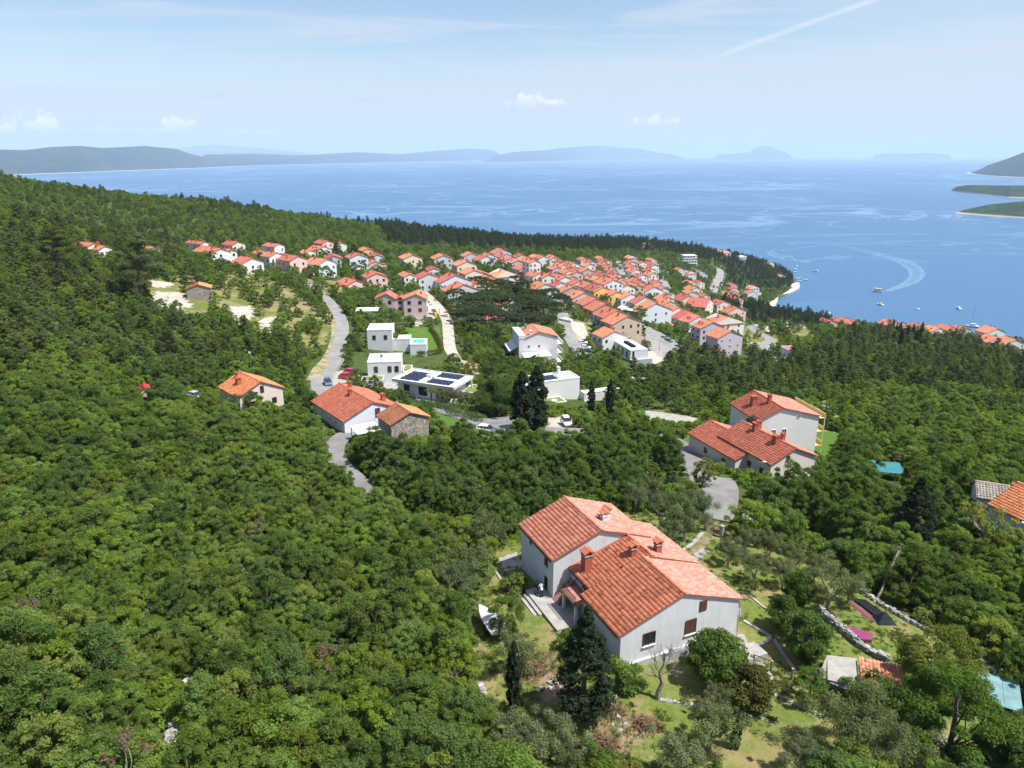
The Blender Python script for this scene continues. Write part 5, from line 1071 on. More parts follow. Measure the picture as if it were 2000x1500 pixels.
    # chimneys
    def chim(x, y, z, h, w, m=None, capm=None, twin=False):
        b = MB(); rows = int(h/.12)
        for r in range(rows): o = .0 if r % 2 else .006; b.box(-w/2+o, w/2-o, -w/2+o, w/2-o, r*.12, r*.12+.108, 0)
        b.box(-w/2+.02, w/2-.02, -w/2+.02, w/2-.02, -.7, h)
        c = link('chimney', b.mesh('chimney', m or BRICKC), e, loc=(x, y, z))
        b = MB(); b.box(-w/2-.07, w/2+.07, -w/2-.07, w/2+.07, h+.002, h+.08); b.build('slab', WHITE if m else CONC, c)
        b = MB()
        for sx in (-1, 1):
            for sy in (-1, 1): b.box(sx*w*.4-.06, sx*w*.4+.06, sy*w*.4-.06, sy*w*.4+.06, h+.082, h+.36)
        b.box(-w/2+.08, w/2-.08, -w/2+.08, w/2-.08, h+.082, h+.20)
        b.build('vent', m or BRICKC, c)
        b = MB(); z0 = h+.36; q = w/2+.14
        for s in (-1, 1):
            for k in range(4):
                y0 = -q+k*q/2; b.tube([(s*q, y0+q/4, z0), (s*.03, y0+q/4, z0+.26)], [q/4*1.05, q/4*.95], 7)
        b.tube([(0, -q, z0+.3), (0, q, z0+.3)], .09, 7); b.build('cap', T_OLD, c)
        b = MB(); b.box(-w/2-.12, w/2+.12, -w/2-.12, w/2+.12, -.12, .06); b.build('flashing', METAL, c)
    chim(1.95, 9.6, 5.45, 1.75, .85); chim(6.3, 8.1, 6.75, .95, .6); chim(9.1, 7.8, 6.7, .95, .62)
    chim(6.3, 13.7, 7.75, .85, .6, WHITE); chim(6.95, 14.25, 7.6, 1.0, .62, WHITE)
    b = MB(); b.tube([(4.3, 6.9, 6.0), (4.3, 6.9, 6.75)], .05, 6); b.tube([(4.3, 6.9, 6.7), (4.3, 6.9, 6.85)], .09, 6); b.build('vent_pipe', DARK, e)
    for x in (2, 6.5, 11):
        for y in (1, 5, 9, 13, 17):
            c = Vector((9.54, 52.4, 0))+Matrix.Rotation(A, 3, 'Z')@Vector((x, y, 0)); BLOCK.append((c.x, c.y, 4.5))
main_house()
# ---------------------------------------------------------------- other houses with laid tiles
def big_house(px, py, x0, x1, ln, h, yaw, xr, zr, wall, tl_, tr_, label, chims=(), wins=(), single=0, tw=0.36, tl=0.44, base=-3, oh=.4):
    p = gp(px, py, zr); e = empty('house', p, R(yaw), label, 'house'); b = MB(); gable_walls(b, x0, x1, 0, ln, h, xr, zr, base); b.build('walls', wall, e)
    tiled_gable(e, x0, x1, 0, ln, h, xr, zr, tl_, tr_, tw=tw, tl=tl, seed=int(px), oh=oh)
    for (x, y, hh, w) in chims:
        z = zr-(abs(x-xr)*(zr-h)/abs((x0 if x < xr else x1)-xr)); link('chimney', chimney_mesh(hh, w), e, loc=(x, y, z+.1))
    for (x, y, z, w, hh, f, k) in wins:
        if k == 'door': d = MB(); d.box(-w/2, w/2, -.06, .02, -hh/2, hh/2); link('door', d.mesh('door', FRAME_B), e, loc=(x, y, z), rot=(0, 0, f*math.pi/2))
        else: add_window(e, x, y, z, w, hh, f, WINS[k])
    for t in np.linspace(0, 1, 5):
        for xx in (x0*.5, 0, x1*.5): c = p+Matrix.Rotation(R(yaw), 3, 'Z')@Vector((xx, ln*t, 0)); BLOCK.append((c.x, c.y, (x1-x0)/2-1))
    return e, p
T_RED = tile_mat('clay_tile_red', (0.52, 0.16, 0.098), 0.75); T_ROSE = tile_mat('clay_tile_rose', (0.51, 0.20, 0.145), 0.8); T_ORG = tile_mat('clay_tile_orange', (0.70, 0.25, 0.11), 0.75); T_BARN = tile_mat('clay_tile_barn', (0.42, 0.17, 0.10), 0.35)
wm = wallm('b')
eA, pA = big_house(728, 786, -6.2, 6.2, 15, 3.4, 38, 0, 5.9, wm, T_RED, T_RED, 'long white single-storey house with red roof and three chimneys beside the stone barn',
   [(-1.2, 7.5, 1.0, .6), (1.0, 12, 1.0, .6), (3.8, 3, 1.3, .75)], [(-6.2, 4, 2.0, .9, .7, 3, 'w'), (-6.2, 6.6, 2.0, .9, .7, 3, 'w'), (-6.2, 10.5, 2.0, .9, .7, 3, 'w'), (.9, 0, 3.6, 1.1, 1.9, 0, 'door')])
eB, pB = big_house(508, 746, -4.6, 4.6, 9.5, 3.5, 44, 0, 5.7, mat('plaster_pale_peach', (0.62, 0.53, 0.48), .92, .06, .4, .1, 8, dirt=.2), T_ORG, T_ORG, 'peach house with orange roof and covered terrace above the scrub', [(-2.4, 5, 1.0, .9), (-1.4, 8, .8, .5)], [(.2, 0, 4.1, .8, 1.5, 0, 'b'), (-2.2, 0, 1.2, 2.0, 1.6, 0, 'd'), (2.6, 0, 1.2, 1.0, 1.2, 0, 'd')])
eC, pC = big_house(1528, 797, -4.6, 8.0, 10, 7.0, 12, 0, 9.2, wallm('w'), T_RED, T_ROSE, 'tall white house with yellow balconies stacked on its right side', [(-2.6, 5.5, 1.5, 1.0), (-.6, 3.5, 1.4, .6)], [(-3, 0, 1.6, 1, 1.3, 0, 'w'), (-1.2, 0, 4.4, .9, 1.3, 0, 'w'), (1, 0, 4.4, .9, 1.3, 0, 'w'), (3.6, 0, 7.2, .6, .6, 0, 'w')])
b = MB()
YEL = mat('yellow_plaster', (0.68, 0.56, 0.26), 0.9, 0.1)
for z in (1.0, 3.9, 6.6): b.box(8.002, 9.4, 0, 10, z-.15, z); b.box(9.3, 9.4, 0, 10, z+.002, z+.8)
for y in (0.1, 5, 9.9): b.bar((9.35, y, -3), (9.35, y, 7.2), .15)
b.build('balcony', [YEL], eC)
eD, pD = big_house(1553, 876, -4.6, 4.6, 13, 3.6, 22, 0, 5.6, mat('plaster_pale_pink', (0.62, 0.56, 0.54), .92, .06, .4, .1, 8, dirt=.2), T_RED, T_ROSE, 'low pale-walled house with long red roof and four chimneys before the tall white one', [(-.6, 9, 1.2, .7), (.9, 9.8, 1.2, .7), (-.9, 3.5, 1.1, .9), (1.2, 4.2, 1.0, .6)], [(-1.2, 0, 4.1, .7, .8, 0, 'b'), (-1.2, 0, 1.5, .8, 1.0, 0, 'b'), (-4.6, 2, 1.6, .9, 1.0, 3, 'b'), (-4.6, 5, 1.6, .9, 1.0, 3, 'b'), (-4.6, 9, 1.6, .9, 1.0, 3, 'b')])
eD2, pD2 = big_house(1480, 872, -4.4, 4.4, 13, 3.0, 22, 0, 4.7, MATS['plaster_pale_pink'], T_RED, T_ROSE, 'long red-roofed wing running behind the drive, left of the four chimneys', [], [(-4.4, 3, 1.5, .9, 1.0, 3, 'b'), (-4.4, 8, 1.5, .9, 1.0, 3, 'b')])
# stone barn next to the white house
STONE = None
def stone_mat():
    m, N, L = _nt('rubble_wall'); b = N['Principled BSDF']; b.inputs['Roughness'].default_value = 0.95; geo = N.new('ShaderNodeTexCoord')
    v = N.new('ShaderNodeTexVoronoi'); v.inputs['Scale'].default_value = 3.2; v.inputs['Randomness'].default_value = .9; L.new(geo.outputs['Object'], v.inputs['Vector'])
    v2 = N.new('ShaderNodeTexVoronoi'); v2.feature = 'DISTANCE_TO_EDGE'; v2.inputs['Scale'].default_value = 3.2; v2.inputs['Randomness'].default_value = .9; L.new(geo.outputs['Object'], v2.inputs['Vector'])
    sc = N.new('ShaderNodeSeparateColor'); L.new(v.outputs['Color'], sc.inputs[0]); cr = N.new('ShaderNodeValToRGB'); L.new(sc.outputs[0], cr.inputs[0]); e = cr.color_ramp.elements; e[0].color = (.20, .17, .14, 1); e[1].color = (.48, .44, .39, 1)
    r = N.new('ShaderNodeMapRange'); L.new(v2.outputs['Distance'], r.inputs[0]); r.inputs[2].default_value = .08
    mx = N.new('ShaderNodeMix'); mx.data_type = 'RGBA'; L.new(r.outputs[0], mx.inputs['Factor']); mx.inputs['A'].default_value = (.10, .085, .07, 1); L.new(cr.outputs[0], mx.inputs['B']); L.new(mx.outputs['Result'], b.inputs['Base Color'])
    bp = N.new('ShaderNodeBump'); bp.inputs['Distance'].default_value = .08; bp.inputs['Strength'].default_value = .8; L.new(r.outputs[0], bp.inputs['Height']); L.new(bp.outputs[0], b.inputs['Normal']); MATS['rubble_wall'] = m; return m
STONE = stone_mat()
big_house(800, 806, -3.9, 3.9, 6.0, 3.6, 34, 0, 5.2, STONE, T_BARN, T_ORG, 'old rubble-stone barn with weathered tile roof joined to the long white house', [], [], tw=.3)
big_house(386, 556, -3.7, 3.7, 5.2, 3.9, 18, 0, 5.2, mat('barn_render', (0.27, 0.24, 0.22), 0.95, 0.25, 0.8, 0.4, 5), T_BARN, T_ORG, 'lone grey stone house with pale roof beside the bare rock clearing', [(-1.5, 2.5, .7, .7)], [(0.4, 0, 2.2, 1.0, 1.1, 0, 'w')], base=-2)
big_house(1986, 954, -2.3, 2.3, 4.6, 2.8, 66, 0, 3.9, wallm('b'), tile_mat('cement_tile', (0.36, 0.31, 0.26), 0.7), None, 'small white shed with grey roof at the right edge', [(-2.0, 1.0, 1.9, .35)], [])
big_house(2085, 985, -4.6, 4.0, 6, 3.3, 20, 0, 5.4, wallm('b'), T_ORG, T_ORG, 'white house with bright orange roof cut by the right edge', [], [])
big_house(282, 757, -1.7, 1.7, 2.6, 2.0, 30, 0, 2.9, wallm('p'), tile_mat('shed_red', (0.42, 0.04, 0.04), .8), None, 'little shed with dark red roof among the trees on the left', [], [])
# canopies
def canopy(px, py, w, d, h, yaw, label, mat_=WHITE, name='canopy', cat='canopy', slope=.06, gw=None):
    p = gp(px, py, h); e = empty(name, p, R(yaw), label, cat); b = MB(); P = [(-w/2, 0, h), (w/2, 0, h), (w/2, d, h+slope*d), (-w/2, d, h+slope*d)]
    b.quad(*[(q[0], q[1], q[2]+.1) for q in P]); b.quad(*P[::-1])
    for i in range(4): a_, c_ = P[i], P[(i+1) % 4]; b.quad(a_, c_, (c_[0], c_[1], c_[2]+.1), (a_[0], a_[1], a_[2]+.1))
    b.build('roof', mat_, e)
    for x in (-w/2+.15, w/2-.15):
        for y in (.15, d-.15): q = MB(); q.bar((x, y, -.5), (x, y, h+slope*y-.002), .12); q.build('post', METAL, e)
    BLOCK.append((p.x, p.y+d/2, max(w, d)/2)); return e
canopy(722, 845, 4.6, 4.2, 2.4, 30, 'white carport canopy between long white house and barn with a dark car below')
canopy(716, 608, 8.0, 5, 3.2, 4, 'white flat carport roof left of the pink duplex')
canopy(842, 603, 6.5, 4.5, 2.8, 4, 'white flat carport roof right of the pink duplex')
canopy(1052, 697, 9, 4.5, 3.0, 14, 'large white awning in front of the tall white villa')
canopy(1222, 606, 12, 7, 3.0, -32, 'long white canopy behind the olive terrace house')
canopy(1250, 742, 6.4, 2.4, 2.6, 4, 'small white canopy among the trees below the grey house')
canopy(1731, 924, 5.5, 3.5, 2.4, -12, 'turquoise tarpaulin shelter among dark trees on the right', mat('turquoise_tarp', (0.03, 0.17, 0.20), 0.6, 0.15, 1), slope=.12)
# pink duplex
def duplex():
    p = gp(780, 574, 8.2); e = empty('house', p, R(3), 'pink semi-detached house with two orange gables and dark shuttered windows', 'house'); WP = wallm('p')
    wp = mat('duplex_plaster', (0.56, 0.44, 0.43), .92, .06, .4, dirt=.1)
    for x0, x1, y in ((-9.6, -1.8, 1.2), (1.4, 10.2, 0)):
        xm = (x0+x1)/2+.6; b = MB(); gable_walls(b, x0, x1, y, 9, 6.1, xm, 8.0); b.build('walls', wp, e); b = MB(); gable_roof(b, x0, x1, y, 9, 6.1, xm, 8.0); b.build('roof', RF['o'], e)
        for z in (1.8, 4.7):
            for k in (.25, .72): add_window(e, x0+(x1-x0)*k, y, z, 1.3, 1.4, 0, WIN_D)
    b = MB(); b.box(-1.797, 1.397, 2.4, 8, -3, 5.6); b.build('link_walls', wp, e); b = MB(); gable_roof(b, -1.797, 1.397, 2.4, 8, 5.6, 0, 6.4, oh=0); b.build('link_roof', RF['r'], e)
    for z in (1.8, 4.4): add_window(e, -.2, 2.4, z, 1.2, 1.3, 0, WIN_D)
    link('chimney', chimney_mesh(1.1), e, loc=(8, 3.5, 6.9)); link('chimney', chimney_mesh(1.1), e, loc=(-.5, 6, 6.2))
    b = MB(); b.box(10.202, 11.4, 2, 7, 2.8, 2.95); b.box(11.3, 11.4, 2, 7, 2.952, 3.8); b.build('balcony', WHITE, e)
    for x in (-8, -3, 3, 8): c = p+Vector((x, 4, 0)); BLOCK.append((c.x, c.y, 5))
duplex()
# ---------------------------------------------------------------- flat-roofed villas
PANEL = mat('solar_panel', (0.012, 0.018, 0.045), 0.25, 0.3, 1.5, spec=.5)
PEB = mat('roof_pebbles', (0.56, 0.54, 0.52), 0.95, 0.14, 3, .4, 10)
GREENROOF = mat('sedum_roof', (0.16, 0.17, 0.04), 0.95, 0.3, 2, .5, 8)
GREYR = mat('grey_render', (0.36, 0.37, 0.38), 0.85, 0.06, .5); GREYL = mat('light_grey_render', (0.58, 0.59, 0.61), 0.85, 0.06, .5)
def slab_block(e, x0, x1, y0, y1, z0, z1, wallmat, top=PEB, par=.35, name='block', rim=None):
    b = MB(); b.box(x0, x1, y0, y1, z0, z1); b.build(name, wallmat, e)
    r = MB(); t = .22; zz = z1+.002
    r.box(x0-.05, x1+.05, y0-.05, y0+t, zz, z1+par); r.box(x0-.05, x1+.05, y1-t, y1+.05, zz, z1+par); r.box(x0-.05, x0+t, y0+t+.002, y1-t-.002, zz, z1+par); r.box(x1-t, x1+.05, y0+t+.002, y1-t-.002, zz, z1+par)
    r.build('parapet', rim or wallmat, e); q = MB(); q.box(x0+t+.003, x1-t-.003, y0+t+.003, y1-t-.003, zz, z1+.08); q.build('roof_bed', top, e)
def panels(e, x0, y0, z, nx, ny, w=1.05, d=1.7, tilt=.12):
    me = None
    b = MB(); b.quad((0, 0, 0), (w-.08, 0, 0), (w-.08, d-.35, tilt*d), (0, d-.35, tilt*d)); b.quad((0, d-.35, 0), (0, d-.35, tilt*d), (w-.08, d-.35, tilt*d), (w-.08, d-.35, 0)); me = b.mesh('solar_panel', PANEL)
    for i in range(nx):
        for j in range(ny): link('solar_panel', me, e, loc=(x0+i*w, y0+j*d, z))
def blk(p, yaw, pts):
    for x, y, r in pts: c = p+Matrix.Rotation(R(yaw), 3, 'Z')@Vector((x, y, 0)); BLOCK.append((c.x, c.y, r))
p = gp(886, 757, 4.0); y_ = -24; e = empty('villa', p, R(y_), 'wide flat-roofed white villa with rows of dark solar panels', 'villa')
# near corner at origin, long side runs up-left, short side to the right
slab_block(e, -17, 0, 0, 10.0, 3.35, 3.75, GREYL, PEB, .3, 'roof_slab'); b = MB(); b.box(-16, -1.5, 1.0, 9, -2, 3.348); b.build('walls', WHITE, e)
panels(e, -15.6, 1.2, 3.85, 5, 4); panels(e, -8.2, 1.2, 3.85, 6, 2); panels(e, -8.2, 6.2, 3.85, 6, 2)
b = MB(); b.box(-10.2, -8.9, 4.8, 5.9, 3.84, 4.5); b.box(-8.6, -8, 5, 5.6, 3.84, 4.3); b.build('roof_unit', WHITE, e)
for x, w_, h_, k in ((-13.5, 1.6, 2.2, 'd'), (-9, 2.4, 2.2, 'd'), (-4, 1.6, 2.2, 'd')): add_window(e, x, 1.0, 1.6, w_, h_, 0, WINS[k])
b = MB(); b.box(-.4, -.1, .3, .6, -2, 3.348); b.box(-.4, -.1, 9.4, 9.7, -2, 3.348); b.build('post', WHITE, e)
slab_block(e, -1.4, 4.6, 6.0, 12, -1, .9, WHITE, GREENROOF, .25, 'annex'); blk(p, y_, [(-14, 5, 6), (-9, 5, 6), (-3, 5, 6), (2, 8, 4.5)])
p = gp(783, 706, 6.2); e = empty('villa', p, R(6), 'white cube villa with ribbed pale flat roof above the driveway', 'villa')
slab_block(e, -8.6, 0, 0, 8.5, -3, 6.0, WHITE, PEB, .25, rim=GREYL)
for k in range(3): b = MB(); b.box(-8.2, -.4, 1.8+k*2, 1.95+k*2, 6.09, 6.35); b.build('roof_rib', GREYL, e)
b = MB(); b.box(-5.6, -5, 4.5, 5.1, 6.1, 6.9); b.build('roof_unit', METAL, e)
slab_block(e, .3, 2.6, 1, 7, -1, 3.0, WHITE, GREENROOF, .2, 'annex', rim=GREYL); slab_block(e, -10, -4.5, -4.2, -.2, -1, 2.4, GREYR, GREENROOF, .2, 'carport_roof', rim=GREYL)
for x in (-6.5, -3, -1.2): add_window(e, x, 0, 4.2, 1.0, 1.6, 0, WIN_D)
blk(p, 6, [(-4, 4, 6), (1.5, 4, 4), (-7, -2, 3)])
p = gp(765, 644, 7.0); e = empty('villa', p, R(4), 'tall grey-white box villa with pale flat roof left of the turquoise pool', 'villa')
VP = p.copy(); slab_block(e, -7.6, 0, 0, 9, -3, 6.8, GREYL, PEB, .25); slab_block(e, .1, 5.4, 1.5, 7, -3, 3.4, WHITE, PEB, .25, 'annex')
slab_block(e, 5.6, 10.5, -2.2, 4.4, -3, 2.6, WHITE, PEB, .1, 'terrace')
for x in (-5.5, -2): add_window(e, x, 0, 4.6, 1.0, 1.4, 0, WIN_D)
add_window(e, 5.6, -.6, 1.2, 1.2, 2.0, 3, WIN_D); blk(p, 4, [(-4, 4, 6), (3, 4, 5), (8, 1, 4)])
# pools
POOLW = mat('pool_water', (0.05, 0.48, 0.62), 0.08, 0.06, .6, spec=.5)
def pool(px, py, w, d, yaw, label, z=.4, q=None):
    q = q or gp(px, py, z); e = empty('swimming_pool', q, R(yaw), label, 'swimming pool'); b = MB(); t = .9
    b.box(-w/2-t, w/2+t, -t, -.002, -2.5, z+.12); b.box(-w/2-t, w/2+t, d+.002, d+t, -2.5, z+.12); b.box(-w/2-t, -w/2-.002, 0, d, -2.5, z+.12); b.box(w/2+.002, w/2+t, 0, d, -2.5, z+.12); b.build('surround', WHITE, e)
    b = MB(); b.box(-w/2, w/2, 0, d, -1, z-.02); b.build('water', POOLW, e); BLOCK.append((q.x, q.y+d/2, w/2+2))
pool(818, 668, 3.4, 4.6, 4, 'turquoise rectangular pool on the white villa terrace', 2.9, VP+Matrix.Rotation(R(4), 3, 'Z')@Vector((8.0, -1.2, 0))); pool(742, 571, 4.2, 3.0, 8, 'small blue pool on a white terrace behind the duplex', .6)
p = gp(1100, 741, 5.2); y_ = 22; e = empty('villa', p, R(y_), 'white cubic villa with chimney and dark solar panels on its flat roof', 'villa')
slab_block(e, 0, 4.6, 0, 6.0, -2, 5.0, WHITE, PEB, .3); slab_block(e, -6.8, -.003, 0, 6.0, -2, 4.999, WHITE, PEB, .3, 'west_block'); slab_block(e, -9.0, -6.9, -1.2, 5.0, -2, 3.4, WHITE, PEB, .25, 'annex'); panels(e, -6.0, 1.2, 5.15, 5, 2)
slab_block(e, -9, -1, -4.2, -.2, -2, .8, WHITE, GREENROOF, .2, 'lower_roof'); slab_block(e, 5.0, 15, -2.0, .2, -2, 1.4, WHITE, WHITE, .2, 'garden_wall'); b = MB(); b.tube([(-3.4, -2.2, .85), (-3.4, -2.2, 1.0), (-3.4, -2.2, 1.15)], [.8, .7, .25], 12); b.build('roof_dome', WHITE, e)
link('chimney', chimney_mesh(1.2, .7, True, WHITE), e, loc=(1.0, 4.8, 5.4)); blk(p, y_, [(1, 3, 5), (-5, 2, 5), (-5, -3, 3), (9, -1, 3), (12, -1, 3)])
p = gp(1249, 683, 5.6); y_ = -4; e = empty('villa', p, R(y_), 'modern grey house with flat roof and long dark skylight', 'villa')
p2_ = -30; e.rotation_euler.z = R(16)
slab_block(e, -3.6, 3.6, 0, 16, -1, 5.4, GREYL, mat('roof_sheet', (0.50, 0.51, 0.53), .7, .05), .2); b = MB(); b.box(-1.0, .4, 4, 12, 5.5, 6.2); b.build('skylight', DARK, e); b = MB(); b.box(-3.9, 4.8, -1.6, 1, -3.5, 2.2); b.build('lower_volume', GREYR, e)
add_window(e, -2.4, 0, 4.0, .8, 2.2, 0, WIN_D)
for y in (3, 7, 11): add_window(e, -3.6, y, 3.4, 1.2, 2.4, 3, WIN_D)
blk(p, 16, [(0, 0, 5), (0, 6, 5), (0, 12, 5)])
# tall white villa with orange roof
p = gp(1056, 648, 10.3); y_ = 10; e = empty('villa', p, R(y_), 'tall white three-storey villa with small orange roof and side terraces', 'villa')
b = MB(); gable_walls(b, -7.0, 5.6, 0, 12, 8.3, -.5, 10.3); b.build('walls', WHITE, e); b = MB(); gable_roof(b, -4.6, 5.6, 0, 11, 8.6, -.5, 10.3); b.build('roof', RF['o'], e)
b = MB(); b.box(-7.1, -4.9, -.1, 12.1, 8.2, 9.3); b.build('parapet', WHITE, e)
for x, z, w_, h_ in ((-3.8, 5.6, .8, 1.1), (-.4, 5.6, .8, 1.1), (-.4, 2.2, 1.3, 2.2)): add_window(e, x, 0, z, w_, h_, 0, WIN_W)
b = MB()
for z in (-.2, 2.9, 5.8): b.box(5.602, 7.6, .5, 9, z, z+.18); b.box(7.5, 7.6, .5, 9, z+.182, z+.95)
b.build('balcony', WHITE, e); b = MB(); b.quad((-7.1, 1, 5.4), (-7.1, 11, 5.4), (-10, 11, 4.0), (-10, 1, 4.0)); b.box(-10, -7.1, 10.9, 11, -1, 3.9); b.build('lean_to_roof', GREYL, e)
link('chimney', chimney_mesh(1.4, .7, True, METAL), e, loc=(-3.2, 9, 8.9)); link('chimney', chimney_mesh(1.2, .8, True, WHITE), e, loc=(-3, 1.4, 8.9)); blk(p, y_, [(-4, 3, 5), (3, 3, 5), (-4, 9, 5), (3, 9, 5), (-8, 6, 4)])
# right villa with red roof and pergola
p = gp(1546, 684, 4.6); e = empty('villa', p, R(10), 'white villa with red roof panel and blue pergola right of the lilac terrace', 'villa')
slab_block(e, -1, 4, 0, 7, -2, 4.4, WHITE, RF['r'], .3); slab_block(e, -10, -1.1, -1, 3.2, -2, 1.2, GREYL, GREYL, .5, 'terrace')
b = MB()
for x in (-6.5, -1.3):
    for y in (0, 3): b.bar((x, y, 1), (x, y, 3.6), .14)
for k in range(9): b.box(-6.6, -1.2, k*.4, k*.4+.2, 3.6, 3.72)
b.build('pergola', mat('pergola_blue', (0.08, 0.12, 0.18), .6, .1), e); blk(p, 10, [(1, 3, 5), (-6, 1, 5)])
# flat white hotel on the headland and the flat white building above the terraces
p = gp(1348, 494, 15); e = empty('hotel', p, R(12), 'white hotel with stacked balconies among the headland pines', 'hotel')
for k in range(4):
    b = MB(); b.box(-11+k*1.5, 11, k*.8, 14, 3.3*k-2, 3.3*k+1.29); b.build('storey', WHITE, e); b = MB(); b.box(-11.4+k*1.5, 11.4, k*.8-1.6, k*.8-.002, 3.3*k+1.0, 3.3*k+1.28); b.build('balcony', WHITE, e)
    for x in range(-8+k, 11, 4): add_window(e, x, k*.8, 3.3*k+.0, 2.2, 2.0, 0, WIN_D)
blk(p, 12, [(-5, 6, 10), (6, 6, 10)])
p = gp(1450, 500, 9); e = empty('hotel', p, R(20), 'grey-white flat building half hidden in headland pines', 'hotel'); slab_block(e, -8, 8, 0, 12, -4, 8, GREYL, WHITE, .5); [add_window(e, x, 0, z, 1.8, 1.6, 0, WIN_D) for x in (-5, 0, 5) for z in (2, 5.4)]; blk(p, 20, [(0, 5, 10)])
p = gp(1300, 577, 6); e = empty('flat_building', p, R(24), 'flat-roofed white building with roof units among the terraces', 'building'); slab_block(e, -7, 7, 0, 12, -3, 5.6, GREYL, WHITE, .4); b = MB(); [b.box(-4+k*2.2, -2.6+k*2.2, 4, 5.4, 5.7, 6.6) for k in range(4)]; b.build('roof_unit', METAL, e); blk(p, 24, [(-3, 5, 6), (3, 5, 6)])
finish_labels()
# ---------------------------------------------------------------- hand-placed trees
BASE_H = {'oak': 4.4, 'deep': 5.2, 'tall': 8.3, 'round': 4.8, 'olive': 3.8, 'pine': 8.8, 'ridge': 9.8, 'stone_pine': 10.2, 'cypress': 12.3, 'conifer': 12.0, 'bush': 1.5, 'sparse': 4.6, 'palm': 3.2}
def px_height(p, top):
    lo, hi = 0.0, 60.0
    for _ in range(40):
        m = (lo+hi)/2
        if proj(p.x, p.y, p.z+m)[1] > top: lo = m
        else: hi = m
    return lo
HAND = []
def plant_px(kind, bx, by, top, name, label, cat='tree', wide=1.0, seed=None, leaf=None, group=None):
    p = gp(bx, by); h = px_height(p, top); s = h/BASE_H[kind]; cm, tm = tree_meshes(kind, seed if seed is not None else int(bx) % 3+{'olive': 80, 'round': 90, 'oak': 11, 'cypress': 71, 'conifer': 100, 'bush': 110}.get(kind, 120), 1.0 if s < 1.25 else (1.8 if s < 1.7 else 3.0), leaf)
    e = empty(name, p, random.uniform(0, 6.28), label, cat, group); e.scale = (s*wide, s*wide, s); link('foliage' if kind == 'bush' else 'crown', cm, e); link('stem' if kind == 'bush' else 'trunk', tm, e); BLOCK.append((p.x, p.y, 1.2*s*wide)); return e
plant_px('conifer', 1140, 1402, 1178, 'dark_conifer', 'big dark spreading conifer in front of the farmhouse left corner', wide=.95)
plant_px('cypress', 1003, 1392, 1248, 'slim_juniper', 'thin dark upright juniper on the grass left of the big conifer', wide=.85, seed=71)
plant_px('cypress', 1436, 1462, 1392, 'young_cypress', 'young dark cypress at the bottom edge between olive trees', wide=1.0, seed=71)
plant_px('round', 1394, 1338, 1232, 'broad_shrub', 'broad light green shrub against the farmhouse gable', 'shrub', 1.05, leaf=LEAF_OAK)
plant_px('round', 1465, 1385, 1305, 'olive_brown_shrub', 'brownish-green shrub below the concrete steps', 'shrub', 1.15, leaf=leaf_mat('leaf_bronze', (.06, .07, .015), (.13, .13, .03), (.13, .12, .03), .3))
plant_px('bush', 1216, 1338, 1288, 'bright_bush', 'bright green bush at the farmhouse left front corner', 'bush', 1.1)
plant_px('round', 1570, 1285, 1192, 'laurel_tree', 'large round dark laurel on the lawn right of the farmhouse', wide=1.0)
plant_px('round', 1527, 1235, 1165, 'laurel_tree', 'smaller dark laurel touching the large one from behind', wide=.9, seed=91)
plant_px('round', 1556, 1185, 1118, 'laurel_tree', 'glossy dark tree behind the two laurels', wide=.9, seed=92)
OL = [(1422,1108,1052,'olive tree at the near end of the grove beside the farmhouse drive'), (1455,1085,1028,'olive tree right behind the garden gate'), (1500,1100,1040,'olive tree in the middle of the grove'), (1545,1120,1060,'olive tree below the brush pile'),
 (1470,1140,1082,'olive tree in the second row of the grove'), (1527,1150,1095,'olive tree just behind the glossy dark tree'), (1590,1140,1086,'olive tree at the grove end by the wall'), (1615,1190,1100,'leaning olive tree with bare trunks beside the dark pit'), (1655,1180,1120,'small olive overhanging the magenta sheet'),
 (1465,1160,1128,'young olive with short trunk on the lawn edge'), (1290,1040,965,'olive tree behind the farmhouse ridge'), (1335,1058,985,'olive tree between farmhouse and garden gate'), (1355,1030,955,'tall olive beside the drive'), (1240,1000,940,'grey-green olive left of the group behind the farmhouse'), (1310,1068,1010,'low olive by the small tent'), (1275,985,930,'olive at the back of the group behind the farmhouse')]
for x, y, t, l in OL: plant_px('olive', x, y, t+6, 'olive_tree', l, wide=.82, group='olive trees round the farmhouse')
OL2 = [(1385,1465,1372,'big olive at the bottom beside the young cypress'), (1398,1395,1338,'small olive on the grass below the farmhouse gable'), (1330,1530,1440,'olive cut by the bottom edge left of the young cypress'), (1560,1520,1445,'olive at the bottom edge below the thin path'), (1655,1480,1352,'tallest olive on the bottom right'), (1720,1520,1405,'olive right of the tallest bottom one'), 
 (1075,1495,1405,'olive at the bottom left of the lawn'), (1000,1480,1400,'olive beside the low white wall at the lawn edge'), (1120,1530,1450,'olive at the bottom edge below the big conifer'), (1010,1320,1240,'pale olive behind the thin juniper'), (925,1130,1060,'olive left of the paved patio'), (955,1075,1000,'olive at the patio back'), (900,1180,1100,'olive among the scrub left of the silver boat')]
for x, y, t, l in OL2: plant_px('olive', x, y, t+8, 'olive_tree', l, wide=.85, group='olive trees at the lower edge of the garden')
plant_px('deep', 990, 1240, 1165, 'leafy_tree', 'dark leafy tree beside the silver boat', wide=.9, seed=21)
plant_px('bush', 1006, 1155, 1116, 'green_bush', 'yellow-green bush by the entrance steps', 'bush', .95, leaf=LEAF_LIME)
plant_px('bush', 1130, 1262, 1222, 'green_bush', 'light green bush against the farmhouse side wall', 'bush', 1.4)
plant_px('oak', 1820, 1372, 1228, 'lime_tree', 'yellow-green tree between the hut and the teal roof', wide=1.1, leaf=LEAF_LIME)
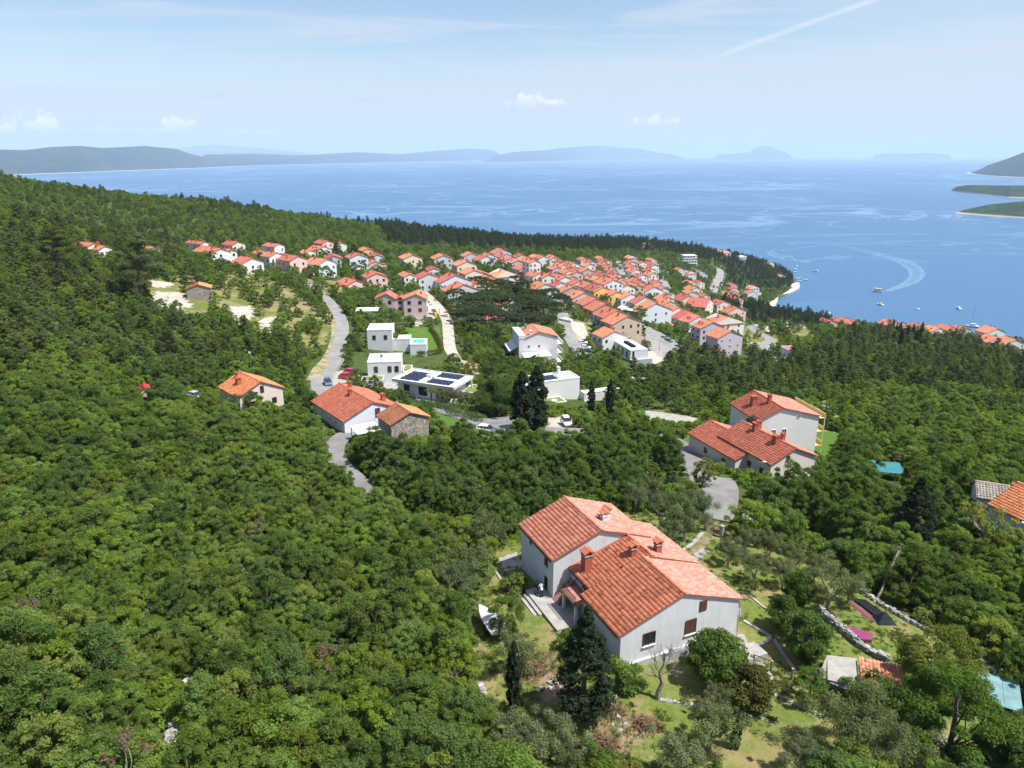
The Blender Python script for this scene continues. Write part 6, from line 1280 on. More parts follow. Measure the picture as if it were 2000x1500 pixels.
plant_px('oak', 1848, 1482, 1325, 'bright_tree', 'bright green tree below the yellow-green one', wide=1.15, leaf=leaf_mat('leaf_bright', (.05, .12, .015), (.10, .20, .03), (.11, .19, .03), .4))
plant_px('oak', 1785, 1440, 1330, 'bright_tree', 'bright green tree just below the tiled hut', wide=1.0, seed=13, leaf=MATS['leaf_bright'])
plant_px('oak', 1580, 1372, 1308, 'small_fruit_tree', 'small bright fruit tree on the lawn left of the hut', wide=.95, seed=12, leaf=MATS['leaf_bright'])
plant_px('oak', 1695, 1388, 1322, 'leafy_shrub', 'green shrub leaning on the hut slab', 'shrub', 1.3, seed=14, leaf=MATS['leaf_bright'])
plant_px('deep', 1940, 1510, 1425, 'shady_tree', 'dark tree at the lower right corner', wide=1.1)
plant_px('round', 1992, 1475, 1400, 'shady_tree', 'yellowish tree cut by the lower right edge', wide=1.0, leaf=LEAF_LIME)
plant_px('conifer', 1775, 1075, 925, 'dark_conifer', 'tall blackish conifer in the thicket on the right', wide=1.0)
plant_px('sparse', 1920, 1062, 985, 'bare_crowned_tree', 'thin-leaved tree with pale twigs below the grey-roofed shed', wide=1.3, leaf=LEAF_LIME)
plant_px('sparse', 935, 905, 865, 'bare_branched_tree', 'half dead tree with pale branches above the grove', wide=1.2)
for x, y, t, l in [(1018,852,722,'left of the two tall black cypresses beside the road'), (1047,842,712,'right of the two tall black cypresses beside the road'), (1154,812,742,'slim cypress beside the white cubic villa'), (1190,818,738,'dark cypress right of the cubic villa'), (1297,752,722,'small cypress among trees below the grey house'), (1787,852,816,'lone small cypress in the scrub on the right')]:
    plant_px('cypress', x, y, t, 'cypress_tree', l, wide=1.5 if x < 1100 else 1.0, seed=71+(x % 2))
plant_px('pine', 1462, 890, 812, 'blue_cedar', 'blue-green cedar between the tall white house and the long red roof', wide=1.1, leaf=leaf_mat('needle_blue', (.035, .06, .045), (.085, .115, .085), (.09, .11, .08), .2))
plant_px('oak', 1372, 950, 898, 'lime_tree', 'small yellow-green tree beside the drive behind the farmhouse', wide=1.0, leaf=LEAF_LIME)
plant_px('round', 970, 812, 738, 'round_tree', 'round green tree at the road right of the solar villa', wide=1.25)
plant_px('round', 330, 808, 738, 'round_tree', 'round dark tree beside the little red-roofed shed', wide=1.2)
plant_px('round', 1515, 652, 626, 'round_tree', 'lone round tree on the pale parking ground', wide=1.5)
plant_px('round', 495, 800, 762, 'round_tree', 'dark tree in front of the peach house terrace', wide=1.2); plant_px('olive', 455, 812, 775, 'olive_tree', 'silver olive below the peach house'); plant_px('round', 595, 800, 755, 'hedge_tree', 'round clipped tree between peach and white houses', wide=1.1)
plant_px('deep', 730, 775, 735, 'villa_tree', 'dark tree in front of the ribbed-roof villa'); plant_px('round', 770, 680, 650, 'villa_tree', 'green tree before the tall box villa', wide=1.2)
plant_px('oak', 1003, 930, 862, 'grove_tree', 'light tree at the top of the grove under the cypresses', wide=1.1); plant_px('pine', 275, 600, 455, 'big_pine', 'tallest dark pine left of the stone house', wide=1.3, seed=31); plant_px('pine', 115, 560, 440, 'big_pine', 'broad dark pine at the left above the scrub', wide=1.4, seed=32)
plant_px('pine', 332, 530, 478, 'slim_pine', 'narrow pine in front of the hamlet roofs', wide=.8, seed=33); plant_px('ridge', 660, 505, 468, 'big_pine', 'dark pine between hamlet and town', wide=1.3, seed=41); plant_px('ridge', 695, 508, 474, 'big_pine', 'dark pine right of the one between hamlet and town', wide=1.5, seed=42)
plant_px('tall', 1020, 590, 545, 'town_tree', 'large dark tree in front of the upper town houses', wide=1.3, seed=61, leaf=LEAF_RIDGE); plant_px('cypress', 1139, 548, 526, 'cypress_tree', 'dark cypress group in the middle of the town', wide=1.8, seed=72); plant_px('deep', 980, 528, 508, 'town_tree', 'dark round tree among the upper town houses', wide=1.3); plant_px('deep', 910, 529, 516, 'town_tree', 'round bush before the cream gable', wide=1.3)
plant_px('deep', 1240, 628, 598, 'town_tree', 'dark tree before the broad pale blank gable', wide=1.7); plant_px('deep', 1232, 578, 558, 'town_tree', 'dark tree left of the long pale house', wide=1.5); plant_px('deep', 845, 528, 512, 'town_tree', 'dark trees beside the small roof in the upper town', wide=2)
for k in range(7): plant_px('olive', 862+k*12, 790+k*1.5, 762+k*1.5, 'planted_olive', ['leftmost', 'second', 'third', 'fourth', 'fifth', 'sixth', 'rightmost'][k]+' silvery young tree in the row before the solar villa', wide=.8)
plant_px('palm', 843, 790, 752, 'palm_tree', 'short palm at the left end of the villa planting')
# dead tree
def dead_tree():
    p = gp(1285, 1366); e = empty('dead_tree', p, 0, 'bare grey dead tree with twisted trunk in front of the farmhouse gable', 'tree'); b = MB(); rd = random.Random(4)
    b.tube([(0, 0, -.3), (-.05, .0, .7), (.25, 0, 1.7), (.0, .05, 2.7), (.35, .1, 3.6)], [.26, .2, .17, .15, .10], 8); b.build('trunk', mat('dead_wood', (.25, .22, .20), .95, .35, 4, .6, 8), e)
    def br(p0, d, L_, r, lv, bb):
        p1 = Vector(p0)+d*L_; limb(bb, p0, p1, r, r*.5, .18, 4, 5, rd.random())
        if lv > 0:
            for k in range(4): nd = (d+Vector((rd.gauss(0, .55), rd.gauss(0, .55), rd.gauss(.1, .35)))).normalized(); br(Vector(p0).lerp(p1, rd.uniform(.45, 1)), nd, L_*.62, r*.5, lv-1, bb)
    for i, (st, d) in enumerate([((.2, 0, 1.8), (-.7, .1, .7)), ((0, .05, 2.7), (-.4, .2, 1)), ((.35, .1, 3.5), (.35, .0, 1)), ((.35, .1, 3.5), (-.3, -.3, 1)), ((.1, 0, 2.3), (.8, -.1, .6)), ((.3, .1, 3.3), (.6, .4, .7))]):
        bb = MB(); br(st, Vector(d).normalized(), 1.3, .065, 3, bb); bb.build('limb', MATS['dead_wood'], e)
    BLOCK.append((p.x, p.y, 1.5))
dead_tree()

# ---------------------------------------------------------------- dry-stone walls: every stone its own block
WALLST = tile_mat('limestone', (0.36, 0.34, 0.32), 0.55); WALLST.node_tree.nodes['Color Ramp'].color_ramp.elements[-1].color = (.60, .58, .55, 1)
for q in WALLST.node_tree.nodes:
    if q.type == 'VALTORGB':
        for i, e_ in enumerate(q.color_ramp.elements): v = .13+.075*i; e_.color = (v, v*.96, v*.92, 1)
def rock_mesh(seed, n=1):
    rd = random.Random(seed); V = []
    for s in (-1, 1):
        for x, y in ((-.5, -.5), (.5, -.5), (.5, .5), (-.5, .5)): V.append((x*rd.uniform(.75, 1), y*rd.uniform(.75, 1), s*.5*rd.uniform(.75, 1)))
    V.append((rd.uniform(-.2, .2), rd.uniform(-.2, .2), .62)); F_ = [(0,3,2,1),(0,1,5,4),(1,2,6,5),(2,3,7,6),(3,0,4,7),(4,5,8),(5,6,8),(6,7,8),(7,4,8)]
    me = bpy.data.meshes.new('stone'); me.from_pydata(V, [], F_); me.materials.append(WALLST); return me
ROCKS = [rock_mesh(i) for i in range(8)]
def stone_wall(pts, h, th, label, single=True, sz=.34, name='stone_wall', drop=.1):
    C = catmull([tuple(gp(a, b_).xy) for a, b_ in pts], 10); e = empty(name, (C[0].x, C[0].y, H(C[0].x, C[0].y)), 0, label, 'wall'); O_ = e.location; L_ = 0; rd = random.Random(int(pts[0][0])); cnt = 0; V, F_, tv = [], [], []
    for a, c in zip(C, C[1:]):
        seg = (c-a).length; L_ += seg; d = (c-a).normalized() if seg > 0 else Vector((1, 0)); n_ = Vector((-d.y, d.x)); k = max(1, int(round(seg/sz)))
        BLOCK.append((a.x, a.y, th/2+.2))
        for i in range(k):
            q = a+d*seg*(i+.5)/k; hh = h*(.85+.3*noise.noise(Vector((q.x*.4, q.y*.4, 1))))
            for r in range(max(1, int(hh/(sz*.6)))):
                for s in (-1, 0, 1) if th > .7 else (-.5, .5):
                    if rd.random() < drop: continue
                    x = q.x+n_.x*s*th/3+rd.gauss(0, .04); y = q.y+n_.y*s*th/3+rd.gauss(0, .04); z = H(x, y)+sz*.25+r*sz*.6+rd.gauss(0, .03); sc = (sz*rd.uniform(.9, 1.35), sz*rd.uniform(.8, 1.2), sz*.7*rd.uniform(.7, 1.2)); rz = math.atan2(d.y, d.x)+rd.gauss(0, .35)
                    if single and cnt < 300 and (s < .6): link('stone', ROCKS[rd.randrange(8)], e, loc=Vector((x, y, z))-O_, rot=(rd.gauss(0, .2), rd.gauss(0, .2), rz), scl=sc); cnt += 1
                    else:
                        M_ = Matrix.LocRotScale(Vector((x, y, z))-O_, Matrix.Rotation(rz, 3, 'Z'), Vector(sc)); me = ROCKS[rd.randrange(8)]; k0 = len(V); V += [tuple(M_@v.co) for v in me.vertices]; pol = [tuple(k0+v for v in p_.vertices) for p_ in me.polygons]; F_ += pol; tv += [rd.random()]*len(pol)
    if V:
        me = bpy.data.meshes.new('stones'); me.from_pydata(V, [], F_); me.materials.append(WALLST); at_ = me.attributes.new('tv', 'FLOAT', 'FACE'); at_.data.foreach_set('value', tv); o = link('stones', me, e); o['kind'] = 'stuff'
    return e
stone_wall([(1598,1198), (1640,1232), (1690,1272), (1734,1296)], 1.1, .7, 'thick dry-stone wall from the laurels to the tiled hut')
stone_wall([(1668,1150), (1715,1178), (1770,1212), (1826,1240)], .7, .6, 'dry-stone wall behind the dark pit at the wood edge')
stone_wall([(1880,1278), (1925,1305), (1975,1330), (2010,1345)], 1.0, .9, 'dry-stone wall above the teal roof')
stone_wall([(1798,1462), (1830,1455), (1865,1470)], 1.1, .8, 'short grey wall in shade below the bright tree', False)
stone_wall([(372,1340), (352,1385), (338,1440), (322,1500)], .9, .8, 'broken pale stone wall half lost in the scrub', drop=.2)
stone_wall([(936,1338), (950,1368), (968,1400)], .5, .5, 'low pale wall at the left lawn edge', False)
stone_wall([(1290,1368), (1360,1380), (1430,1392), (1500,1408)], .22, .3, 'low stone kerb curving below the dead tree', False, .28)
stone_wall([(1500,1352), (1555,1378), (1608,1402)], .22, .3, 'low stone kerb below the fruit tree', False, .28)
stone_wall([(1590,792), (1650,808), (1730,835)], .9, 1.2, 'pale stone wall crossing the green scrub on the right', False, .5)
stone_wall([(690,842), (740,858), (790,866)], .8, .5, 'low wall in front of the barn', False, .4)
# loose stones
def loose(px, py, n, spread, s0, s1, label):
    c = gp(px, py); e = empty('rock_heap', c, 0, label, 'rocks')
    for i in range(n):
        x = c.x+random.gauss(0, spread); y = c.y+random.gauss(0, spread); s = random.uniform(s0, s1); link('stone', ROCKS[i % 8], e, loc=Vector((x, y, H(x, y)+s*.2))-c, rot=(random.random(), random.random(), random.random()*6), scl=(s, s*.8, s*.6))
loose(1085, 1345, 14, .9, .2, .7, 'scattered white stones left of the big conifer'); loose(1175, 1395, 10, 1.2, .15, .45, 'white stones behind the big conifer trunk'); loose(1170, 1470, 12, .9, .12, .4, 'small stones on bare soil at the bottom'); loose(1765, 1395, 10, .6, .3, .8, 'pale slabs under the bright tree'); loose(305, 590, 30, 3, .5, 1.6, 'white boulders at the rock clearing'); loose(1025, 800, 4, .8, .5, 1.2, 'boulders beside the cypresses')
# ---------------------------------------------------------------- garden paths and edges
def kerb(pts, w=.3, h=.12, label=None, m=CONC, name='path_edge'):
    C = catmull([tuple(gp(a, b_).xy) for a, b_ in pts], 6); b = MB()
    for a, c in zip(C, C[1:]): b.bar((a.x, a.y, H(a.x, a.y)+h/2), (c.x, c.y, H(c.x, c.y)+h/2), w, h+.1)
    return b.build(name, m, kind='structure')
kerb([(1452,1214), (1480,1230), (1508,1246)]); kerb([(1511,1250), (1530,1280), (1556,1316)]); kerb([(1468,1268), (1490,1258), (1506,1249)]); kerb([(1458,1160), (1480,1178), (1495,1190)], .25); kerb([(1372,1042), (1350,1065), (1330,1078)], .5); kerb([(1600,1308), (1635,1330)], .25)
kerb([(958,1104), (975,1128), (990,1155)], .25)
for q in ([(1430,1236), (1452,1240), (1478,1278), (1520,1335), (1500,1345), (1462,1295), (1440,1268)], [(975,1092), (1008,1080), (1020,1098), (1018,1112), (985,1118)], [(1345,1092), (1372,1070), (1386,1078), (1360,1100)], [(1045,1168), (1065,1160), (1125,1205), (1118,1215), (1075,1190)]): sheet('garden_paving', gpoly(q), .3, .12, CONC)
sheet('garden_path', gpoly([(1385,1005), (1408,1008), (1405,1030), (1395,1045), (1370,1075), (1345,1085), (1335,1080), (1372,1040)]), .4, .09, grass_mat('worn_grass', (.10, .11, .04), (.16, .15, .07), (.24, .20, .12), .3, .45), jag=.5)
sheet('bare_soil', gpoly([(1150,1380), (1200,1375), (1270,1400), (1290,1430), (1200,1480), (1150,1450)]), .4, .075, grass_mat('soil', (.12, .10, .04), (.20, .15, .08), (.26, .19, .12), .5, .45), jag=2.0)
sheet('bare_soil', gpoly([(1020,1290), (1080,1270), (1120,1330), (1090,1370), (1030,1350)]), .4, .075, MATS.get('soil') or bpy.data.materials['soil'], jag=2.0)
p = gp(1468, 1283); b = MB(); b.box(-1.2, 1.0, -.9, .9, -.8, .75); tag(b.build('concrete_block', CONC), 'grey concrete step block at the corner of the garden path', 'step'); bpy.data.objects['concrete_block'].location = p; bpy.data.objects['concrete_block'].rotation_euler.z = R(24)
e = empty('garden_railing', gp(1488, 1305), R(-35), 'low rusty railing with concrete posts beside the steps', 'railing'); 
for x in (-.8, .8, 2.6): b = MB(); b.box(x-.09, x+.09, -.09, .09, -.2, 1.2); b.build('post', CONC, e)
b = MB(); b.bar((-.8, 0, 1.1), (.8, 0, 1.1), .05); b.bar((-.8, 0, .6), (.8, 0, .6), .04); b.bar((.8, 0, .9), (2.6, 0, .9), .05); b.build('rail', DARK, e)
# gate
pa, pb = gp(1378, 1036), gp(1409, 1050); e = empty('garden_gate', (pa+pb)/2, math.atan2(pb.y-pa.y, pb.x-pa.x), 'dark iron double gate between concrete posts at the drive', 'gate'); W_ = (pb-pa).length
for x in (-W_/2, W_/2): b = MB(); b.box(x-.2, x+.2, -.2, .2, -.3, 1.6); b.box(x-.26, x+.26, -.26, .26, 1.602, 1.7); b.build('gate_post', CONC, e)
for s in (-1, 1): b = MB(); x0, x1 = sorted((s*.03, s*(W_/2-.22))); rail(b, [(x0, 0, .1), (x1, 0, .1)], 1.15, .14, .03); b.build('gate_leaf', MATS['gutter_dark'], e)
# hut, slab, teal roof, tarps
pc_ = gp(1700, 1302, 2.0); e = empty('tiled_hut', pc_, R(-22), 'small dry-stone hut under a rough orange tile roof beside a concrete slab', 'hut'); b = MB(); b.box(-.6, 3.1, -2.2, .9, -.8, 1.5); b.build('walls', STONE, e)
T_HUT = tile_mat('clay_tile_hut', (.60, .26, .15), .5); tile_slope(e, (-.8, -2.4, 1.56), (1, 0, 0), Vector((0, 1, .12)).normalized(), 4.1, 3.5, T_HUT, 110, tw=.30, tl=.48)
b = MB(); b.quad((-4.2, -1.9, .95), (-.95, -3.0, 1.2), (-.95, 1.4, 1.55), (-3.4, 1.2, 1.3)); b.quad((-4.2, -1.9, 1.1), (-3.4, 1.2, 1.45), (-.95, 1.4, 1.7), (-.95, -3.0, 1.35)[0:3]) if False else None; b.box(-3.4, -.92, -2.2, .9, 1.1, 1.28); b.box(-3.2, -1.2, -2.0, .8, -.8, 1.098); b.build('slab', CONC, e); BLOCK.append((pc_.x, pc_.y, 3.5))
TEAL = mat('teal_sheet', (.15, .27, .28), .7, .25, .8); p = gp(1925, 1338, 1.8); e = empty('teal_roofed_shed', p, R(-30), 'low shed with faded teal sheet roof on the right', 'shed'); b = MB(); b.box(-2.2, 2.2, -1.8, 1.8, -.5, 1.6); b.build('walls', STONE, e)
for k in range(4): b = MB(); b.box(-2.5+k*1.27, -1.25+k*1.27, -2.1, 2.1, 1.62+.012*(k % 2), 1.68+.012*(k % 2)); b.build('roof_sheet', TEAL, e)
b = MB(); b.box(-1.9, -.9, .4, 1.5, 1.72, 1.78); b.build('frame', DARK, e); BLOCK.append((p.x, p.y, 3.2))
PURP = mat('magenta_sheet', (.20, .04, .11), .6, .15, 1.5, .3, 4)
def flat_sheet(name, pts, h, m, label, cat, th=.15):
    P = [gp(a, b_) for a, b_ in pts]; c = sum(P, Vector())/len(P); b = MB(); z = h; T = [(q.x-c.x, q.y-c.y, q.z-c.z+z) for q in P]; Bq = [(q[0], q[1], q[2]-th) for q in T]; n = len(T); b.quad(*T[::-1] if ccw([(q[0], q[1]) for q in T]) != [(q[0], q[1]) for q in T] else T)
    for i in range(n): b.quad(T[i], T[(i+1) % n], Bq[(i+1) % n], Bq[i])
    o = b.build(name, m); o.location = c; tag(o, label, cat); return o
flat_sheet('magenta_tarp', [(1652,1232), (1668,1233), (1704,1245), (1702,1257), (1682,1256)], .45, PURP, 'folded magenta sheet lying on the grass beyond the stone wall', 'sheet', .35)
flat_sheet('magenta_strip', [(1651,1175), (1660,1175), (1718,1216), (1706,1216)], .12, PURP, 'long magenta strip along the dark pit', 'sheet')
o = flat_sheet('dark_cover', [(1664,1172), (1690,1176), (1742,1212), (1722,1217)], .3, mat('black_foil', (.012, .013, .016), .35, .3, 2), 'black foil cover along the wall with a dark glass corner', 'cover', .3)
b = MB(); b.quad((-1.1, -.8, 0), (1.1, -.6, 0), (0, 0, 1.3)); b.quad((1.1, -.6, 0), (1.0, .9, 0), (0, 0, 1.3)); b.quad((1.0, .9, 0), (-1.0, .8, 0), (0, 0, 1.3)); b.quad((-1, .8, 0), (-1.1, -.8, 0), (0, 0, 1.3)); q = b.build('cold_frame', GLASS); q.location = gp(1726, 1215); tag(q, 'small dark glazed pyramid at the end of the black cover', 'cold frame')
b = MB(); b.quad((-1.6, -1.3, 0), (1.6, -1.3, 0), (1.0, 0, 1.3), (-1.0, 0, 1.3)); b.quad((1.6, 1.3, 0), (-1.6, 1.3, 0), (-1.0, 0, 1.3), (1.0, 0, 1.3)); b.quad((1.6, -1.3, 0), (1.6, 1.3, 0), (1, 0, 1.3)); b.quad((-1.6, 1.3, 0), (-1.6, -1.3, 0), (-1, 0, 1.3)); q = b.build('small_tent', mat('tent_teal', (.10, .24, .24), .7, .1)); q.location = gp(1310, 1078, .5); q.rotation_euler.z = R(30); tag(q, 'low teal tent showing behind the farmhouse roof', 'tent')
# brush piles
def brush(px, py, r, label, col):
    c = gp(px, py); b = MB(); rd = random.Random(int(px))
    for i in range(260):
        a = rd.uniform(0, 6.28); q = r*math.sqrt(rd.random()); x, y = math.cos(a)*q*1.4, math.sin(a)*q; z = (1-(q/r)**2)*.9*rd.random(); d = Vector((rd.gauss(0, 1), rd.gauss(0, 1), rd.gauss(0, .35))).normalized()*rd.uniform(.3, .8); b.bar((x, y, z), (x+d.x, y+d.y, z+d.z+.05), .04)
    o = b.build('brush_pile', mat('brush_'+str(int(px)), col, .95, .3, 3)); o.location = c; tag(o, label, 'brush pile'); BLOCK.append((c.x, c.y, r*1.3))
brush(1583, 1063, 2.0, 'reddish-brown heap of cut branches beside the olive grove', (.26, .14, .09)); brush(1038, 1310, 1.1, 'brown heap of cuttings left of the big conifer', (.17, .12, .07)); brush(1262, 1420, .8, 'small reddish heap of dry leaves on the bottom lawn', (.20, .12, .07)); brush(1195, 1392, .8, 'brown twigs beside the conifer trunk', (.16, .12, .07)); brush(1180, 1455, .7, 'small brown twig heap at the bottom', (.18, .12, .07))
# ---------------------------------------------------------------- poles and wires
WOOD = mat('pole_wood', (.22, .19, .16), .9, .25, 2)
def pole_between(e, a, b_, r): b = MB(); b.tube([a, b_], [r, r*.75], 8); return b.build('pole', WOOD, e)
pa, pb = gp(1711, 1176), gp(1748, 1143); hA = 7.6; top = Vector(((pa.x+pb.x)/2+1.0, (pa.y+pb.y)/2+1.6, pa.z+hA)); 
def solve_top(px, py, base, y_off): d = ray(px, py); t = (base.y+y_off)/d[1]; return Vector((d[0]*t, d[1]*t, CH+d[2]*t))
top = solve_top(1757, 1068, pb, 0.3); e = empty('utility_pole', pb, 0, 'wooden electricity pole propped by a slanting second pole', 'pole'); pole_between(e, (0, 0, -.5), top-pb, .15); pole_between(e, pa-pb, top-pb-Vector((0, 0, .4)), .14)
def lamp(px, py, top_, label, cat='street lamp', name='street_lamp', arm=True):
    p = gp(px, py); h = px_height(p, top_); e = empty(name, p, 0, label, cat); b = MB(); b.tube([(0, 0, -.3), (0, 0, h)], [.1, .06], 7); b.build('pole', METAL, e); b = MB(); 
    if arm: b.tube([(0, 0, h-.05), (.9, 0, h+.15)], .05, 6); b.build('arm', METAL, e); b = MB(); b.box(.7, 1.3, -.14, .14, h+.02, h+.16)
    else: b.box(-.2, .2, -.2, .2, h, h+.35)
    b.build('lamp_head', WHITE, e); return p+Vector((0, 0, h))
L1 = lamp(1477, 938, 903, 'grey street lamp before the long red roof'); L2 = lamp(1973, 1070, 1022, 'grey pole with white lamp head at the right edge'); lamp(677, 612, 592, 'slim lamp post on the main road bend'); lamp(1250, 668, 634, 'black lamp post at the corner of the tan terrace end'); lamp(552, 552, 532, 'lamp post at the hamlet road'); lamp(1142, 822, 785, 'thin pole beside the white estate car', arm=False); lamp(493, 740, 690, 'tall thin mast behind the peach house', arm=False); lamp(1287, 690, 664, 'lamp post on the terrace car park'); lamp(782, 640, 622, 'lamp post beside the box villa')
def wire(a, b_, sag, label):
    b = MB(); n = 14; c = a; b.tube([tuple((a.lerp(b_, i/n)-Vector((0, 0, sag*4*(i/n)*(1-i/n))))-c) for i in range(n+1)], .022, 4); o = b.build('overhead_wire', DARK); o.location = c; tag(o, label, 'cable')
wire(top, L2, 1.2, 'overhead cable between the propped pole and the right edge lamp'); wire(top, L1, 2.0, 'overhead cable from the propped pole to the lamp at the red roof')
# ---------------------------------------------------------------- vehicles
TYRE = mat('tyre', (.015, .015, .015), .9); CHROME = mat('rim', (.45, .45, .46), .3, metal=.8); LAMPR = mat('tail_lamp', (.35, .01, .01), .3); LAMPW = mat('head_lamp', (.7, .7, .7), .2, spec=.7)
def paint(name, col): 
    m = mat(name, col, .28, .02, 1, spec=.6); m.node_tree.nodes['Principled BSDF'].inputs['Coat Weight'].default_value = .5; return m
def loft(rings, m=0, b=None, caps=True):
    b = b or MB(); n = len(rings[0]); k = len(b.v)
    for r in rings: b.v += r
    for i in range(len(rings)-1):
        for j in range(n): b.f.append((k+i*n+j, k+i*n+(j+1) % n, k+(i+1)*n+(j+1) % n, k+(i+1)*n+j)); b.m.append(m)
    if caps: b.f.append(tuple(k+j for j in range(n))[::-1]); b.f.append(tuple(k+(len(rings)-1)*n+j for j in range(n))); b.m += [m, m]
    return b
def car(px, py, yaw, col, label, style='hatch', pos=None, cat='car'):
    p = pos or gp(px, py); z = max(H(p.x+dx, p.y+dy) for dx in (-1, 0, 1) for dy in (-1.5, 0, 1.5))+.2; e = empty('parked_car', (p.x, p.y, z), R(yaw), label, cat); pm = paint('car_paint_%d_%d_%d' % tuple(int(c*100) for c in col), col)
    Hs = {'hatch': 1.48, 'suv': 1.68, 'estate': 1.5}[style]
    def ring(y, w, z0, zb): return [(-w*.93, y, z0), (-w, y, z0+.22), (-w, y, zb-.12), (-w*.93, y, zb), (w*.93, y, zb), (w, y, zb-.12), (w, y, z0+.22), (w*.93, y, z0)]
    bd = loft([ring(-2.12, .66, .38, .70), ring(-2.0, .82, .26, .82), ring(-1.3, .89, .22, .93), ring(-.5, .9, .22, .97), ring(.9, .9, .22, .99), ring(1.8, .87, .24, .98), ring(2.08, .76, .36, .88)]); bd.build('body', pm, e, smooth=False)
    def cr(y, w0, w1, z0, z1): return [(-w0, y, z0), (-w1, y, z1), (w1, y, z1), (w0, y, z0)]
    yb = 1.95 if style != 'hatch' else 1.8
    loft([cr(-1.2, .78, .76, .94, .96), cr(-.35, .8, .62, .96, Hs-.03), cr(.6, .8, .63, .96, Hs), cr(yb-.45, .78, .6, .96, Hs-.07), cr(yb, .74, .7, .95, .99)]).build('glasshouse', GLASS, e)
    loft([[(-.61, -.33, Hs-.02), (-.61, -.33, Hs+.02), (.61, -.33, Hs+.02), (.61, -.33, Hs-.02)], [(-.63, .6, Hs), (-.63, .6, Hs+.04), (.63, .6, Hs+.04), (.63, .6, Hs)], [(-.6, yb-.42, Hs-.06), (-.6, yb-.42, Hs-.02), (.6, yb-.42, Hs-.02), (.6, yb-.42, Hs-.06)]]).build('roof_panel', pm, e)
    for sx in (-1, 1):
        b = MB()
        for y0, y1 in ((.35, .43), (1.05, 1.13)): b.bar((sx*.81, y0, .96), (sx*.64, y1, Hs-.02), .05)
        b.build('pillar', pm, e)
        for y in (-1.32, 1.28):
            b = MB(); b.tube([(sx*.72, y, .33), (sx*.92, y, .33)], .33, 14); w = b.build('wheel', TYRE, e); b = MB(); b.tube([(sx*.921, y, .33), (sx*.94, y, .33)], .2, 10); b.build('rim', CHROME, w)
        b = MB(); b.box(sx*.62-.16, sx*.62+.16, -2.11, -2.02, .62, .74); b.build('headlight', LAMPW, e); b = MB(); b.box(sx*.66-.12, sx*.66+.12, 2.02, 2.09, .68, .84); b.build('tail_light', LAMPR, e); b = MB(); b.box(sx*.98-.09, sx*.98+.09, -.75, -.58, .95, 1.08); b.build('mirror', pm, e)
    b = MB(); b.box(-.26, .26, 2.05, 2.1, .5, .62); b.build('number_plate', WHITE, e); BLOCK.append((p.x, p.y, 2.4)); return e
RED, BLU, WHT, BLK, SIL, NAVY = (.50, .01, .03), (.07, .14, .22), (.75, .75, .74), (.02, .02, .025), (.42, .43, .45), (.02, .035, .07)
car(678, 742, 82, RED, 'red hatchback parked nearest the wall at the villa entrance'); car(687, 733, 78, RED, 'second red car just behind the first red hatchback'); car(641, 755, 20, BLU, 'blue-grey people carrier on the road above the white house', 'suv'); car(800, 782, 78, NAVY, 'dark blue off-roader parked below the solar villa wall', 'suv')
car(1106, 832, 8, WHT, 'white estate car on gravel right of the two tall cypresses', 'estate'); car(712, 857, 35, BLK, 'black car in shade under the white carport canopy'); car(383, 782, 60, SIL, 'silver car hidden among scrub left of the peach house'); car(492, 798, 70, SIL, 'silver car on the peach house forecourt')
car(1137, 674, 82, WHT, 'white car, uppermost of three on the terrace parking strip'); car(1143, 684, 80, WHT, 'white car between a white and a black one on the strip'); car(1148, 692, 80, BLK, 'black car, lowest of three on the terrace parking strip'); car(876, 634, -10, WHT, 'white car alone on the gravel street'); car(838, 628, 80, SIL, 'silver car beside the pink duplex garden')
car(1298, 664, 30, SIL, 'silver car, left of two before the thicket'); car(1306, 669, 30, BLU, 'blue-grey car, right of two before the thicket'); car(1256, 642, 20, WHT, 'white car behind the tan terrace house'); car(1497, 638, 80, BLK, 'dark car on the pale ground left of the lone round tree'); car(1488, 637, 80, SIL, 'grey car left of the dark one near the lone round tree'); car(1536, 651, 80, BLK, 'black car right of the lone round tree'); car(1500, 692, 80, BLK, 'dark car below the villa pergola'); car(950, 848, 70, WHT, 'white car half hidden by the grove trees'); car(918, 848, 70, BLU, 'blue-grey car under trees left of the fence')
for k in range(12):
    t = k/11; px_ = 1408+(-1 if k < 3 else 0)*2+[2, 6, 8, 8, 7, 5, 2, 0, -4, -8, -11, -14][k]; py_ = 522+k*5.2
    car(px_, py_, -8 if k < 6 else 12, [WHT, SIL, BLK, WHT, WHT, BLU, SIL, WHT, RED, BLK, WHT, SIL][k], ORD[k]+' parked car from the top of the coast road row')
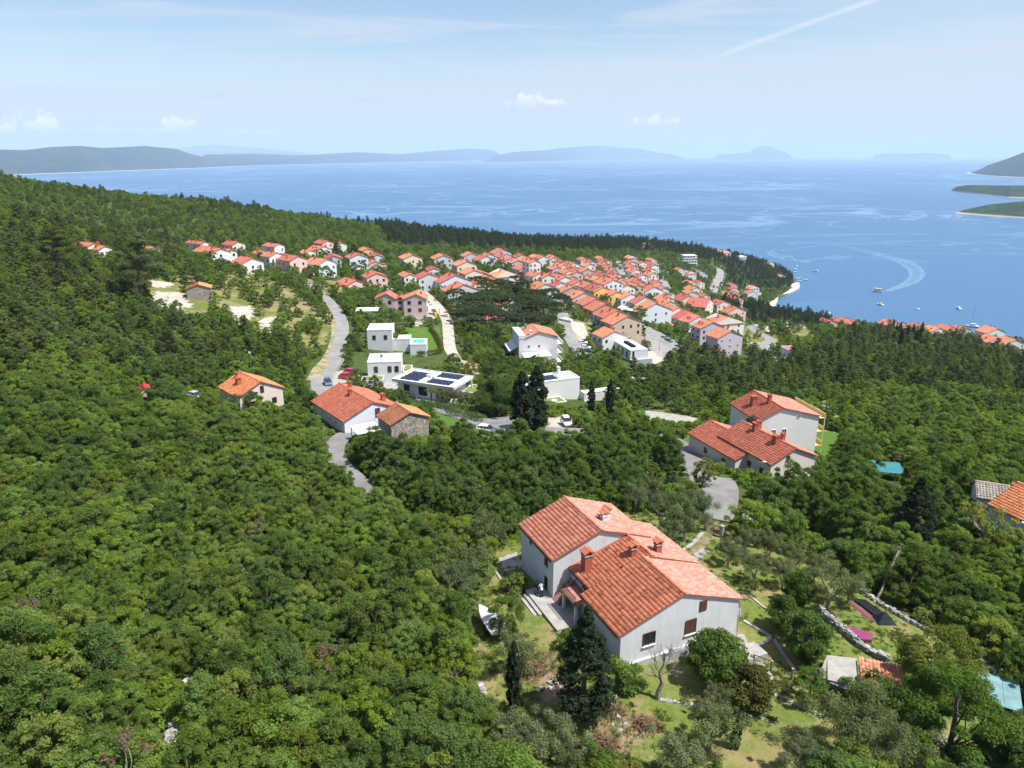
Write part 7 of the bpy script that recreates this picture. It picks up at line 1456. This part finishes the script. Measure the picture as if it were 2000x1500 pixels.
# boat under cover on the street, trailer cart, silver boat
def boat_mesh(b, L_, W_, Hh, m=0, cabin=None):
    R_ = []
    for t in np.linspace(0, 1, 7):
        w = W_/2*(math.sin(math.pi*min(.5+t*.5, 1))**.6 if t > 0 else 1); w = W_/2*(1-t**2.6)+.03; k = .15*t; R_.append([(-w, t*L_, Hh+k), (-w*.75, t*L_, .25*Hh+k*.8), (0, t*L_, k*1.5), (w*.75, t*L_, .25*Hh+k*.8), (w, t*L_, Hh+k)])
    return loft(R_, m, b)
def moored(px, py, L_, yaw, label, cabin=True, mast=0, z=0.0, cat='boat', name='moored_boat'):
    x, y, _ = wz(px, py, 0); e = empty(name, (x, y, z), R(yaw), label, cat); b = MB(); boat_mesh(b, L_, L_*.33, L_*.13); b.build('hull', WHITE, e)
    if cabin: b = MB(); b.box(-L_*.1, L_*.1, L_*.25, L_*.6, L_*.13, L_*.27); b.box(-L_*.12, L_*.12, L_*.22, L_*.55, L_*.272, L_*.29); b.build('cabin', GLASS if cabin == 2 else WHITE, e)
    if mast: b = MB(); b.tube([(0, L_*.5, 0), (0, L_*.5, mast)], [.14, .08], 6); b.tube([(0, L_*.5, L_*.3), (0, L_*.05, L_*.32)], .1, 6); b.build('mast', METAL, e)
BT = [(1558,520,7,0,0),(1548,504,7,0,0),(1599,531,10,60,1),(1553,508,6,20,0),(1556,526,8,40,0),(1557,532,8,60,0),(1562,545,9,80,0),(1566,543,8,60,0),(1566,549,8,100,0),(1578,547,10,85,0),(1550,569,9,30,0),(1536,574,9,100,0),(1527,578,9,90,0),(1517,590,9,20,0),(1556,563,9,70,0),(1725,597,10,30,1),(1796,605,7,10,0),(1876,605,11,0,1),(1623,616,9,0,1)]
for i, (x, y, l, a, c) in enumerate(BT): moored(x, y, l, a, f"small white boat, {(ORD+['thirteenth','fourteenth','fifteenth','sixteenth','seventeenth','eighteenth','nineteenth'])[i]} going from the headland pier out to the right", c)
moored(1912, 640, 15, 70, 'white sailing boat with tall bare mast off the right shore', 1, 26)
def ferry():
    x, y, _ = wz(1722, 570, 0); e = empty('excursion_boat', (x, y, 0), R(78), 'white and yellow excursion boat turning in the bay at the end of its wake', 'boat'); L_ = 15; b = MB(); boat_mesh(b, L_, 5, 1.6); b.build('hull', WHITE, e)
    b = MB(); b.box(-1.9, 1.9, 1.0, 10.5, 1.6, 3.6); b.build('cabin', wallm('w'), e); b = MB(); b.box(-2.3, 2.3, .2, 9.5, 4.6, 4.8); b.build('sun_roof', wallm('y'), e)
    for px_ in (-1.8, 1.8):
        for py_ in (.8, 5, 9): b = MB(); b.box(px_-.08, px_+.08, py_-.08, py_+.08, 3.602, 4.598); b.build('post', METAL, e)
    for k in range(6): link('window', WIN_D, e, loc=(-1.9, 2+k*1.5, 2.7), rot=(0, 0, 3*math.pi/2), scl=(1.0, 1, .9))
    b = MB(); b.box(-.8, .8, 8.4, 10, 4.81, 6.2); b.build('wheelhouse', WHITE, e)
ferry()
def wake():
    m, N, L = _nt('wake_foam'); b_ = N['Principled BSDF']; b_.inputs['Base Color'].default_value = (.24, .42, .58, 1); b_.inputs['Roughness'].default_value = .5; out = N['Material Output']; tr = N.new('ShaderNodeBsdfTransparent'); mx = N.new('ShaderNodeMixShader')
    at = N.new('ShaderNodeAttribute'); at.attribute_name = 'foam'; geo = N.new('ShaderNodeNewGeometry'); n = N.new('ShaderNodeTexNoise'); n.inputs['Scale'].default_value = .09; n.inputs['Detail'].default_value = 6; L.new(geo.outputs['Position'], n.inputs['Vector']); ml = N.new('ShaderNodeMath'); ml.operation = 'MULTIPLY'; L.new(at.outputs['Fac'], ml.inputs[0]); r = N.new('ShaderNodeMapRange'); L.new(n.outputs[0], r.inputs[0]); r.inputs[1].default_value = .3; r.inputs[2].default_value = .7; r.inputs[3].default_value = .45; L.new(r.outputs[0], ml.inputs[1])
    L.new(ml.outputs[0], mx.inputs[0]); L.new(tr.outputs[0], mx.inputs[1]); L.new(b_.outputs[0], mx.inputs[2]); L.new(mx.outputs[0], out.inputs[0])
    C = catmull([wz(a, c, 0)[:2] for a, c in [(1730,569), (1752,562), (1777,552), (1790,540), (1788,528), (1770,514), (1735,502), (1690,490), (1640,480), (1590,474)]], 12); n_ = len(C); V, F_, fo = [], [], []
    U_ = [0, .10, .35, .5, .65, .90, 1]
    for i, c in enumerate(C):
        t = (C[min(i+1, n_-1)]-C[max(i-1, 0)]).normalized(); q = Vector((-t.y, t.x)); w = 3+36*min(1, (i/n_)*1.8)**.8*(1-.3*i/n_)
        for u in U_: V.append((c.x+q.x*w*(u-.5), c.y+q.y*w*(u-.5), .12)); 
    prof = [0, .9, .55, .45, .55, .9, 0]; fo = [prof[k]*(1.0 if i < 14 else .85)*(1-(i/n_))**.55 for i in range(n_) for k in range(7)]
    for i in range(n_-1):
        for k in range(6): F_.append([i*7+k, i*7+k+1, i*7+7+k+1, i*7+7+k])
    me = np_mesh('boat_wake', V, F_, m, smooth=True); a = me.attributes.new('foam', 'FLOAT', 'POINT'); a.data.foreach_set('value', np.array(fo, np.float32)); o = link('boat_wake', me, kind='stuff'); o['label'] = 'pale curved wake behind the excursion boat'
wake()
def cart():
    p = gp(1466, 1023); e = empty('car_trailer', p, R(-15), 'small pale open car trailer parked at the scrub edge right of the drive', 'trailer'); b = MB(); b.box(-1.1, 1.1, -.65, .65, .5, .58); 
    for q in ((-1.1, -1.06, -.65, .65), (1.06, 1.1, -.65, .65), (-1.058, 1.058, -.65, -.61), (-1.058, 1.058, .61, .65)): b.box(*q, .582, .95)
    b.build('tray', mat('trailer_blue', (.45, .55, .62), .5, .1), e)
    for s in (-1, 1): b = MB(); b.tube([(0, s*.7, .3), (0, s*.82, .3)], .3, 12); b.build('wheel', TYRE, e)
    b = MB(); b.bar((1.1, 0, .5), (2.2, 0, .45), .07); b.build('drawbar', METAL, e); BLOCK.append((p.x, p.y, 2))
cart()
def silver_boat():
    p = gp(957, 1228); e = empty('boat_on_trailer', p, R(28), 'open silver-white boat on a rusty trailer among trees left of the farmhouse', 'boat'); b = MB()
    R_ = []
    for t in np.linspace(0, 1, 8):
        w = .95*(1-t**2.4)+.04; R_.append([(-w, t*4.4-2, 1.35), (-w*.8, t*4.4-2, .85), (0, t*4.4-2, .65+.3*t*t), (w*.8, t*4.4-2, .85), (w, t*4.4-2, 1.35), (w*.85, t*4.4-2, 1.36), (0, t*4.4-2, 1.30 if t > .6 else 1.0), (-w*.85, t*4.4-2, 1.36)])
    loft(R_, 0, b); b.build('hull', mat('boat_silver', (.55, .60, .62), .35, .15, 2, metal=.2), e)
    b = MB(); b.box(-.7, .7, -.9, -.5, 1.38, 1.44); b.box(-.65, .65, .2, .55, 1.38, 1.44); b.build('thwart', WHITE, e); b = MB(); b.box(-.18, .18, -2.45, -2.1, .9, 1.8); b.build('outboard_motor', DARK, e)
    RU = mat('rusty_steel', (.16, .07, .04), .9, .3, 4); b = MB(); b.bar((-.6, -2.2, .5), (-.6, 1.6, .5), .09); b.bar((.6, -2.2, .5), (.6, 1.6, .5), .09); b.bar((-.7, -1, .5), (.7, -1, .5), .09); b.bar((-.6, 1.6, .5), (0, 3.0, .45), .08); b.bar((.6, 1.6, .5), (0, 3.0, .45), .08); b.build('trailer_frame', RU, e)
    for s in (-1, 1): b = MB(); b.tube([(s*.72, -.9, .3), (s*.88, -.9, .3)], .3, 12); b.build('wheel', TYRE, e)
    BLOCK.append((p.x, p.y, 2.2))
silver_boat()
p = gp(1117, 632); e = empty('covered_boat', p, R(60), 'white boat under covers on a trailer at the head of the terrace street', 'boat'); b = MB(); boat_mesh(b, 6.5, 2.4, 1.7); b.build('hull', WHITE, e); b = MB(); loft([[(-1.1, 0, 1.5), (0, 0, 2.0), (1.1, 0, 1.5)], [(-1.0, 3, 1.6), (0, 3, 2.5), (1.0, 3, 1.6)], [(-.4, 6, 1.7), (0, 6, 1.9), (.4, 6, 1.7)]], 0, b); b.build('cover', wallm('w'), e); BLOCK.append((p.x, p.y, 4))
# hydrant-like yellow posts, fence
YP = mat('yellow_plastic', (.70, .42, .02), .6, .05)
def yellow(px, py, label, s=1.0):
    p = gp(px, py); e = empty('yellow_bin', p, 0, label, 'bin'); b = MB(); b.tube([(0, 0, 0), (0, 0, 1.0*s), (0, 0, 1.05*s)], [.32*s, .36*s, .3*s], 10); b.build('body', YP, e); b = MB(); b.tube([(0, 0, 1.052*s), (0, 0, 1.2*s)], [.4*s, .3*s], 10); b.build('lid', YP, e)
yellow(975, 812, 'yellow bin at the roadside left of the tall cypresses'); yellow(593, 828, 'yellow bin at the corner of the long white house'); yellow(851, 620, 'yellow bin beside the gravel street', 1.6); yellow(948, 1005, 'yellow bin glimpsed among the trees behind the farmhouse', .8)
def fence(pts, h, label, gap=.14):
    P = [gp(a, b_) for a, b_ in pts]; e = empty('iron_fence', P[0], 0, label, 'fence')
    for a, c in zip(P, P[1:]):
        n = max(1, int((c-a).length/2.2))
        for i in range(n+1): q = a.lerp(c, i/n)-P[0]; b = MB(); b.bar(q, q+Vector((0, 0, h+.1)), .08); b.build('post', DARK, e)
        b = MB(); rail(b, [a-P[0], c-P[0]], h, gap, .02); b.build('fence_panel', DARK, e)
fence([(958,846), (985,856), (1003,852)], 1.3, 'dark iron fence left of the tall cypresses')
# hedges round the villas: one clipped hedge each
def hedge(pts, w, h, label, leaf, n=None):
    C = catmull([tuple(gp(a, b_).xy) for a, b_ in pts], 6); cs, rs = [], []; o = C[0]; z0 = H(o.x, o.y)
    for a, c in zip(C, C[1:]):
        k = max(1, int((c-a).length/.6))
        for i in range(k):
            q = a.lerp(c, i/k); zz = H(q.x, q.y)-z0
            for s in (-.3, .3): cs.append((q.x-o.x+random.gauss(0, .1), q.y-o.y+random.gauss(0, .1), zz+h*.55+random.gauss(0, .06))); rs.append((w*.5, w*.5, h*.5))
        BLOCK.append((a.x, a.y, w))
    V, Fq, cv = leaves(np.array(cs), np.array(rs), 60, .15, seed=len(cs), core=.5); o_ = link('hedge', np_mesh('hedge', V, Fq, leaf, {'cv': cv}), loc=(o.x, o.y, z0)); tag(o_, label, 'hedge')
hedge([(840,645), (852,660), (862,685), (855,692), (812,697)], 1.6, 1.8, 'bronze-green hedge round the poolside lawn', bpy.data.materials['leaf_bronze'])
hedge([(762,638), (795,634), (828,636)], 2.2, 3, 'tall dark hedge between duplex and box villa', LEAF_DEEP); hedge([(812,793), (850,797), (895,808)], 2.0, 1.6, 'dark hedge below the villa planting', LEAF_DEEP); hedge([(880,812), (915,818), (944,826)], 2.4, 1.8, 'thick clipped hedge at the lawn corner by the road', LEAF_DEEP)
hedge([(1148,665), (1160,685), (1172,700)], 2.2, 2.2, 'bright green hedge beside the terrace parking strip', LEAF_LIME); hedge([(1168,705), (1182,712)], 2.4, 2.2, 'bright green clipped block at the foot of the parking strip', LEAF_LIME); hedge([(725,545), (745,548)], 2, 2, 'bright green hedge before the pale pink house', LEAF_LIME)
# ---------------------------------------------------------------- people
def person(px, py, yaw, shirt, trousers, label, h=1.6, bend=.25, name='person'):
    p = Vector(wz(px, py, 146.98)); e = empty(name, p, R(yaw), label, 'person'); SK = mat('skin', (.50, .30, .22), .6)
    me = bpy.data.meshes.new('body'); s = h/1.75; f = bend
    V = [(0, 0, .93), (0, -.02-.1*f, 1.12), (0, -.05-.35*f, 1.38), (0, -.06-.45*f, 1.50), (0, -.08-.5*f, 1.62), (0, -.08-.5*f, 1.72),
         (.10, 0, .88), (.12, -.04, .50), (.12, .02, .09), (.12, -.12, .04), (-.10, 0, .88), (-.12, .02, .50), (-.13, .06, .09), (-.13, -.08, .04),
         (.19, -.05-.35*f, 1.40), (.25, -.12-.35*f, 1.13), (.20, -.32-.35*f, 1.02), (.18, -.42-.35*f, 1.03), (-.19, -.05-.35*f, 1.40), (-.26, -.08-.3*f, 1.12), (-.24, -.22-.3*f, .92), (-.23, -.27-.3*f, .85)]
    E_ = [(0,1),(1,2),(2,3),(3,4),(4,5),(0,6),(6,7),(7,8),(8,9),(0,10),(10,11),(11,12),(12,13),(2,14),(14,15),(15,16),(16,17),(2,18),(18,19),(19,20),(20,21)]
    rad = [.15, .14, .16, .06, .105, .09, .1, .07, .045, .04, .1, .07, .045, .04, .07, .05, .038, .035, .07, .05, .038, .035]
    me.from_pydata([tuple(c*s for c in v) for v in V], E_, []); me.materials.append(SK); me.materials.append(shirt); me.materials.append(trousers); o = link('body', me, e)
    sk = o.modifiers.new('skin', 'SKIN'); me.skin_vertices if me.skin_vertices else None
    if not me.skin_vertices: 
        bm_ = __import__('bmesh').new(); bm_.from_mesh(me); bm_.verts.layers.skin.verify(); bm_.to_mesh(me); bm_.free()
    for i, r in enumerate(rad): me.skin_vertices[0].data[i].radius = (r*s, r*s*(.75 if i < 3 else 1)); me.skin_vertices[0].data[i].use_root = (i == 0)
    o.modifiers.new('sub', 'SUBSURF').levels = 1; o.modifiers['sub'].render_levels = 1
    dg = bpy.context.evaluated_depsgraph_get(); ev = o.evaluated_get(dg); m2 = bpy.data.meshes.new_from_object(ev); o.modifiers.clear(); o.data = m2
    m2.materials.clear(); [m2.materials.append(q) for q in (SK, shirt, trousers)]
    for q in m2.polygons:
        c = q.center/s; r_ = abs(c.x)
        q.material_index = 2 if c.z < .95 and r_ < .2 else (1 if c.z < 1.5 and c.z > .93 else 0)
        q.use_smooth = True
    b = MB(); b.tube([tuple(c*s for c in (0, -.06-.5*f, 1.66)), tuple(c*s for c in (0, -.04-.5*f, 1.76)), tuple(c*s for c in (0, -.06-.5*f, 1.81))], [.115*s, .11*s, .05*s], 10); b.build('hair', mat('hair_dark', (.03, .02, .015), .8), e)
    b = MB(); [b.box(q-.05, q+.05, -.24, .06, 0, .09) for q in (-.13, .12)]; b.build('shoes', DARK, e)
person(1058, 1166, 200, mat('shirt_white', (.72, .72, .72), .9), mat('trousers_dark', (.03, .03, .04), .9), 'person in white shirt and dark trousers leaning forward by the steps', bend=.7)
person(1048, 1160, 20, mat('shirt_black', (.03, .03, .035), .9), mat('trousers_dark', (.03, .03, .04), .9), 'person in dark clothes standing behind the one in white', bend=.2)
# ---------------------------------------------------------------- grass tufts, low bushes
def grass_stuff():
    coll = bpy.data.collections.new('tuft_kinds'); 
    for s, (n_, hgt, lf) in enumerate([(26, .16, 0), (34, .24, 0), (20, .15, 1)]):
        g = np.random.default_rng(s); V, F_ = [], []
        for i in range(n_):
            a = g.uniform(0, 6.28); r = g.uniform(0, .28); x, y = math.cos(a)*r, math.sin(a)*r; b_ = g.uniform(0, 6.28); dx, dy = math.cos(b_)*.035, math.sin(b_)*.035; lx, ly = g.normal(0, .1, 2); hh = hgt*g.uniform(.5, 1.1); k = len(V); V += [(x-dx, y-dy, 0), (x+dx, y+dy, 0), (x+lx+dx*.3, y+ly+dy*.3, hh), (x+lx-dx*.3, y+ly-dy*.3, hh)]; F_.append([k, k+1, k+2, k+3])
        me = np_mesh('tuft', V, F_, LEAF_GRASS if not lf else LEAF_STRAW, {'cv': np.random.default_rng(s).random(len(F_))}); coll.objects.link(bpy.data.objects.new('tuft_%d' % s, me))
    X, Y = np.meshgrid(np.arange(-12, 60, .42), np.arange(36, 100, .42)); X = X+rng.uniform(-.2, .2, X.shape); Y = Y+rng.uniform(-.2, .2, Y.shape); X, Y = X.ravel(), Y.ravel()
    nn = vnoise(X, Y, 5, 4); k = inpoly(X, Y, GARDEN) & (nn+rng.random(len(X))*.8 > .62); X, Y = X[k], Y[k]
    hx = (X-9.54)*math.cos(R(23.8))+(Y-52.4)*math.sin(R(23.8)); hy = -(X-9.54)*math.sin(R(23.8))+(Y-52.4)*math.cos(R(23.8)); k = ~((hx > -1.2) & (hx < 13.3) & (hy > -.5) & (hy < 19.3)) & ~((hx > -3) & (hx < 1.2) & (hy > 6) & (hy < 12.8))
    X, Y = X[k], Y[k]; P = np.stack([X, Y, hz(X, Y)+.05], 1).astype(np.float32); me = bpy.data.meshes.new('grass_tufts'); me.vertices.add(len(P)); me.vertices.foreach_set('co', P.ravel())
    a = me.attributes.new('size', 'FLOAT', 'POINT'); a.data.foreach_set('value', rng.uniform(.6, 1.5, len(P)).astype(np.float32)); a = me.attributes.new('turn', 'FLOAT', 'POINT'); a.data.foreach_set('value', rng.uniform(0, 6.28, len(P)).astype(np.float32)); a = me.attributes.new('pick', 'INT', 'POINT'); a.data.foreach_set('value', rng.choice([0, 0, 1, 2], len(P)).astype(np.int32))
    o = link('grass', me, kind='stuff'); o['label'] = 'rough green and straw grass in the garden'
    ng = bpy.data.node_groups.new('grass', 'GeometryNodeTree'); ng.interface.new_socket('Geometry', in_out='INPUT', socket_type='NodeSocketGeometry'); ng.interface.new_socket('Geometry', in_out='OUTPUT', socket_type='NodeSocketGeometry'); N, L = ng.nodes, ng.links; gi = N.new('NodeGroupInput'); go = N.new('NodeGroupOutput'); ip = N.new('GeometryNodeInstanceOnPoints'); ci = N.new('GeometryNodeCollectionInfo'); ci.inputs['Collection'].default_value = coll; ci.inputs['Separate Children'].default_value = True; ci.inputs['Reset Children'].default_value = True
    def na(n, t): q = N.new('GeometryNodeInputNamedAttribute'); q.data_type = t; q.inputs['Name'].default_value = n; return q.outputs['Attribute']
    cx = N.new('ShaderNodeCombineXYZ'); L.new(na('turn', 'FLOAT'), cx.inputs[2]); L.new(gi.outputs[0], ip.inputs['Points']); L.new(ci.outputs[0], ip.inputs['Instance']); ip.inputs['Pick Instance'].default_value = True; L.new(na('pick', 'INT'), ip.inputs['Instance Index']); L.new(cx.outputs[0], ip.inputs['Rotation']); L.new(na('size', 'FLOAT'), ip.inputs['Scale']); L.new(ip.outputs[0], go.inputs[0]); o.modifiers.new('grass', 'NODES').node_group = ng
LEAF_GRASS = leaf_mat('blade_green', (.09, .15, .02), (.17, .25, .04), (.19, .23, .05), .45); LEAF_STRAW = leaf_mat('blade_straw', (.20, .18, .07), (.32, .27, .12), (.3, .25, .1), .3)
grass_stuff()
grow()
